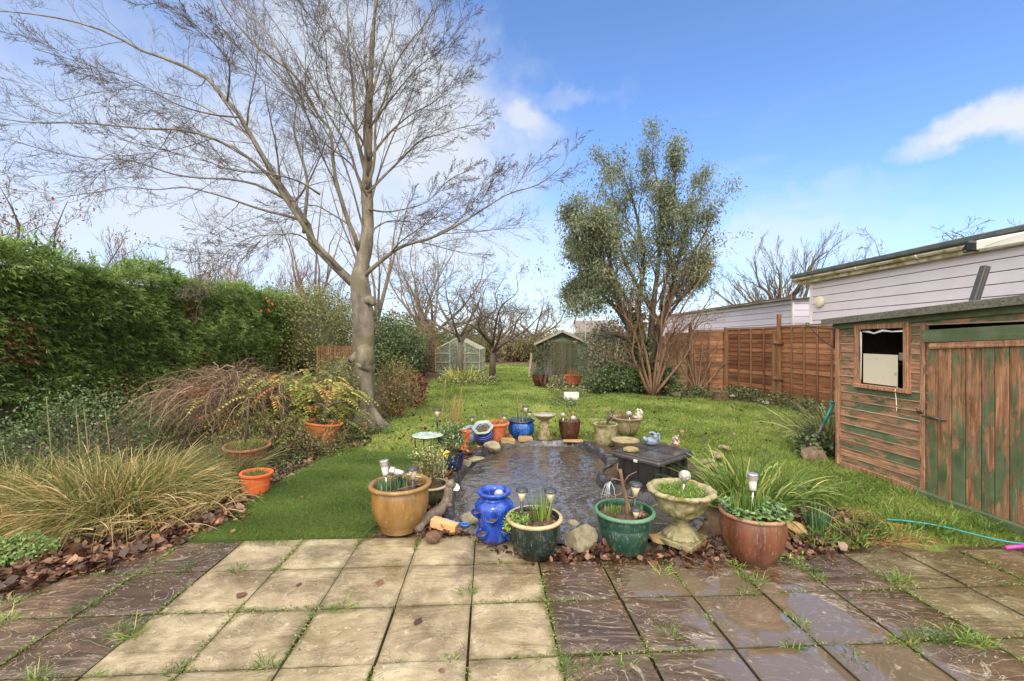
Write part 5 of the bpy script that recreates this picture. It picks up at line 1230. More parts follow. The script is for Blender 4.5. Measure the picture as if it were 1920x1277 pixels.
m_bluemid = glaze('streaked_blue_glaze', s(10, 30, 82), s(16, 66, 146), s(40, 110, 190), .12, 6, .2, s(70, 140, 205))
m_navy = glaze('navy_glaze', s(16, 20, 44), s(28, 36, 84), None, .15)
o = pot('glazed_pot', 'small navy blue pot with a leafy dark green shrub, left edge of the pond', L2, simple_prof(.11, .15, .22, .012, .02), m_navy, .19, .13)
potshrub(o, (0, 0, .36), np.array([.20, .18, .20]), 1500, .034, leafmat('glossy_edged_leaves', [(0, s(40, 66, 38)), (.6, s(76, 104, 62)), (.9, s(150, 164, 116)), (1, s(196, 200, 160))], .35, .15), .19, 3)
solar('round white-capped solar light beside the yellow windmill', at(822, 862, .22)-np.array([0, 0, .2]), .19, 'cone', sc=1.2)
# windmill toy
b_ = at(828, 940)+np.array([0, .12, .17]); o = thing('garden_windmill', 'pale yellow plastic windmill on a white stick in the olive pot', 'windmill', b_); hgt = .26
mb = MB(); tube(mb, [(0, 0, -.06), (0, 0, hgt)], .004, 6); mb.build('stick', m_white, o)
t = T('yellow_plastic', .4); t.set('Base Color', s(216, 196, 84)); mb = MB()
for k in range(5):
    a = k*2*np.pi/5+.3; dx, dz = math.cos(a), math.sin(a); px2, pz2 = math.cos(a+.7), math.sin(a+.7)
    V = [(0, -.012, hgt), (dx*.055, -.03, hgt+dz*.055), (dx*.07, -.014, hgt+dz*.07), (px2*.05, -.008, hgt+pz2*.05), (0, -.006, hgt)]
    mb.add(V+[(x, y+.003, z) for x, y, z in V], [np.array([[0, 1, 2, 3], [5, 8, 7, 6], [0, 5, 6, 1], [1, 6, 7, 2], [2, 7, 8, 3]])])
mb.build('sails', t.m, o, smooth=False); mb = MB(); blob(mb, (0, -.022, hgt), (.01, .008, .01), sub=2); mb.build('hub', m_white, o)

# glass-topped side table
c_ = at(802, 905); c_[1] = 4.95; c_[0] = (801-960)*4.95/F; o = thing('garden_table', 'small round mosaic glass table on thin black legs at the edge of the artificial turf', 'table', c_)
zt_ = H-(815-640)*4.95/F
t = T('mosaic_glass_top', .12); v_ = t.voro(26, feature='DISTANCE_TO_EDGE'); t.set('Base Color', t.mix(t.step(v_, .02, .06), s(92, 120, 104), t.ramp(t.voro(26, out='Color'), [(.2, s(140, 164, 150)), (.8, s(196, 204, 194))]))); t.bump(v_, .3, .004)
mb = MB(); lathe(mb, [(0, zt_-.012), (.165, zt_-.012), (.172, zt_-.006), (.165, zt_), (0, zt_)], 36); tp_ = mb.build('tabletop', t.m, o, sharp=40)
mb = MB(); a = np.linspace(0, 2*np.pi, 30); tube(mb, np.stack([.15*np.cos(a), .15*np.sin(a), np.full(30, zt_-.018)], -1), .005, 6); mb.build('ring', m_black, o)
for k in range(4):
    a = k*np.pi/2+.5; mb = MB(); tube(mb, [(.145*math.cos(a), .145*math.sin(a), zt_-.016), (.135*math.cos(a), .135*math.sin(a), zt_*.7), (.10*math.cos(a), .10*math.sin(a), zt_*.35), (.15*math.cos(a), .15*math.sin(a), .0)], .006, 6, res=12); mb.build('leg', m_black, o)
solar('black-capped solar light standing behind the glass table', np.array([(820-960)*5.6/F, 5.6, .52]), .10, 'cone', sc=1.2)

# terracotta square-ish pot & stems behind table
L = at(862, 846); L[1] += .1
o = pot('terracotta_pot', 'orange terracotta pot with tall dry canes, half hidden by the shrub', L, simple_prof(.105, .135, .26, .012), m_terra_or, .23, .12)
mb = MB()
for k in range(5):
    b = np.array([rng.normal(-.04, .04), rng.normal(0, .04), .22]); tube(mb, [b, b+[rng.normal(0, .02), 0, .3], b+[rng.normal(.02, .04), 0, rng.uniform(.4, .62)]], [.007, .006, .003], 5)
mb.build('dry_stems', m_dry, o)
for lb, u0, u1, vt in (('tallest ochre cane in the grass left of the blue pots', 826, 836, 710), ('thin cane right of the tallest ochre cane', 838, 852, 742), ('leaning cane nearest the blue pots', 852, 866, 728)):
    b = at(u0, 822); tp = atd(u1, vt, b[1]); mb = MB(); tube(mb, [b*0, (tp-b)*.5+rng.normal(0, .01, 3), tp-b], [.009, .008, .005], 6, res=8); oc = mb.build('cane', m_dry); oc.location = tuple(b); tag(oc, lb, 'cane', 'canes standing in the lawn edge')
# tilted blue scalloped pot lying
L = at(905, 836); L[1] += .12
sc_ = lambda a, r, z: r*(1+np.where(z > .2, .05*np.cos(a*6), 0))
t = T('ribbed_blue_glaze', .14); sp = t.node('SeparateXYZ', {0: t.co()}).outputs[2]; t.set('Base Color', t.mix(t.step(t.math('SINE', t.math('MULTIPLY', sp, 210.)), .3, .9), s(24, 34, 120), s(120, 134, 206))); m_rib = t.m
o = pot('fallen_urn', 'tipped-over ribbed blue urn with pale green rim left of the terracotta pot', L+np.array([.02, 0, .06]), [(0, 0), (.085, 0), (.12, .04), (.14, .10), (.13, .15), (.10, .185), (.10, .20), (.15, .235), (.155, .25), (.135, .25), (.09, .22), (.085, .2)], m_rib, .215, .09, ([(.118, .238), (.15, .236), (.16, .248), (.15, .26), (.118, .256), (.1, .235)], glaze('pale_green_glaze', s(120, 140, 122), s(182, 192, 172))), rx=.5, ry=-.1, fn=sc_)
tuft(o, 'weeds', m_chick, (0, 0, .21), 26, .06, .07, .014, .6, .3, 3)
solar('small black-capped solar light above the tipped-over blue urn', at(882, 826)+np.array([0, .3, .1]), .20, 'cone')
o = pot('glazed_pot', 'pale blue-and-white glazed pot lying behind the tipped-over blue urn', at(880, 838)+np.array([0, .3, .02]), simple_prof(.10, .12, .2, .01, .02), glaze('blue_white_glaze', s(90, 110, 180), s(196, 204, 224), None, .15, 9), .17, .10, rx=.3, ry=-.4)
# the back row
L = at(928, 832); L[1] += .16
terr = pot('terracotta_pot', 'round terracotta pot with dry orange stalks, between the tipped urn and the blue pot', L, [(0, 0), (.125, 0), (.13, .01), (.185, .24), (.19, .25), (.215, .262), (.222, .28), (.215, .295), (.2, .298), (.19, .285), (.185, .24)], m_terra, .265, .185)
shoots(terr, 'dry_stalks', leafmat('orange_dry_stalks', [(0, s(150, 84, 50)), (1, s(206, 150, 104))], .7, .2), np.array([0, 0, .26])+disc(.16, 120), .12, .012, .5, .1, 3)
L = at(978, 826); L[1] += .17
blu = pot('glazed_pot', 'wide shiny blue pot with bulb shoots beside the birdbath', L, [(0, 0), (.13, 0), (.14, .012), (.185, .07), (.212, .14), (.21, .2), (.19, .25), (.185, .262), (.205, .272), (.215, .285), (.205, .296), (.188, .292), (.18, .27), (.175, .24)], m_bluemid, .26, .178, ([(.184, .262), (.206, .27), (.219, .285), (.206, .299), (.186, .294)], m_navy))
shoots(blu, 'bulb_shoots', m_daff, np.array([0, 0, .26])+disc(.14, 60), .12, .010, .12, 0, 3)
mb = MB(); tube(mb, [(-.06, 0, .24), (-.065, 0, .5), (-.06, 0, .66)], [.012, .010, .008], 6); tube(mb, [(.0, .02, .24), (.03, .02, .6)], .005, 5); mb.build('dry_stems', bark_red, blu)
solar('pair-left glassy solar light in the blue pot beside the birdbath', L+np.array([.07, .0, .26]), .19, 'cone', sc=1.25)
solar('small dark-capped solar light at the right rim of the wide blue pot', L+np.array([.13, -.02, .26]), .15, 'cone')
solar('tiny dark-capped solar light at the right rim of the round terracotta pot', at(928, 832)+np.array([.14, .16, .26]), .13, 'cone')
def birdbath(label, loc, h, rb, m1, m2, statue=True, group='birdbaths'):
    o = thing('birdbath', label, 'birdbath', loc, group=group)
    mb = MB(); sc2 = lambda a, r, z: r*(1+.03*np.cos(a*10)); lathe(mb, [(0, h-.09), (rb*.35, h-.088), (rb*.62, h-.055), (rb*.9, h-.02), (rb, h-.004), (rb*.99, h+.006), (rb*.88, h), (rb*.6, h-.022), (0, h-.03)], 50, fn=sc2); mb.build('bowl', m1, o)
    mb = MB(); fn3 = lambda a, r, z: r*(1+.10*np.sin(a*3+z*20)+.05*np.cos(a*5-z*31)); lathe(mb, [(0, 0), (rb*.62, 0), (rb*.60, .03), (rb*.5, .07), (rb*.40, h*.3), (rb*.34, h*.45), (rb*.42, h*.55), (rb*.36, h*.66), (rb*.26, h*.72), (rb*.34, h*.80), (rb*.30, h-.075), (0, h-.075)], 36, fn=fn3); V, t_ = mb.V[0]; V = V*(1+.06*pnoise(V, 22, 3))[:, None]; mb.V[0] = (V, t_)
    if statue:
        blob(mb, (.0, -rb*.32, h*.62), (.035, .03, .04), .2, 3, 4); blob(mb, (.01, -rb*.34, h*.42), (.05, .04, .085), .2, 3, 5); blob(mb, (-.04, -rb*.4, h*.2), (.03, .03, .07), .2, 3, 6); blob(mb, (.05, -rb*.4, h*.22), (.03, .03, .08), .2, 3, 7)
    mb.build('pedestal', m2, o)
    mb = MB(); lathe(mb, [(0, h-.012), (rb*.72, h-.012)], 30); mb.build('bowl_water', T('still_water', .03).set('Base Color', s(150, 140, 132)).m, o)
    return o
L = at(1022, 828); L[1] += .12
birdbath('pale stone birdbath with carved pedestal at the back of the pond', L, .40, .19, m_cast2, m_cast2)
L = at(1070, 828); L[1] += .14
brn = pot('glazed_pot', 'plain dark brown glazed pot right of the pale birdbath', L, [(0, 0), (.11, 0), (.125, .02), (.155, .12), (.17, .24), (.175, .3), (.178, .305), (.17, .308), (.162, .3), (.158, .24)], glaze('dark_brown_glaze', s(44, 22, 16), s(82, 40, 28), s(104, 60, 46), .22, 8, .15), .285, .158, n=36)
shoots(brn, 'wispy_twigs', m_dry, np.array([.06, 0, .28])+disc(.08, 34), .22, .005, .35, 0, 4)
shoots(brn, 'shoots', m_chick, np.array([-.02, 0, .28])+disc(.1, 26), .07, .008, .3, 0, 3)
solar('dark-mottled glass globe light in the dark brown pot', L+np.array([-.10, 0, .28]), .11, 'ball'); solar('plain white globe light at the front of the dark brown pot', L+np.array([.05, -.08, .28]), .06, 'ball', sc=1.2)
# two cast stone planters
L = at(1140, 838); L[1] += .16
rel = lambda a, r, z: r*(1+np.where((z > .05) & (z < .27), .02*np.cos(a*8)+.015*np.sin(z*80)*np.cos(a*4), 0))
p1 = pot('stone_planter', 'drum-shaped mossy stone planter with relief pattern beside the dark ornament', L, [(0, 0), (.13, 0), (.15, .03), (.16, .1), (.168, .2), (.172, .28), (.18, .29), (.182, .31), (.17, .315), (.155, .31), (.15, .28)], m_cast, .295, .155, fn=rel)
tuft(p1, 'weeds', m_chick, (.03, 0, .29), 60, .11, .06, .01, .5, .2, 3)
L = at(1185, 822); L[1] += .3
sc6 = lambda a, r, z: r*(1+np.where(z > .22, .04*np.cos(a*8), .012*np.cos(a*8)))
p2 = pot('stone_planter', 'fluted stone planter with scalloped rim and dead stems, behind the black box', L, [(0, 0), (.12, 0), (.15, .03), (.19, .1), (.21, .18), (.215, .24), (.245, .26), (.25, .28), (.24, .292), (.22, .285), (.2, .25)], m_cast2, .265, .2, fn=sc6)
shoots(p2, 'dead_stems', leafmat('dead_grey_stems', [(0, s(92, 70, 52)), (1, s(148, 122, 96))], .8, .1), np.array([-.04, 0, .26])+disc(.13, 150), .18, .006, .4, 0, 3)
# ornaments on and around them
m_orn = T('dark_bronze_resin', .4); m_orn.set('Base Color', m_orn.ramp(m_orn.noise(40), [(.35, s(40, 32, 28)), (.7, s(96, 78, 66))])); m_orn = m_orn.m
c0 = at(1140, 838)+np.array([.06, .16, .30]); o = thing('bird_ornament', 'small dark bird ornament perched on the drum-shaped stone planter', 'ornament', c0)
mb = MB(); tube(mb, [(-.03, 0, -.01), (-.025, 0, .06), (.0, 0, .10), (.03, 0, .15), (.05, 0, .19), (.05, 0, .20)], [.010, .014, .032, .036, .022, .008], 12, res=14); blob(mb, (.045, 0, .195), (.026, .022, .022), 0, 1, 1, 2); tube(mb, [(.05, 0, .195), (.02, -.01, .21), (-.03, -.01, .20)], [.010, .006, .002], 6); tube(mb, [(.02, -.02, .12), (.05, -.045, .09), (.03, -.04, .05)], [.02, .018, .004], 8); mb.build('body', m_orn, o)
m_wh = stonemat('white_painted_resin', s(160, 152, 140), s(204, 198, 188), s(140, 130, 108), 20, .62, .4)
c0 = at(1185, 822)+np.array([.18, .26, .27]); o = thing('squirrel_ornament', 'white squirrel ornament on the right rim of the fluted stone planter', 'ornament', c0)
mb = MB(); tube(mb, [(0, 0, 0), (.0, 0, .04), (.0, 0, .09), (-.008, 0, .125)], [.032, .036, .028, .018], 12, res=10); blob(mb, (-.012, -.005, .14), (.022, .02, .02)); tube(mb, [(.03, 0, .01), (.055, 0, .06), (.045, 0, .12), (.02, 0, .155)], [.018, .026, .026, .012], 10, res=10); blob(mb, (-.018, 0, .162), (.006, .005, .01)); blob(mb, (-.005, .006, .162), (.006, .005, .01)); tube(mb, [(-.02, 0, .09), (-.04, 0, .08), (-.045, 0, .09)], [.010, .008, .006], 6)
blob(mb, (-.05, .0, .02), (.03, .025, .025), .2, 3, 2); mb.build('body', m_wh, o)
o = solar('crackled disc-shaped glass light leaning over the front of the fluted stone planter', at(1185, 822)+np.array([.0, .10, .14]), .20, 'ball', (.25, -.15), 1.3)
o = thing('stone_dish', 'cream stone dish ring on the ground behind the black box', 'dish', at(1178, 838, .1)+np.array([0, .15, -.1])); mb = MB(); a = np.linspace(0, 2*np.pi, 30); lathe(mb, [(0, .0), (.1, 0), (.16, .13), (.19, .15), (.195, .165), (.18, .17), (.15, .15), (0, .10)], 36); mb.build('dish', m_cast2, o)

# ------------------------------------------------------------------ black storage box at the pond
A = np.array([1.105, 4.73]); B = np.array([1.46, 4.25]); C = np.array([1.99, 4.68]); cb = (A+C)/2
ex = unit(C-B); lx = np.linalg.norm(C-B); ly = np.linalg.norm(A-B); rzb = math.atan2(ex[1], ex[0])
bx = thing('storage_box', 'black ribbed plastic storage box with wet flat lid on the right edge of the pond', 'storage box', (cb[0], cb[1], -.02), rzb)
t = T('black_box_plastic', .3, .5); t.set('Base Color', t.ramp(t.noise(7, detail=5), [(.3, s(24, 24, 25)), (.7, s(44, 43, 44))])); t.bump(t.noise(30), .15, .005); m_box_bk = t.m
t = T('wet_lid_plastic', .18, .5); t.set('Base Color', t.ramp(t.noise(5, detail=6), [(.3, s(44, 40, 40)), (.7, s(78, 72, 72))])); t.set('Roughness', t.math('MULTIPLY_ADD', t.noise(4, detail=5), .5, .0)); t.bump(t.noise(6, detail=3), .2, .02); m_lid = t.m
mb = MB(); hx, hy, hz = lx/2, ly/2, .37
box(mb, (0, 0, .155), (lx-.09, ly-.09, .31), .03)
mb.build('body', m_box_bk, bx, smooth=False)
mb = MB()
for k in range(4): 
    x = -hx+.12+k*(lx-.24)/3; box(mb, (x, -hy+.035, .15), (.05, .03, .28), .006); box(mb, (x, hy-.035, .15), (.05, .03, .28), .006)
for k in range(3):
    y = -hy+.12+k*(ly-.24)/2; box(mb, (-hx+.035, y, .15), (.03, .05, .28), .006); box(mb, (hx-.035, y, .15), (.03, .05, .28), .006)
mb.build('ribs', m_box_bk, bx, smooth=False)
mb = MB(); box(mb, (0, 0, .325), (lx, ly, .06), .02); box(mb, (0, 0, .36), (lx-.03, ly-.03, .02), .008); lid = mb.build('lid', m_lid, bx, smooth=False)
mb = MB(); box(mb, (-.02, 0, .372), (.012, ly-.06, .006), .002); box(mb, (0, .02, .3715), (lx-.06, .01, .006), .002); mb.build('lid_seams', m_box_bk, lid, smooth=False)
mb = MB(); box(mb, (hx+.025, .0, .26), (.05, .16, .09), .02); hd = mb.build('handle', m_box_bk, bx, smooth=False); mb = MB(); box(mb, (hx+.052, -.03, .27), (.004, .03, .03)); mb.build('silver_latch', m_steel, hd, smooth=False)
mb = MB(); box(mb, (-hx-.002, -.02, .315), (.006, .045, .028), .001); mb.build('pale_label', m_white, bx, smooth=False)
top = lambda x, y, z=.372: (Matrix.Translation((cb[0], cb[1], -.02)) @ Matrix.Rotation(rzb, 4, 'Z') @ Vector((x, y, z)))[:]
# pale blue watering-can-like elephant lying on its back
t = T('pale_blue_resin', .4); t.set('Base Color', t.ramp(t.noise(12), [(.3, s(92, 110, 124)), (.7, s(128, 146, 160))])); 
o = thing('elephant_ornament', 'pale blue elephant figurine lying on its back on the black box', 'ornament', atd(1221, 827, 4.93)+np.array([0, 0, .0]), 0)
o.location.z = .352
mb = MB(); blob(mb, (0, 0, .045), (.082, .055, .048), .05, 2, 1); blob(mb, (.055, -.005, .075), (.04, .04, .04)); blob(mb, (.04, -.02, .10), (.03, .028, .03))
tube(mb, [(.045, -.02, .11), (.025, -.02, .14), (-.005, -.02, .15), (-.03, -.02, .14)], [.024, .017, .012, .008], 10, res=12)
tube(mb, [(.07, -.01, .05), (.095, -.01, .10), (.08, -.01, .135), (.05, -.01, .12)], [.018, .012, .010, .010], 8, res=12)
for x, y, l_, tx in ((-.07, -.02, .085, -.02), (-.06, .03, .08, -.015), (-.02, -.03, .055, .0), (.02, .035, .05, .0)): tube(mb, [(x*.7, y, .05), (x+tx, y, l_), (x+tx, y, l_+.02)], [.026, .02, .019], 9)
blob(mb, (.075, -.045, .085), (.012, .03, .035)); mb.build('body', t.m, o)
t = T('pinkish_shell_mosaic', .5); t.set('Base Color', t.ramp(t.voro(60, out='Color'), [(.2, s(84, 56, 56)), (.5, s(132, 104, 94)), (.8, s(184, 170, 150))])); t.bump(t.voro(60), .8, .01)
o = thing('owl_ornament', 'small mottled pink owl ornament at the back corner of the black box', 'ornament', atd(1267, 835, 4.83)); o.location.z = .352
mb = MB(); lathe(mb, [(0, 0), (.038, 0), (.046, .03), (.045, .06), (.036, .085), (.038, .105), (.03, .122), (0, .128)], 20); V, t_ = mb.V[0]; V = V+unit(V-[0, 0, .06])*(.008*pnoise(V, 60, 2))[:, None]; mb.V[0] = (V, t_)
blob(mb, (-.024, -.01, .128), (.009, .008, .016)); blob(mb, (.024, -.01, .128), (.009, .008, .016)); mb.build('body', t.m, o)
mb = MB()
for x in (-.014, .014): blob(mb, (x, -.036, .103), (.009, .006, .009), sub=2)
blob(mb, (0, -.042, .092), (.004, .006, .008), sub=2); mb.build('eyes_and_beak', m_orn, o)
o = thing('shell_ornament', 'cream crab-shaped stone near the front of the black box lid', 'ornament', atd(1183, 841, 4.67)); o.location.z = .352
mb = MB(); fl = lambda a, r, z: r*(1+.10*np.cos(a*8)); lathe(mb, [(0, .0), (.075, .0), (.085, .01), (.07, .03), (.04, .042), (0, .046)], 40, fn=fl, rot=rotm(0, 0, .2)); mb.build('shell', m_cast2, o)
# netting hanging from the box over the water
t = T('black_netting', .6); v = t.co('Object'); sx = t.node('SeparateXYZ', {0: t.map((1, 1, 1), (0, 0, 0))})
t.set('Base Color', s(40, 38, 36)); 
mb = MB(); nA = np.array([*A, .30]); nB = np.array([*B, .30]); ax2 = nB-nA; K = 34
outd = np.array([-.8, -.6, 0])
for k in range(K):
    f = k/(K-1)
    for sg in (-1, 1):
        p0 = nA+ax2*f+outd*.012; q0 = p0+np.array([0, 0, -.34])+outd*(.06+.16*abs(f-.2))+ax2*sg*.28
        tube(mb, [p0, (p0+q0)/2+np.array([0, 0, -.03]), q0], .0011, 3, cap=False)
nt_ = mb.build('netting', t.m, origin=np.array([*A, 0.])); tag(nt_, 'fine black pond netting hanging from the black box to the water', 'netting')
# a low fountain: pump outlet and splash
o = thing('pump_outlet', 'white pump outlet spilling water into the pond beside the black box', 'pump', np.array([1.03, 4.45, -.08]))
mb = MB(); tube(mb, [(.10, .1, .0), (.08, .06, .16), (.03, .02, .19), (.0, .0, .17)], [.016, .016, .018, .022], 8, res=10); mb.build('pipe', M_bk, o)
mb = MB(); rs = np.random.default_rng(3)
for k in range(9):
    p = np.array([0, 0, .17]); d_ = np.array([rs.normal(-.05, .035), rs.normal(-.05, .035), 0]); tube(mb, [p, p+d_*.6+[0, 0, -.04], p+d_+[0, 0, -.16]], [.002, .003, .0015], 4, cap=False)
for k in range(50): blob(mb, (rs.normal(-.05, .06), rs.normal(-.05, .06), .005+abs(rs.normal(0, .015))), (.006, .006, .004), sub=1)
mb.build('spilling_water', m_wat, o)

# ------------------------------------------------------------------ front row
# blue strawberry pot
L = at(925, 1024); L[1] += .12
sb_ = thing('strawberry_pot', 'tall glossy blue strawberry pot with planting pockets at the front of the pond', 'plant pot', L, .3)
mb = MB(); lathe(mb, [(0, 0), (.095, 0), (.105, .01), (.11, .05), (.112, .10), (.118, .20), (.135, .26), (.138, .285), (.12, .315), (.092, .335), (.086, .345), (.092, .36), (.112, .372), (.122, .385), (.118, .398), (.105, .402), (.088, .392), (.080, .37), (.078, .30)], 48); mb.build('pot', m_blue, sb_)
for k, (a, z) in enumerate([(-1.95, .22), (-2.95, .25), (-2.5, .10), (-1.2, .12), (-.45, .25), (-.7, .06), (.6, .2), (1.8, .2)]):
    mb = MB(); c = np.array([math.cos(a), math.sin(a), 0])*.112+np.array([0, 0, z]); tr_ = rotm(0, 0, a) @ rotm(0, .35, 0)
    lathe(mb, [(0, -.055), (.02, -.05), (.036, -.02), (.042, .005), (.045, .01), (.042, .016), (.036, .012), (.034, .0)], 22, c+np.array([math.cos(a), math.sin(a), 0])*.018, rot=tr_); pk_ = mb.build('pocket', m_blue, sb_)
    mb = MB(); lathe(mb, [(0, .003), (.034, .0)], 14, c+np.array([math.cos(a), math.sin(a), 0])*.018, rot=tr_); mb.build('pocket_soil', m_soil, pk_)
mb = MB(); lathe(mb, [(0, .33), (.08, .33)], 20); mb.build('soil', m_soil, sb_)
sb_.scale = (1.1, 1.1, .96)
o = solar('crackled white globe light sitting in the mouth of the blue strawberry pot', L+np.array([.04, -.03, .32]), .04, 'ball', sc=1.05)
# dark green pot with cream rim
L = at(1003, 1050); L[1] += .09
m_dkg = glaze('dark_teal_glaze', s(12, 22, 22), s(18, 38, 36), s(30, 56, 50), .14, 6)
dg = pot('glazed_pot', 'dark teal glazed pot with cream rim and rushes at the front of the pond', L, [(0, 0), (.115, 0), (.12, .01), (.155, .06), (.182, .13), (.19, .19), (.188, .24), (.184, .26), (.2, .27), (.204, .28), (.196, .29), (.18, .288), (.17, .27)], m_dkg, .262, .172, ([(.184, .262), (.203, .268), (.210, .28), (.2, .294), (.182, .291)], m_creamg))
tuft(dg, 'rushes', m_grassy, (.05, .0, .26), 55, .07, .24, .010, .22, .1, 5)
mb = MB(); P = np.concatenate([np.array([-.12, -.04, .28])+disc(.09, 420), np.array([-.17, -.06, .24])+disc(.06, 200)]); P[:, 2] += rng.normal(0, .02, len(P)); leaves(mb, P, rdir(len(P), .2), rdir(len(P), 1.), .018, .014, .1, 0, rng.uniform(0, 1, len(P))); mb.build('creeping_weed', m_chick, dg)
mb = MB(); leaf_pile(mb, np.array([.06, -.04, .272])+disc(.10, 22), .04); mb.build('dead_leaves', m_leaf, dg)
dg.scale = (1, 1, .95)
solar('black-capped solar light left in the dark teal pot', L+np.array([-.09, .02, .24]), .19, 'cone', sc=1.1); solar('wide-capped solar light right in the dark teal pot', L+np.array([.12, .04, .24]), .17, 'cone', sc=1.15)
# green plastic pot with bare cutting
L = at(1179, 1042); L[1] += .12
m_gp = glaze('green_plastic', s(14, 58, 46), s(22, 76, 60), None, .3, 4)
gp_ = pot('plastic_pot', 'green plastic pot with a bare twiggy stem at the front of the pond', L, [(0, 0), (.145, 0), (.15, .01), (.172, .12), (.19, .215), (.186, .22), (.198, .225), (.206, .30), (.218, .305), (.222, .32), (.215, .332), (.2, .332), (.192, .315), (.19, .26)], m_gp, .29, .185, ([(.205, .304), (.219, .306), (.226, .32), (.218, .335), (.2, .334)], glaze('green_plastic_rim', s(70, 118, 88), s(96, 140, 108), None, .35, 6)))
mb = MB(); tube(mb, [(.02, -.01, .27), (.015, -.01, .40), (-.015, -.01, .55), (-.035, -.01, .68)], [.014, .013, .012, .013], 8, res=12)
for p in ([(-.02, -.01, .58), (-.07, -.02, .60), (-.10, -.02, .60)], [(-.01, -.01, .56), (.03, 0, .62), (.06, 0, .64), (.09, -.01, .66)], [(.0, 0, .48), (-.06, .02, .44), (-.10, .02, .42)], [(.01, 0, .45), (.05, -.02, .44), (.09, -.02, .46)], [(-.03, 0, .63), (-.05, .02, .68), (-.04, .03, .72)]): tube(mb, p, [.007, .005, .003][:len(p)] if len(p) == 3 else [.007, .005, .004, .003], 5)
mb.build('woody_stem', bark_red, gp_)
shoots(gp_, 'shoots', m_grassy, np.concatenate([np.array([-.08, 0, .29])+disc(.07, 60), np.array([.10, .02, .29])+disc(.05, 34)]), .09, .009, .15, .05, 3)
mb = MB(); leaf_pile(mb, np.array([.1, -.08, .30])+disc(.06, 18), .05); leaf_pile(mb, np.array([-.13, -.06, .30])+disc(.04, 8), .05); mb.build('dead_leaves', m_leaf, gp_)
gp_.scale = (1, 1, .87)
solar('cream glass solar light behind the stem in the green plastic pot', L+np.array([.08, .03, .24]), .18, 'cone', (0, .06), 1.2); solar('short pale-topped solar light in the green plastic pot', L+np.array([.06, -.09, .23]), .10, 'cone', sc=.85)
# stone urn on foot
L = at(1293, 1034); L[1] += .16
urn = thing('stone_urn', 'mossy stone urn with leaf relief and square plinth at the right front of the pond', 'urn', L, .75)
mb = MB(); box(mb, (0, 0, .025), (.30, .30, .05), .008); mb.build('plinth', m_cast, urn, smooth=False)
fl = lambda a, r, z: r*(1+np.where(z < .135, .045*np.cos(a*16)*np.clip((.14-z)*12, 0, 1), 0)); mb = MB()
lathe(mb, [(0, .05), (.135, .05), (.138, .06), (.12, .08), (.095, .10), (.072, .125), (.058, .14), (.062, .146), (.064, .152), (.052, .158), (.05, .175), (.056, .182), (.056, .19), (0, .19)], 96, fn=fl); mb.build('foot', m_cast, urn)
fb = lambda a, r, z: r*(1+np.where((z > .2) & (z < .37), .028*np.cos(a*7+2*np.sin(z*34))+.022*np.sin(z*70+3*np.cos(a*7)), 0)+np.where(z > .385, .055*np.abs(np.cos(a*6.5))+.02*np.cos(a*31), 0))
mb = MB(); pr_ = catmull([(0, .19, 0), (.06, .192, 0), (.10, .215, 0), (.145, .25, 0), (.175, .30, 0), (.192, .36, 0), (.205, .385, 0), (.236, .405, 0), (.245, .425, 0), (.225, .44, 0), (.2, .428, 0), (.185, .40, 0), (.175, .36, 0)], 3)[:, :2]; lathe(mb, pr_, 120, fn=fb); V, t_ = mb.V[0]; V = V+unit(V-[0, 0, .3])*(.006*pnoise(V, 26, 1))[:, None]; mb.V[0] = (V, t_); mb.build('bowl', m_cast, urn)
mb = MB(); lathe(mb, [(0, .395), (.18, .38)], 24); mb.build('soil', m_soil, urn)
mb = MB(); P = np.array([0, 0, .40])+disc(.17, 1500); P[:, 2] += rng.uniform(-.01, .03, len(P)); ribbons(mb, P, rdir(len(P), 1.2), .03, .006, .1, 2, rng.uniform(0, 1, len(P))); mb.build('moss', m_chick, urn)
shoots(urn, 'shoots', m_grassy, np.array([.0, -.05, .39])+disc(.05, 26), .08, .009, .15, 0, 3)
urn.scale = (1, 1, .95)
solar('round glass-topped solar light stuck in the mossy stone urn', L+np.array([.0, -.03, .37]), .12, 'ball', (0, .12), 1.25)
# large brown pot
L = at(1432, 1062); L[1] += .12; L[0] += -.01
m_brp = glaze('red_brown_glaze', s(82, 44, 30), s(118, 66, 46), s(140, 90, 66), .22, 6, .3, s(92, 74, 62))
bp = pot('glazed_pot', 'big red-brown glazed pot with upright shoots and round leaves, right of the stone urn', L, [(0, 0), (.13, 0), (.135, .01), (.16, .05), (.195, .12), (.212, .20), (.214, .26), (.208, .31), (.204, .325), (.218, .335), (.222, .347), (.214, .357), (.198, .355), (.19, .33)], m_brp, .325, .192, ([(.204, .327), (.22, .334), (.226, .347), (.216, .360), (.199, .357)], glaze('pinkish_rim_glaze', s(140, 100, 76), s(176, 134, 104), None, .25)))
shoots(bp, 'upright_shoots', m_grassy, np.array([-.02, .02, .32])+disc(.13, 110), .21, .010, .07, .03, 4)
mb = MB(); P = np.concatenate([disc(.21, 240, 0, .55), np.array([.10, -.08, 0])+disc(.10, 120), np.array([.19, .05, 0])+disc(.06, 50)]); P[:, 2] = .36+rng.uniform(-.01, .045, len(P)); Nn = unit(rng.normal(0, .4, (len(P), 3))+[0, 0, 1]); D = unit(np.cross(Nn, rdir(len(P)))); leaves(mb, P, D, Nn, .04, .045, .12, .1, rng.uniform(0, 1, len(P))); mb.build('round_leaves', leafmat('crinkled_green_leaves', [(0, s(62, 88, 48)), (.6, s(98, 128, 76)), (1, s(142, 164, 110))], .45, .2), bp)
bp.scale = (1, 1, .95)
solar('steel and clear glass solar light rising from the big red-brown pot', L+np.array([-.02, -.04, .30]), .27, 'tube', sc=1.15)
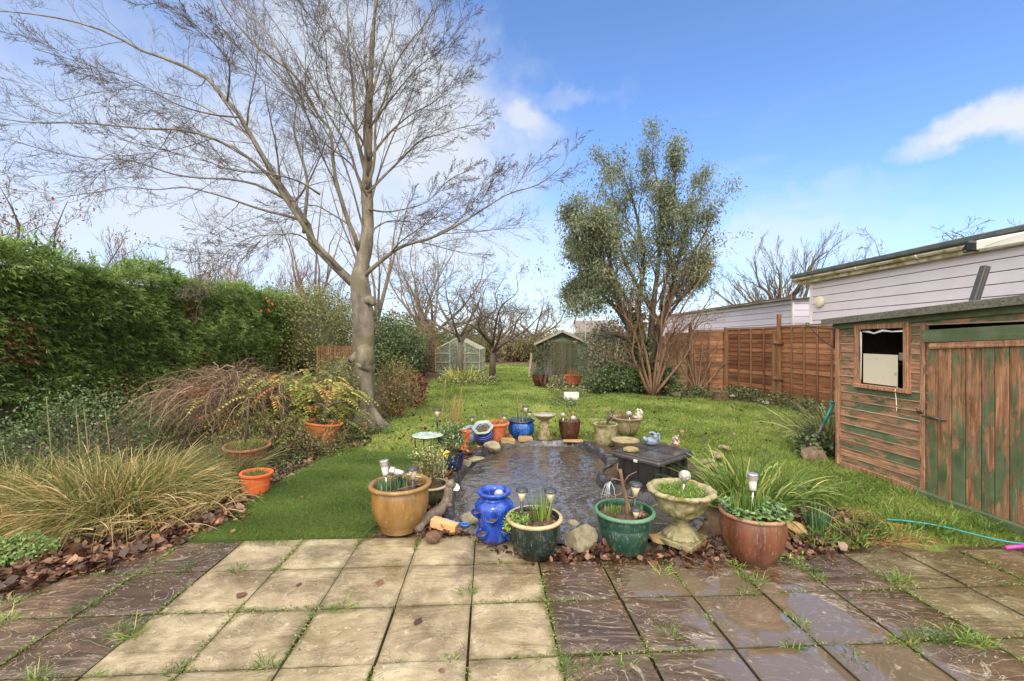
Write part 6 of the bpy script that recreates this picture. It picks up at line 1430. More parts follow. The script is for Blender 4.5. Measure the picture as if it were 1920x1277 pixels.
# ------------------------------------------------------------------ small things among the pots
def rock(label, c, r, seed, mat=m_rock, group='rocks around the pond', rz=0, name='rock', cat='rock', flat=7):
    mb = MB(); blob(mb, (0, 0, r[2]*.55), r, .18, 1.3, seed, 3, rotm(0, 0, rz), flat=flat); V, t_ = mb.V[0]; V = V + (.04*min(r))*pnoise(V, 40, seed)[:, None]; mb.V[0] = (V, t_)
    o = mb.build(name, mat, sharp=28); o.location = tuple(float(x) for x in c); tag(o, label, cat, group); return o
rock('big grey rock between the dark teal pot and the green plastic pot', at(1093, 1035)+[0, .08, 0], (.14, .12, .115), 1)
rock('pale rounded rock left of the blue strawberry pot', at(880, 985)+[0, .06, 0], (.105, .09, .065), 2)
rock('mossy rock in front of the tipped-over blue urn', at(922, 845)+[0, .05, 0], (.15, .10, .08), 3)
rock('small rock beside the navy pot at the pond edge', at(868, 873)+[0, 0, 0], (.11, .08, .06), 4)
rock('flat slab rock tipped on the left rim of the pond', at(880, 868)+[.08, 0, .03], (.14, .07, .035), 5, m_rock, rz=.5)
rock('reddish flat rock right of the green plastic pot', at(1238, 1015), (.13, .06, .03), 6, m_brick, rz=-.4)
rock('small buff rock right of the big red-brown pot', at(1490, 1000), (.10, .07, .06), 7, m_brick)
rock('rounded stone on top of the big grey rock', at(1088, 1035)+[-.03, .12, .155], (.05, .04, .025), 8)
for k, (u, v, lb) in enumerate([(952, 832, 'tilted sandstone brick leaning on the round terracotta pot'), (985, 828, 'sandstone brick lying in front of the wide blue pot'), (1075, 832, 'flat stone under the dark brown pot'), (955, 822, 'upper sandstone brick behind the tilted one')]):
    c = at(u, v); mb = MB(); box(mb, (0, 0, .04), (.22 if k != 2 else .3, .10, .075 if k != 2 else .03), .012, rotm(.1, .12 if k == 0 else 0, [.3, .05, -.05, -.2][k]), .5, jit=.004); o = mb.build('stone_brick', m_brick, smooth=False); o.location = tuple(c); tag(o, lb, 'brick', 'loose stones at the back of the pond')
for k, (x, y) in enumerate([(1.95, 4.65), (1.98, 4.78)]): pass
stk = [(1345, 893, .16, .0), (1338, 886, .15, .045), (1330, 868, .14, .0), (1352, 866, .13, .05), (1340, 852, .12, .0), (1358, 848, .11, .04)]
for k, (u, v, r_, z) in enumerate(stk):
    c = at(u, v)+np.array([0, .02, z]); rock(['flat pale stone at the near end of the stone heap beside the black box', 'flat pale stone resting on the nearest one of the heap', 'pale slab in the middle of the stone heap by the grassy clump', 'small slab on top of the middle of the stone heap', 'flaky stone at the far end of the stone heap', 'topmost flaky stone at the far end of the heap'][k], c, (r_, r_*.6, .035), 20+k, m_cast2, 'heap of flat stones right of the pond', .4*k, 'flat_stone', 'stone', 9)
# driftwood, wooden block, cone log, spade
L = at(830, 975)+np.array([0, .04, 0]); mb = MB()
pth = np.array([at(783, 1000)-L+[0, .0, .03], at(800, 985)-L+[0, 0, .05], [-.03, .02, .06], [.02, .08, .13], [.045, .10, .25]]); tube(mb, pth, [.035, .045, .05, .045, .035], 14, res=26); V, t_ = mb.V[0]; V = V+.02*pnoise(V, 14, 2)[:, None]*unit(V-V.mean(0))+.012*pnoise(V, 40, 5)[:, None]; mb.V[0] = (V, t_); blob(mb, (.05, .10, .26), (.045, .04, .04), .4, 3, 3); tube(mb, [(.0, .05, .10), (.05, .03, .10), (.07, .02, .11)], [.03, .02, .01], 8)
o = mb.build('driftwood', barkmat('grey_brown_driftwood', s(74, 62, 52), s(132, 118, 104), 16, .85, .9)); o.location = tuple(L); tag(o, 'knobbly grey driftwood branch leaning beside the tan pot', 'driftwood')
mb = MB(); box(mb, (0, 0, .055), (.22, .075, .07), .003, rotm(.0, .16, -.28)); o = mb.build('wooden_block', woodmat('fresh_cut_pine', s(172, 124, 78), s(200, 156, 108), s(214, 174, 128), 'x', .6), smooth=False); o.location = tuple(at(832, 1000)+np.array([0, .03, .0])); tag(o, 'fresh pale wooden block lying on leaves between the tan and blue pots', 'wooden block')
mb = MB(); tube(mb, [(-.05, 0, .045), (-.03, 0, .045), (.03, .01, .045), (.05, .015, .045)], [.03, .048, .046, .03], 12, res=10); V, t_ = mb.V[0]; V = V+.010*pnoise(V, 30, 3)[:, None]*unit(V); mb.V[0] = (V, t_); o = mb.build('wood_chunk', barkmat('ridged_brown_wood', s(70, 48, 38), s(116, 84, 66), 30, .8, 1., 1)); o.location = tuple(at(811, 1022)+np.array([0, .03, 0])); tag(o, 'short ridged brown chunk of wood on the patio edge by the wooden block', 'wood')
o = thing('toy_spade', 'small bright blue plastic toy spade lying among leaves beside the wooden block', 'toy spade', at(866, 996)+np.array([0, .02, .035]), -.25)
t = T('bright_blue_plastic', .3); t.set('Base Color', s(40, 104, 196)); mb = MB(); tube(mb, [(-.14, .03, .02), (-.02, .01, .015)], .008, 8); a = np.linspace(0, 2*np.pi, 16); tube(mb, np.stack([.025+.035*np.cos(a), -.0+.025*np.sin(a), .015+0*a], -1), .007, 6); mb.build('handle', t.m, o)
mb = MB(); V = np.array([(-.14, -.0, .02), (-.14, .06, .02), (-.24, .075, .005), (-.26, .03, .0), (-.24, -.01, .005)]); V2 = V+[0, 0, .006]; mb.add(np.concatenate([V, V2]), [np.array([4, 3, 2, 1, 0]), np.array([5, 6, 7, 8, 9]), np.array([[k, (k+1) % 5, 5+(k+1) % 5, 5+k] for k in range(5)])]); mb.build('blade', t.m, o, smooth=False)
o = thing('white_dish', 'small white dish tipped at the left rim of the pond', 'dish', at(849, 920)+np.array([.02, 0, .03]), 0, rx=.5, ry=.5); mb = MB(); lathe(mb, [(0, 0), (.03, 0), (.048, .012), (.05, .014), (.046, .016), (.03, .006), (0, .005)], 24); mb.build('dish', m_white, o)
for k, (u, v, lb) in enumerate([(1142, 1040, 'soggy clump of orange-brown leaves between the rock and the green plastic pot')]):
    c = at(u, v); mb = MB(); P = rng.normal(0, .035, (90, 3)); P[:, 2] = abs(P[:, 2])*.9; leaf_pile(mb, P, .055, .5, .8); o = mb.build('leaf_clump', m_leaf); o.location = tuple(c+[0, .03, .0]); tag(o, lb, 'leaf clump')
# ------------------------------------------------------------------ left border pots
def old_pot(name, label, loc, r0, r1, h, mat, tiltx=0, tilty=0, soil=.9, **k): return pot(name, label, loc, simple_prof(r0, r1, h, .018), mat, h*soil, r1-.015, rx=tiltx, ry=tilty, **k)
L = at(468, 930); L[1] += .1
o = old_pot('terracotta_pot', 'bright orange pot with yellow grass beside the left edge of the artificial turf', L, .115, .135, .21, m_terra_or, 0, .05); tuft(o, 'grass', m_grassy, (0, 0, .19), 90, .10, .10, .006, .5, .4, 4)
L = at(438, 888); L[1] += .25
o = old_pot('terracotta_pot', 'wide weathered terracotta pot behind the bright orange pot', L, .16, .24, .28, m_terra_old, .05, .04); tuft(o, 'grass', m_grassy, (.02, 0, .27), 160, .18, .14, .006, .4, .3, 4)
mb = MB(); tube(mb, [(-.02, 0, .25), (.0, 0, .5), (.02, 0, .85)], [.016, .014, .010], 7); mb.build('stem', bark_dark, o)
L = at(588, 848); L[1] += .16
t = T('lattice_terracotta', .8); t.set('Base Color', t.mix(t.step(t.noise(7, detail=6), .5, .62), s(178, 104, 56), s(128, 112, 64))); t.bump(t.noise(12, detail=6), .6, .02); m_lat = t.m
o = old_pot('terracotta_pot', 'tall tilted terracotta pot with criss-cross pattern under the yellow-leaved shrub', L, .13, .255, .40, m_lat, -.05, .13)
mb = MB()
for k in range(10):
    for sg in (-1, 1):
        a0 = k*2*np.pi/10; f = np.linspace(0, 1, 9); a = a0+sg*f*.9; r_ = .135+(.25-.13)*f*.93; tube(mb, np.stack([r_*np.cos(a), r_*np.sin(a), .02+f*.33], -1), .005, 5)
mb.build('lattice_relief', m_lat, o)
mb = MB(); tube(mb, [(-.0, 0, .34), (.02, 0, .50), (.03, 0, .62)], [.045, .035, .03], 9)
for p in ([(.03, 0, .60), (.10, 0, .68), (.2, .02, .70), (.3, 0, .74)], [(.02, 0, .58), (-.06, 0, .64), (-.14, 0, .63), (-.2, 0, .60)], [(.03, 0, .6), (.0, .05, .72), (-.1, .1, .78)]): tube(mb, p, [.022, .016, .010], 6, res=8)
mb.build('gnarled_stem', bark_dark, o)
L = at(30, 1012); L[1] += .24
o = old_pot('terracotta_pot', 'wide old terracotta pot at the left edge under the ornamental grass', L+[0, .0, 0], .17, .25, .20, m_terra_old, -.05, .05)
# far pots
L = at(1014, 725); L[1] += .2
o = pot('glazed_pot', 'small dark red glazed pot with shoots in front of the far shed', L, simple_prof(.16, .28, .42, .02, .05), glaze('oxblood_glaze', s(70, 26, 22), s(112, 50, 42)), .38, .26); shoots(o, 'shoots', m_daff, np.array([-.05, 0, .4])+disc(.15, 60), .3, .02, .2, 0, 3)
L = at(1077, 722); L[1] += .2
o = pot('terracotta_pot', 'wide ribbed terracotta pot in front of the far shed', L, simple_prof(.24, .31, .34, .03), m_terra, .31, .29); shoots(o, 'stems', m_dry, np.array([0, 0, .3])+disc(.22, 50), .35, .015, .25, 0, 3); tuft(o, 'weeds', m_chick, (.08, 0, .3), 60, .2, .14, .02, .5, .2, 3)
birdbath('tall far birdbath with cherub pedestal beside the ivy bush', at(1123, 727)+[0, .15, 0], .72, .21, m_orn, m_cast2)
c = at(1072, 750); mb = MB(); box(mb, (0, 0, .09), (.38, .20, .20), .008, rotm(0, 0, .02), jit=.002); o = mb.build('white_block', stonemat('white_rendered_block', s(196, 188, 180), s(226, 220, 212), s(190, 176, 160), 7, .66, .2), smooth=False); o.location = tuple(c+[0, .1, 0]); tag(o, 'white rectangular block standing in the lawn', 'block')
o = thing('solar_panel', 'small dark tilted solar panel on the grass by the dark red far pot', 'board', at(1030, 722)+[0, .5, 0]); mb = MB(); box(mb, (0, 0, .42), (.28, .03, .36), .005, rotm(-.3, 0, .1)); mb.build('panel', T('dark_panel', .3).set('Base Color', s(72, 68, 84)).m, o, smooth=False); mb = MB(); tube(mb, [(0, .04, 0), (0, .04, .3)], .015, 6); mb.build('stand', m_black, o)  # a solar panel tilted on its stand
c = at(1355, 752)+[0, .1, 0]; mb = MB(); lathe(mb, [(0, 0), (.20, 0), (.19, .03), (.18, .16), (.19, .235), (.18, .24), (0, .24)], 26, fn=lambda a, r, z: r*(1+.05*np.cos(a*7)+.03*np.cos(a*13))); o = mb.build('tree_stump', barkmat('stump_wood', s(70, 52, 38), s(120, 94, 70), 14, .9, 1.), sharp=50); o.location = tuple(c); tag(o, 'low cut tree stump against the dark wet fence panel', 'stump')
for k, (u, v, r_, lb) in enumerate([(1373, 745, .10, 'white stone right of the tree stump'), (1425, 752, .08, 'left of two small white stones below the fence'), (1436, 757, .09, 'right of two small white stones below the fence'), (1268, 742, .14, 'grey stone under the bare shrub by the fence')]):
    rock(lb, at(u, v), (r_, r_*.7, r_*.6), 40+k, m_wh if k < 3 else m_rock, 'stones along the fence')
rock('pinkish flat stepping stone in the lawn behind the pond', at(1122, 786)-[0, 0, .02], (.22, .14, .02), 50, m_rock, 'stones along the fence', name='stepping_stone', cat='stone')
# spade and stone by the shed
b = at(1512, 858); tpp = atd(1563, 757, b[1]-.0); o = thing('garden_spade', 'old spade with worn teal handle leaning against the green shed', 'spade', b); d_ = tpp-b
mb = MB(); tube(mb, [d_*.25, d_*.6, d_], [.016, .017, .018], 8, cap=True); mb.build('shaft', woodmat('grey_shaft', s(92, 84, 72), s(124, 114, 98), s(140, 132, 114), 'z'), o)
mb = MB(); tube(mb, [d_*.62, d_*.98], .021, 10); ex_ = unit(np.cross(d_, [0, 1, 0])); tube(mb, [d_*1.0-ex_*.06, d_*1.02, d_*1.0+ex_*.06], .016, 8); mb.build('grip', T('teal_plastic', .4).set('Base Color', s(44, 128, 124)).m, o)
mb = MB(); sx_ = unit(np.cross(d_, [0, 1, 0])); u_ = unit(d_); V = [u_*.30-sx_*.09, u_*.30+sx_*.09, u_*.02+sx_*.08, u_*-.02, u_*.02-sx_*.08]; V = np.array(V); mb.add(np.concatenate([V, V+[0, -.006, 0]]), [np.array([0, 1, 2, 3, 4]), np.array([9, 8, 7, 6, 5]), np.array([[k, (k+1) % 5, 5+(k+1) % 5, 5+k] for k in range(5)])]); tube(mb, [u_*.2, u_*.36], [.018, .02], 8); mb.build('blade', m_metal, o, smooth=False)
rock('brown weathered log end lying beside the spade', at(1528, 862)+[0, .0, 0], (.18, .11, .12), 60, barkmat('old_log', s(84, 68, 54), s(136, 114, 92), 12, .9, 1.), 'loose wood by the shed', name='log', cat='log')
b = at(1562, 862); tpp = atd(1572, 745, b[1]); mb = MB(); tube(mb, [(0, 0, 0), tpp-b], .016, 8); o = mb.build('rake_handle', bark_dark); o.location = tuple(b); tag(o, 'dark wooden handle leaning beside the teal-handled spade', 'tool handle')
# hose and magenta stick
hs = np.array([at(1662, 974, .03), at(1700, 977, .03), at(1760, 986, .03), at(1830, 1003, .03), at(1890, 1016, .03), at(1960, 1024, .03)]); mb = MB(); tube(mb, hs-hs[0], .0085, 8, res=40); o = mb.build('garden_hose', T('teal_hose', .35).set('Base Color', s(36, 124, 120)).m); o.location = tuple(hs[0]); tag(o, 'thin teal garden hose lying across the grass in front of the shed', 'hose')
p0 = at(1886, 1027, .02); p1 = at(1990, 1018, .02); mb = MB(); tube(mb, [p0*0, p1-p0], .013, 10); o = mb.build('plastic_stick', T('magenta_plastic', .35).set('Base Color', s(190, 40, 150)).m); o.location = tuple(p0); tag(o, 'magenta plastic stick on the patio at the right edge', 'stick')
# wire guard
o = thing('wire_guard', 'short roll of green wire mesh by the withered red shrub', 'wire mesh', at(748, 755)); mb = MB(); a = np.linspace(0, 2*np.pi, 20)
for k in range(8): z = .02+k*.07; tube(mb, np.stack([.10*np.cos(a), .10*np.sin(a), z+0*a], -1), .004, 4)
for k in range(12): tube(mb, [(.1*math.cos(k*.52), .1*math.sin(k*.52), 0), (.1*math.cos(k*.52), .1*math.sin(k*.52), .52)], .004, 4)
mb.build('mesh', T('dark_green_wire', .5).set('Base Color', s(70, 96, 92)).m, o)
o = thing('bait_box', 'orange-brown brick block at the foot of the big trunk', 'brick', at(686, 806)+[0, -.12, 0]); mb = MB(); box(mb, (0, 0, .04), (.12, .10, .08), .01); mb.build('brick', m_brick, o, smooth=False); mb = MB(); box(mb, (0, 0, .12), (.11, .09, .07), .01, rotm(0, 0, .3)); mb.build('brick', m_brick, o, smooth=False)
o.name = 'brick_pile'
# ------------------------------------------------------------------ grass of the lawn
m_lawn = leafmat('lawn_grass', [(0, s(74, 90, 38)), (.35, s(114, 134, 56)), (.75, s(150, 168, 82)), (.92, s(180, 186, 116)), (1, s(176, 158, 110))], .55, .35)
def lawn_pts(n, y0, y1, pw, poly=LAWN, edge=-.02):
    out = []
    tot = 0; lo = poly[:, 0].min(); hi = poly[:, 0].max()
    while tot < n:
        u = rng.uniform(0, 1, 60000); y = 1/((1/y0)*(1-u)+(1/y1)*u) if pw == 2 else y0*(y1/y0)**u
        x = rng.uniform(-.75, 1.3, 60000)*y
        k = (x > lo) & (x < hi); x = x[k]; y = y[k]
        d = sdpoly(poly, x, y) + .12*np.sin(x*6.3+y*2.1)*np.cos(y*5.1) + rng.normal(0, .05, len(x)); k = (d < edge) & (sdpoly(POND, x, y) > .2)
        out.append(np.column_stack([x[k], y[k]])); tot += k.sum()
    P = np.concatenate(out)[:n]; return np.column_stack([P, gz(P[:, 0], P[:, 1])])
N = 210000
P = lawn_pts(N, 3.0, 34, 1)
dist = np.hypot(P[:, 0], P[:, 1])
pn = np.array([noise.noise(Vector((a*.8, b*.8, 3.))) for a, b in P[:, :2]]); pn2 = np.array([noise.noise(Vector((a*3.3, b*3.3, 9.))) for a, b in P[:, :2]])
longer = sstep(1.6, 4.5, P[:, 0]) * sstep(13.5, 9, P[:, 1])
h = (.030+.035*longer+.012*pn2+.0035*dist*.35)*rng.uniform(.6, 1.5, N)
h = np.maximum(h, .014)
tint = np.clip(.45 + .5*pn + .25*pn2 + rng.normal(0, .17, N) + (rng.uniform(size=N) < .03)*.6, 0, 1)
D = np.column_stack([rng.normal(0, .55, (N, 2)), np.ones(N)])
mb = MB(); ribbons(mb, P, D, h*1.25, np.maximum(.0035, dist*.0011), .35, 2, tint)
tag(mb.build('lawn_grass', m_lawn), 'bright green uneven grass of the lawn', 'grass', kind='stuff')
# longer tussocks right of the pond and before the shed
def tussocks(name, label, mat, centres, n, h, wd, rad=.10, spread=.7, droop=.6, kind=None):
    c = np.repeat(np.asarray(centres, float), n, 0); hh = np.repeat(np.broadcast_to(h, (len(centres),)), n)*rng.uniform(.4, 1.15, len(c)); o2 = disc(rad, len(c)); D = np.column_stack([o2[:, :2]/rad*spread+rng.normal(0, spread*.4, (len(c), 2)), np.ones(len(c))])
    mb = MB(); ti = np.clip(np.repeat(rng.uniform(.1, .8, len(centres)), n)+rng.normal(0, .2, len(c)), 0, 1); ribbons(mb, c+o2, D, hh, wd, droop*rng.uniform(.3, 1.2, len(c)), 4, ti)
    o = mb.build(name, mat); tag(o, label, 'grass', kind='stuff'); return o
cs = []
while len(cs) < 620:
    x = rng.uniform(1.0, 7.5); y = rng.uniform(3.2, 13); 
    if abs(x)/y < 1.3 and sdpoly(LAWN, x, y) < .0 and sdpoly(POND, x, y) > .35 and (rng.uniform() < 1-.05*y): cs.append((x, y, gz(x, y)))
tussocks('long_grass', 'longer shaggy grass tussocks between the pond and the brown fence', m_lawn, cs, 46, rng.uniform(.09, .18, len(cs)), .006)
cs = [at(*rng.uniform([1480, 893], [1720, 940])) for _ in range(26)] + [at(*rng.uniform([1560, 940], [1900, 1010])) for _ in range(30)] + [at(*rng.uniform([1480, 985], [1640, 1030])) for _ in range(14)]
tussocks('verge_grass', 'rough grass along the front of the green shed down to the patio', m_grassy, cs, 60, rng.uniform(.08, .15, len(cs)), .007, .12)

# ------------------------------------------------------------------ artificial turf mat
tc_ = TURF.mean(0); o = thing('artificial_turf', 'smooth dark green mat of artificial turf on the left of the pond', 'turf mat', (*tc_, 0.))
t = T('turf_backing', .8); t.set('Base Color', s(58, 78, 24)); mb = MB(); out = catmull(np.column_stack([TURF, np.zeros(len(TURF))]), 5, True)[:, :2]
# keep the straight front edge straight
out = np.array(TURF); k = len(out)
mb.add(np.concatenate([np.column_stack([out-tc_, np.full(k, .012)]), np.column_stack([out-tc_, np.full(k, -.03)])]), [np.arange(k)[::-1], np.array([[i, (i+1) % k, k+(i+1) % k, k+i] for i in range(k)])]); mb.build('backing', t.m, o, smooth=False)
P = lawn_pts(85000, 3.2, 6.3, 1, TURF, .03); P[:, 2] = .012; N = len(P); sw = np.array([noise.noise(Vector((a*1.1, b*3., 1.))) for a, b in P[:, :2]])
m_turf = leafmat('turf_pile', [(0, s(60, 78, 28)), (.5, s(84, 106, 40)), (1, s(114, 130, 62))], .5, .2)
D = np.column_stack([rng.normal(0, .5, N)+.9*sw+.5, rng.normal(-.1, .4, N), np.ones(N)]); mb = MB(); ribbons(mb, P-[*tc_, 0], D, .024*rng.uniform(.6, 1.2, N), np.maximum(.0028, P[:, 1]*.0007), .1, 1, np.clip(.5+.9*sw+rng.normal(0, .2, N), 0, 1)); mb.build('pile', m_turf, o)

# ------------------------------------------------------------------ weeds and moss in the joints of the patio
def joint_pts(n):
    out = []
    while len(out) < n:
        if rng.uniform() < .62: p = J0 + SL*rng.integers(-9, 9); q = rng.uniform(.9, 3.4)
        else: p = rng.uniform(-3.6, 4.2); q = 3.43-SL*rng.integers(1, 6)
        v = noise.noise(Vector((p*1.9, q*1.9, 4.))) + .5*noise.noise(Vector((p*6, q*6, 2.)))
        thr = .10 if p < .3 else .0
        if p > .35 and q > 2.96: continue
        if v > thr + rng.normal(0, .06): out.append(pq(p+rng.normal(0, .010), q+rng.normal(0, .010), -.004))
    return np.array(out)
P = joint_pts(7000); D = np.column_stack([rng.normal(0, 1.0, (len(P), 2)), np.ones(len(P))]); mb = MB(); ribbons(mb, P, D, rng.uniform(.012, .045, len(P)), .0045, .5, 3, rng.uniform(.1, 1, len(P)))
P2 = joint_pts(2600); P2[:, 2] += rng.uniform(.0, .016, len(P2)); leaves(mb, P2, rdir(len(P2), .3), rdir(len(P2), 1.2), .014, .010, .1, 0, rng.uniform(.2, 1, len(P2)))
tag(mb.build('joint_weeds', leafmat('joint_moss', [(0, s(60, 70, 30)), (.5, s(92, 108, 46)), (1, s(140, 152, 84))], .6, .2)), 'moss and small green weeds growing in the joints of the patio slabs', 'weeds', kind='stuff')
cs = [at(*p, -.003) for p in [(878, 1110), (1175, 1250), (1060, 1252), (1110, 1243), (1380, 1060), (1396, 1085), (1420, 1090), (1398, 1110), (1500, 1060), (1520, 1070), (1535, 1085), (1680, 1090), (1690, 1085), (1600, 1238), (1490, 1215), (1240, 1075), (1500, 1170), (500, 1250), (330, 1255), (225, 1185), (350, 1065), (445, 1068), (845, 1238), (1255, 1190),
      (1715, 1200), (1740, 1195), (1770, 1198), (1790, 1190), (1810, 1205), (1840, 1205), (1700, 1205), (1820, 1195), (160, 1140), (250, 1190), (15, 1130), (10, 1165), (70, 1270), (640, 1140)]]
tussocks('patio_tufts', 'grass tufts sprouting from the patio joints', m_grassy, cs, 34, rng.uniform(.05, .12, len(cs)), .005, .05, 1.1, .5)
# black joints dirt is the soil below; fallen leaves and litter on the left border and between the pots
def zone_pts(poly, n, zf=None):
    poly = np.asarray(poly)[:, :2]; lo = poly.min(0); hi = poly.max(0); out = []; t_ = 0
    while t_ < n:
        p = rng.uniform(lo, hi, (n*2, 2)); d = sdpoly(poly, p[:, 0], p[:, 1]); k = (d < 0) & (rng.uniform(size=len(p)) < sstep(0, -.12, d)+.15) & (sdpoly(POND, p[:, 0], p[:, 1]) > .10); out.append(p[k]); t_ += k.sum()
    p = np.concatenate(out)[:n]; return np.column_stack([p, gz(p[:, 0], p[:, 1])])
def litter(name, label, poly, n, size, depth=.04, up=.9, flat=.45, mat=None):
    P = zone_pts(poly, n); P[:, 2] = np.maximum(P[:, 2], -.02) + rng.uniform(0.004, depth, n); mb = MB(); leaf_pile(mb, P, size, up, flat); tag(mb.build(name, mat or m_leaf), label, 'leaf litter', kind='stuff')
G = lambda *ps: np.array([at(*p) for p in ps])
litter('leaf_litter', 'thick drift of wet brown leaves between the patio and the ornamental grass', G((-120, 1080), (-90, 1040), (100, 985), (250, 960), (400, 935), (470, 940), (470, 975), (385, 1000), (345, 1018), (280, 1040), (180, 1075), (60, 1105), (-20, 1125), (-120, 1140)), 5600, .062, .045, .9, .4)
litter('scattered_leaves', 'brown leaves scattered over the soil under the shrubs on the left', G((430, 950), (440, 870), (540, 850), (620, 800), (690, 790), (700, 830), (610, 862), (560, 900), (500, 930), (470, 950)), 2600, .05, .03)
litter('pond_leaves', 'brown leaves lying among the pots along the front edge of the pond', G((775, 1010), (790, 960), (850, 950), (880, 1000), (960, 1030), (1060, 1020), (1200, 1040), (1330, 1000), (1400, 1000), (1500, 1000), (1560, 985), (1620, 990), (1640, 1020), (1560, 1045), (1500, 1050), (1400, 1062), (1080, 1062), (960, 1058), (880, 1012)), 1900, .048, .03, .8, .5)
litter('bank_leaves', 'brown leaves caught between the rocks on the left bank of the pond', G((800, 960), (835, 890), (862, 860), (900, 842), (930, 850), (880, 875), (858, 910), (850, 975)), 700, .05, .04)
litter('bark_chips', 'reddish bark and leaf chips right of the big red-brown pot', G((1470, 990), (1500, 950), (1580, 955), (1660, 985), (1620, 1010), (1500, 1035)), 1700, .045, .03, .8, .6)
P = lawn_pts(1800, 5.8, 18, 1); P[:, 2] += .03; mb = MB(); leaf_pile(mb, P, .05, .8, .5); tag(mb.build('lawn_leaves', m_leaf), 'odd fallen brown leaves scattered over the lawn', 'leaf litter', kind='stuff')
P = zone_pts(np.column_stack([TURF, np.zeros(len(TURF))]), 26); P[:, 2] = .035; k_ = P[:, 0] < -1.7; mb = MB(); leaf_pile(mb, P, .04, 1, .3); tag(mb.build('turf_leaves', m_leaf), 'few small leaves lying on the artificial turf', 'leaf litter', kind='stuff')
P = np.concatenate([pq(*p)[None] for p in [(-.95, 2.2), (-.4, 2.35), (-.7, 2.8), (-1.5, 2.65), (.6, 2.3), (1.1, 2.9), (-1.2, 2.8), (-.2, 2.0), (.75, 1.9), (-2.3, 2.3)]]); P[:, 2] = .006; mb = MB(); leaf_pile(mb, P, .05, 1, .12); tag(mb.build('patio_leaves', m_leaf), 'single brown leaves stuck to the wet patio slabs', 'leaf litter', kind='stuff')
# twigs / straw heap on the right
P = zone_pts(G((1540, 975), (1560, 950), (1640, 975), (1720, 1000), (1690, 1015), (1600, 1010)), 420); P[:, 2] += .02; a = rng.normal(-.35, .5, len(P)); mb = MB(); D = np.column_stack([np.cos(a), np.sin(a), rng.normal(0, .12, len(P))]); L = rng.uniform(.08, .25, len(P)); tubes(mb, np.stack([P, P+D*L[:, None]*.5+[0, 0, .01], P+D*L[:, None]], 1), np.full((len(P), 3), .0022), 3, rng.uniform(0, 1, len(P))); tag(mb.build('straw', m_dry), 'flattened dry straw beside the daffodil clump', 'straw', kind='stuff')
# low green ground cover
def groundcover(name, label, poly, n, size, mat, hmax=.08, w_=.6, kind='stuff'):
    P = zone_pts(poly, n); nz = np.array([noise.noise(Vector((a*2.5, b*2.5, 7.))) for a, b in P[:, :2]]); P = P[nz > -.12]; n = len(P); P[:, 2] = np.maximum(P[:, 2], -.02) + rng.uniform(.0, hmax, n); Nn = unit(rng.normal(0, .5, (n, 3))+[0, 0, 1]); D = unit(np.cross(Nn, rdir(n))); mb = MB(); leaves(mb, P, D, Nn, size*rng.uniform(.6, 1.3, n), size*w_, .15, .1, rng.uniform(0, 1, n)); tag(mb.build(name, mat), label, 'ground cover', kind=kind)
groundcover('bed_weeds', 'low ivy and weeds covering the border behind the artificial turf', G((400, 900), (430, 850), (560, 830), (640, 790), (745, 770), (742, 812), (640, 845), (600, 862), (520, 905), (470, 930)), 9000, .030, m_ivy, .10)
groundcover('tree_weeds', 'light green creeping weeds round the foot of the big trunk', G((610, 855), (650, 800), (690, 792), (760, 775), (770, 800), (700, 830), (640, 860)), 4500, .026, m_chick, .07)
groundcover('fence_weeds', 'leafy weeds along the foot of the brown fence', G((1240, 742), (1290, 738), (1400, 740), (1500, 757), (1580, 790), (1580, 815), (1500, 775), (1400, 757), (1260, 748)), 6000, .06, m_ivy, .32)
groundcover('front_weeds', 'green weeds between the stone urn and the big red-brown pot', G((1340, 1020), (1370, 985), (1400, 1030), (1490, 1050), (1560, 1020), (1500, 1060), (1380, 1055)), 800, .024, m_chick, .07)
groundcover('hedge_weeds', 'dark weeds under the conifer hedge', np.array([[-6.7, 3.6, 0], [-6.2, 3.5, 0], [-5.0, 8., 0], [-4.2, 10, 0], [-6.0, 15, 0], [-7.6, 15, 0]]), 14000, .055, m_ivy, .32)
groundcover('far_bed', 'weedy round bed at the foot of the small dark fruit tree', G((822, 716), (850, 704), (900, 706), (938, 712), (936, 722), (880, 726), (830, 723)), 3500, .09, m_varieg, .30)
groundcover('lawn_herbs', 'patch of broad-leaved weeds around the white block', G((1030, 752), (1050, 744), (1100, 748), (1110, 758), (1060, 768), (1035, 764)), 700, .06, m_ivy, .10)
groundcover('shed_bed', 'planted bed in front of the far shed', G((1000, 716), (1010, 708), (1110, 708), (1150, 725), (1120, 738), (1040, 738)), 2600, .09, m_varieg, .16)

# ------------------------------------------------------------------ ornamental grass and other plants on the left
def clump(name, label, cat, loc, n, rad, h, wd, spread, droop, mat, nseg=8, seed=0, group=None, tintf=None, bias=(0, 0), inner=None):
    loc = np.asarray(loc, float); q = np.random.default_rng(seed); r0 = disc(rad, n); D = np.column_stack([r0[:, :2]/rad*spread*.8+q.normal(0, spread*.35, (n, 2))+np.array(bias), q.uniform(.75, 1.2, n)]); L = h*q.uniform(.5, 1.15, n)
    mb = MB(); ti = q.uniform(0, 1, n) if tintf is None else tintf(q, n); ribbons(mb, r0, D, L, wd*q.uniform(.6, 1.2, n), droop*q.uniform(.5, 1.25, n), nseg, ti)
    V, t_ = mb.V[0]; V[:, 2] = np.maximum(V[:, 2], .004+.01*rng.uniform(size=len(V))); mb.V[0] = (V, t_)
    o = mb.build(name, mat); o.location = tuple(loc); tag(o, label, cat, group); return o
m_orng = leafmat('straw_and_green_blades', [(0, s(66, 84, 38)), (.4, s(106, 116, 58)), (.65, s(150, 136, 84)), (.85, s(184, 154, 106)), (1, s(214, 192, 148))], .6, .3)
gl = np.array([-3.62, 3.92, -.01])
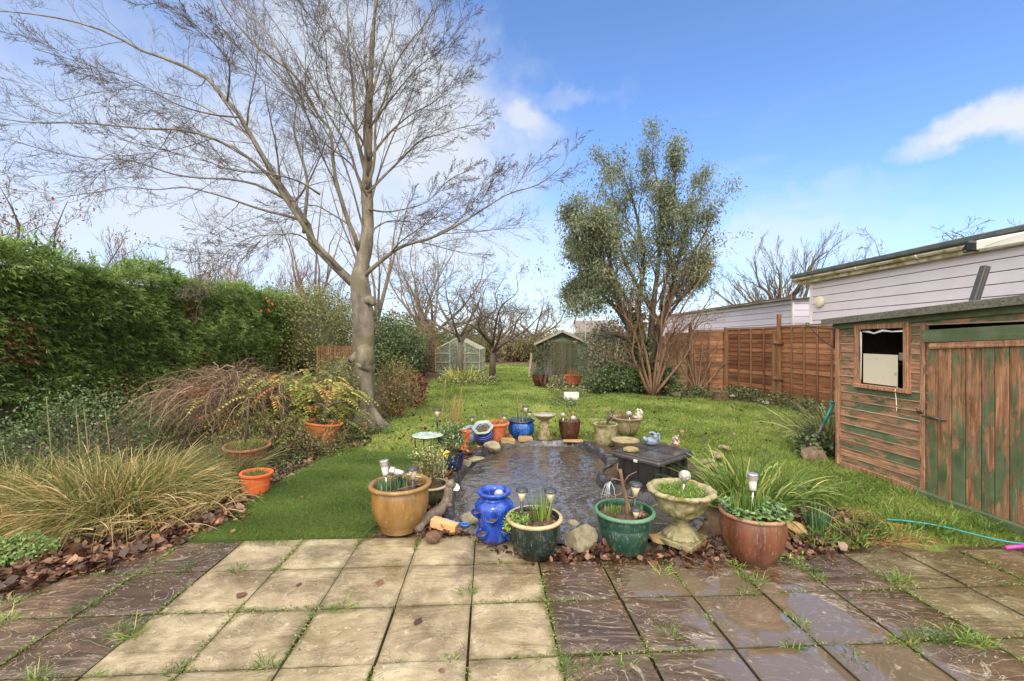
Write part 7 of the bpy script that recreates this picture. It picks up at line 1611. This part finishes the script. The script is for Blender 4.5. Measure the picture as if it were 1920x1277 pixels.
clump('ornamental_grass', 'huge arching clump of straw-coloured and green grass by the left edge of the patio', 'ornamental grass', gl, 4600, .42, .98, .009, .95, .66, m_orng, 9, 1)
clump('ornamental_grass', 'second straw-coloured grass clump spilling out of the left edge of the photo', 'ornamental grass', gl+np.array([-.85, .0, 0]), 2600, .35, .95, .009, 1.0, .66, m_orng, 9, 2)

P = np.concatenate([gl+disc(.95, 1500)*[1.2, .8, 1], gl+np.array([-.85, 0, 0])+disc(.7, 600)]); P[:, 2] = rng.uniform(0, .2, len(P)); aa_ = rng.uniform(0, 2*np.pi, len(P)); mb = MB(); ribbons(mb, P, np.column_stack([np.cos(aa_), np.sin(aa_)-.4, rng.normal(.1, .35, len(P))]), rng.uniform(.15, .45, len(P)), .008, .35, 5, rng.uniform(.45, 1, len(P))); tag(mb.build('dead_blades', m_orng), 'matted dead straw blades lying round the grass clumps', 'dead grass', kind='stuff')
clump('ornamental_grass', 'finer grey-green grass clump behind the wide weathered terracotta pot', 'ornamental grass', np.array([-3.45, 5.1, -.01]), 1800, .35, .6, .007, .9, .5, leafmat('grey_green_fine_blades', [(0, s(78, 84, 52)), (.6, s(122, 122, 82)), (1, s(168, 156, 112))], .6, .3), 7, 3)
gp = 'seed stalks in the ornamental grass'
for k, (u, v0, v1, lb) in enumerate([(95, 840, 745, 'leftmost tall seed stalk above the grass'), (150, 850, 760, 'second tall seed stalk from the left'), (165, 840, 765, 'third seed stalk above the grass'), (205, 840, 770, 'fourth seed stalk above the grass')]):
    a_ = atd(u, v0, 4.1); b_ = atd(u-8, v1, 4.15); mb = MB(); tube(mb, [(0, 0, -.5), (0, 0, 0), (b_-a_)*.5, b_-a_], [.002, .002, .006, .002], 5, res=8); o = mb.build('seed_stalk', m_orng); o.location = tuple(a_); tag(o, lb, 'seed stalk', gp)
# herb at the bottom left corner
cloud_bush('herb', 'low pale green herb with rounded lobed leaves at the bottom left corner', 'herb', at(38, 1048)+[0, .0, .05], (.22, .14, .11), leafmat('blue_green_leaves', [(0, s(84, 108, 58)), (.6, s(120, 144, 82)), (1, s(160, 176, 112))], .5, .25), 1500, .024, .9, up=.2, seed=41, clumps=60, quad=False, spread=.15)
# weeping twiggy shrub
wb = np.array([(470-960)*6.3/F, 6.3, 0.]); o = thing('weeping_shrub', 'leafless weeping shrub, a low dome of tangled brown twigs before the hedge', 'shrub', wb)
q = np.random.default_rng(8); tops = []; 
n = 620; a = q.uniform(0, 2*np.pi, n); r0 = q.uniform(.0, .75, n); hh = .95-.28*(r0/.9)**2+q.normal(0, .10, n); ln = q.uniform(.2, .55, n); a2 = a+q.normal(0, .8, n)
P0 = np.stack([r0*np.cos(a)*1.25-.2, r0*np.sin(a), hh], -1); dr = np.stack([np.cos(a2), np.sin(a2), q.normal(0, .25, n)], -1)
K = 7; tt = np.linspace(0, 1, K); PP = P0[:, None]+dr[:, None]*(ln[:, None]*tt)[..., None]*1.3; PP[..., 2] += (.12*tt-.6*tt**2)[None]*ln[:, None]*1.5; PP += np.cumsum(q.normal(0, .03, PP.shape), 1); PP[..., 2] = np.maximum(PP[..., 2], .03)
mb = MB(); tubes(mb, PP, np.linspace(.006, .0025, K)[None]*np.ones((n, 1)), 4, q.uniform(0, 1, n))
lv_, rr_2 = child_branches(PP, np.linspace(.006, .0025, K)[None]*np.ones((n, 1)), 3, 40, .5, 4, .2, -.05); tubes(mb, lv_, rr_2, 3)
m_tw = T('grey_brown_twigs', .8); m_tw.set('Base Color', m_tw.ramp(m_tw.tint(), [(0, s(74, 54, 42)), (.6, s(114, 90, 70)), (1, s(156, 134, 108))])); mb.build('twigs', m_tw.m, o)
for k in range(3):
    mb = MB(); tube(mb, [(.1*k, 0, 0), (.03*k, .02, .5), (-.15+.2*k, 0, .92)], [.035, .03, .02], 8, res=8); mb.build('stem', bark_dark, o)
mb = MB(); P = np.array([-.55, -.25, .78])+rng.normal(0, 1, (130, 3))*[.12, .08, .06]; leaf_pile(mb, P, .05, .6, .8); mb.build('caught_leaves', m_orange, o)
# yellow-leaved pinnate shrub
mh = np.array([(560-960)*6.7/F, 6.75, 0.]); o = thing('yellow_leaved_shrub', 'shrub of long leaves in rows turning yellow, orange and red above the tilted pot', 'shrub', mh)
m_mah = leafmat('turning_leaves', [(0, s(74, 96, 44)), (.35, s(122, 140, 58)), (.6, s(170, 164, 84)), (.8, s(190, 130, 70)), (.93, s(204, 98, 58)), (1, s(186, 84, 84))], .4, .25)
mb = MB(); ms = MB(); q = np.random.default_rng(12); nf = 430
for k in range(nf):
    ctr = np.array([q.normal(0, .5)-.1, q.normal(-.15, .3), 0]); ctr[2] = q.uniform(.35, 1.12)*(1-.25*abs(ctr[0])) ; a = math.atan2(ctr[1]-.3, ctr[0]+q.normal(0, .3)) + q.normal(0, .7)
    d = np.array([math.cos(a), math.sin(a)-.35, q.uniform(-.15, .5)]); d = d/np.linalg.norm(d); L = q.uniform(.22, .42); t_ = np.linspace(0, 1, 10)[:, None]; rach = ctr+d*L*t_-np.array([0, 0, 1])*L*.55*t_**2
    tubes(ms, rach[::3][None] if False else rach[None], np.full((1, 10), .0025), 3)
    col = np.clip(.36+.5*noise.noise(Vector(tuple(ctr*1.7)))+q.normal(0, .2), 0, 1)
    rt = rach[2:]; m_ = len(rt); sd_ = unit(np.cross(np.gradient(rach, axis=0)[2:], [0, 0, 1.]))
    for sg in (-1, 1):
        leaves(mb, rt, sd_*sg+unit(np.gradient(rach, axis=0)[2:])*.45+[0, 0, -.15], np.tile([0, 0, 1.], (m_, 1))+q.normal(0, .2, (m_, 3)), .075*(1.1-.4*t_[2:, 0]), .034, .12, .1, np.clip(col+q.normal(0, .08, m_), 0, 1))
    
mb.build('foliage', m_mah, o); ms.build('leaf_stalks', m_dry, o)
for k in range(9):
    mb = MB(); tp_ = np.array([q.normal(0, .4), q.normal(0, .15), q.uniform(.6, .95)]); tube(mb, [(q.normal(0, .08), q.normal(0, .08), 0), tp_*[.3, .3, .55], tp_], [.018, .014, .010], 6, res=8); mb.build('stem', bark_dark, o)
clump('spiky_plant', 'upright dark green spiky plant behind the weathered terracotta pot', 'plant', np.array([(478-960)*5.9/F, 5.9, 0]), 150, .14, .62, .012, .12, .05, m_grassy, 5, 4)
clump('small_shoots', 'short green bulb shoots left of the foot of the big trunk', 'plant', at(662, 795), 60, .12, .13, .012, .2, .1, m_daff, 3, 5)
# loose brushy shrubs filling the border
m_scruf = leafmat('scruffy_border_leaves', [(0, s(70, 66, 38)), (.5, s(104, 100, 56)), (.85, s(140, 128, 84)), (1, s(156, 104, 74))], .6, .2)
cloud_bush('scruffy_shrub', 'scruffy low shrub in front of the weeping twigs', 'shrub', (-3.35, 5.75, .26), (.62, .42, .34), m_scruf, 3600, .035, .4, seed=42, clumps=90, up=.2)
cloud_bush('scruffy_shrub', 'low dense greenery between the tilted pot and the weathered pot', 'shrub', (-2.75, 5.95, .15), (.50, .45, .24), m_scruf, 3200, .03, .5, seed=43, clumps=90, up=.2)
cloud_bush('leafy_shrub', 'glossy green shrub with drooping leaf rows left of the big trunk', 'shrub', (-3.2, 7.6, .55), (.55, .45, .55), m_laurel, 2600, .06, .3, seed=44, clumps=70, up=-.5)
cloud_bush('bramble', 'loose brambles and weeds before the dark foot of the hedge', 'shrub', (-5.4, 7.4, .35), (1.0, .9, .6), m_laurel, 9000, .032, .6, seed=45, clumps=90)
cloud_bush('bramble', 'dark undergrowth behind the huge grass clump', 'shrub', (-5.2, 5.2, .3), (.9, .9, .55), m_ivy, 9000, .034, .6, seed=46, clumps=90)

# ------------------------------------------------------------------ plants on the right
m_strap = leafmat('strap_leaves', [(0, s(54, 78, 30)), (.5, s(92, 118, 48)), (.85, s(136, 152, 78)), (1, s(190, 178, 110))], .4, .25)
clump('strappy_plant', 'big clump of arching strap leaves behind the big red-brown pot', 'plant', np.array([(1400-960)*3.95/F, 3.95, 0]), 460, .26, .86, .020, .82, .55, m_strap, 9, 6)
clump('strappy_plant', 'lower strap-leaved clump right of the big one', 'plant', np.array([(1470-960)*4.3/F, 4.3, 0]), 190, .2, .55, .015, .9, .6, m_strap, 9, 7)
clump('grassy_plant', 'tall arching pale-striped grassy plant at the left corner of the green shed', 'plant', np.array([(1552-960)*6.1/F, 6.1, 0]), 330, .2, 1.15, .020, .62, .5, leafmat('pale_striped_blades', [(0, s(78, 92, 48)), (.5, s(128, 138, 84)), (1, s(192, 182, 128))], .45, .25), 10, 8, bias=(-.25, -.1))
clump('daffodil_shoots', 'clump of grey-green daffodil shoots right of the big red-brown pot', 'plant', at(1543, 1000)+[0, .05, 0], 85, .08, .27, .014, .22, .08, m_daff, 4, 9)
clump('grassy_plant', 'yellow-green leaved plant in the round bed before the greenhouse', 'plant', at(872, 716), 160, .5, .9, .05, .6, .4, leafmat('yellow_green_blades', [(0, s(96, 112, 48)), (1, s(190, 184, 96))], .5, .2), 6, 10)
clump('grassy_plant', 'grass tuft behind the white block in the lawn', 'plant', at(1075, 742), 160, .25, .32, .016, .6, .3, m_grassy, 5, 13)
for k, (u, lb) in enumerate([(1020, 'bare green-stemmed shrub left of the far shed door'), (1045, 'bare green-stemmed rose in front of the far shed')]):
    b = at(u+5*k, 727); o = thing('rose_bush', lb, 'rose bush', b, group='bare roses before the far shed'); q = np.random.default_rng(60+k)
    Lb = [[(0, 0, 0), (q.normal(0, .15), q.normal(0, .1), .5), (q.normal(0, .35), q.normal(0, .2), q.uniform(.9, 1.5))] for _ in range(6)]; sets = grow(Lb, [[.018, .012, .006]]*6, [dict(m=5, ang=35, lf=.4, K=5, wob=.15, up=.08, n=4, rf=.6, rmin=.006)], 5, 7)
    mb = MB(); put(mb, sets); mb.build('stems', bark_far, o)
# ivy at shed corner, climbing stems on the fence
cloud_bush('ivy_bush', 'dark ivy at the foot of the shed corner behind the spade', 'bush', (4.05, 5.75, .16), (.22, .25, .26), m_ivy, 800, .045, .8, seed=47, clumps=40, quad=False)
b = np.array([5.35, 12.3, 0.]); o = thing('climbing_shrub', 'pale bare climbing stems spread against the orange fence panel', 'shrub', b)
Lb = [[(0, 0, 0), (x*.5, .1, z*.5), (x, .2, z)] for x, z in [(-.5, 2.0), (-.1, 2.2), (.3, 2.1), (.8, 1.8), (.5, 1.4), (-.8, 1.5), (1.1, 1.2)]]; sets = grow(Lb, [[.03, .02, .008]]*len(Lb), [dict(m=8, ang=38, lf=.4, K=6, wob=.18, up=.03, n=4, rf=.5, rmin=.006), dict(m=5, ang=38, lf=.5, K=5, wob=.2, n=3, rf=.6, rmin=.005)], 6, 9)
mb = MB(); put(mb, sets); mb.build('stems', bark_red, o)
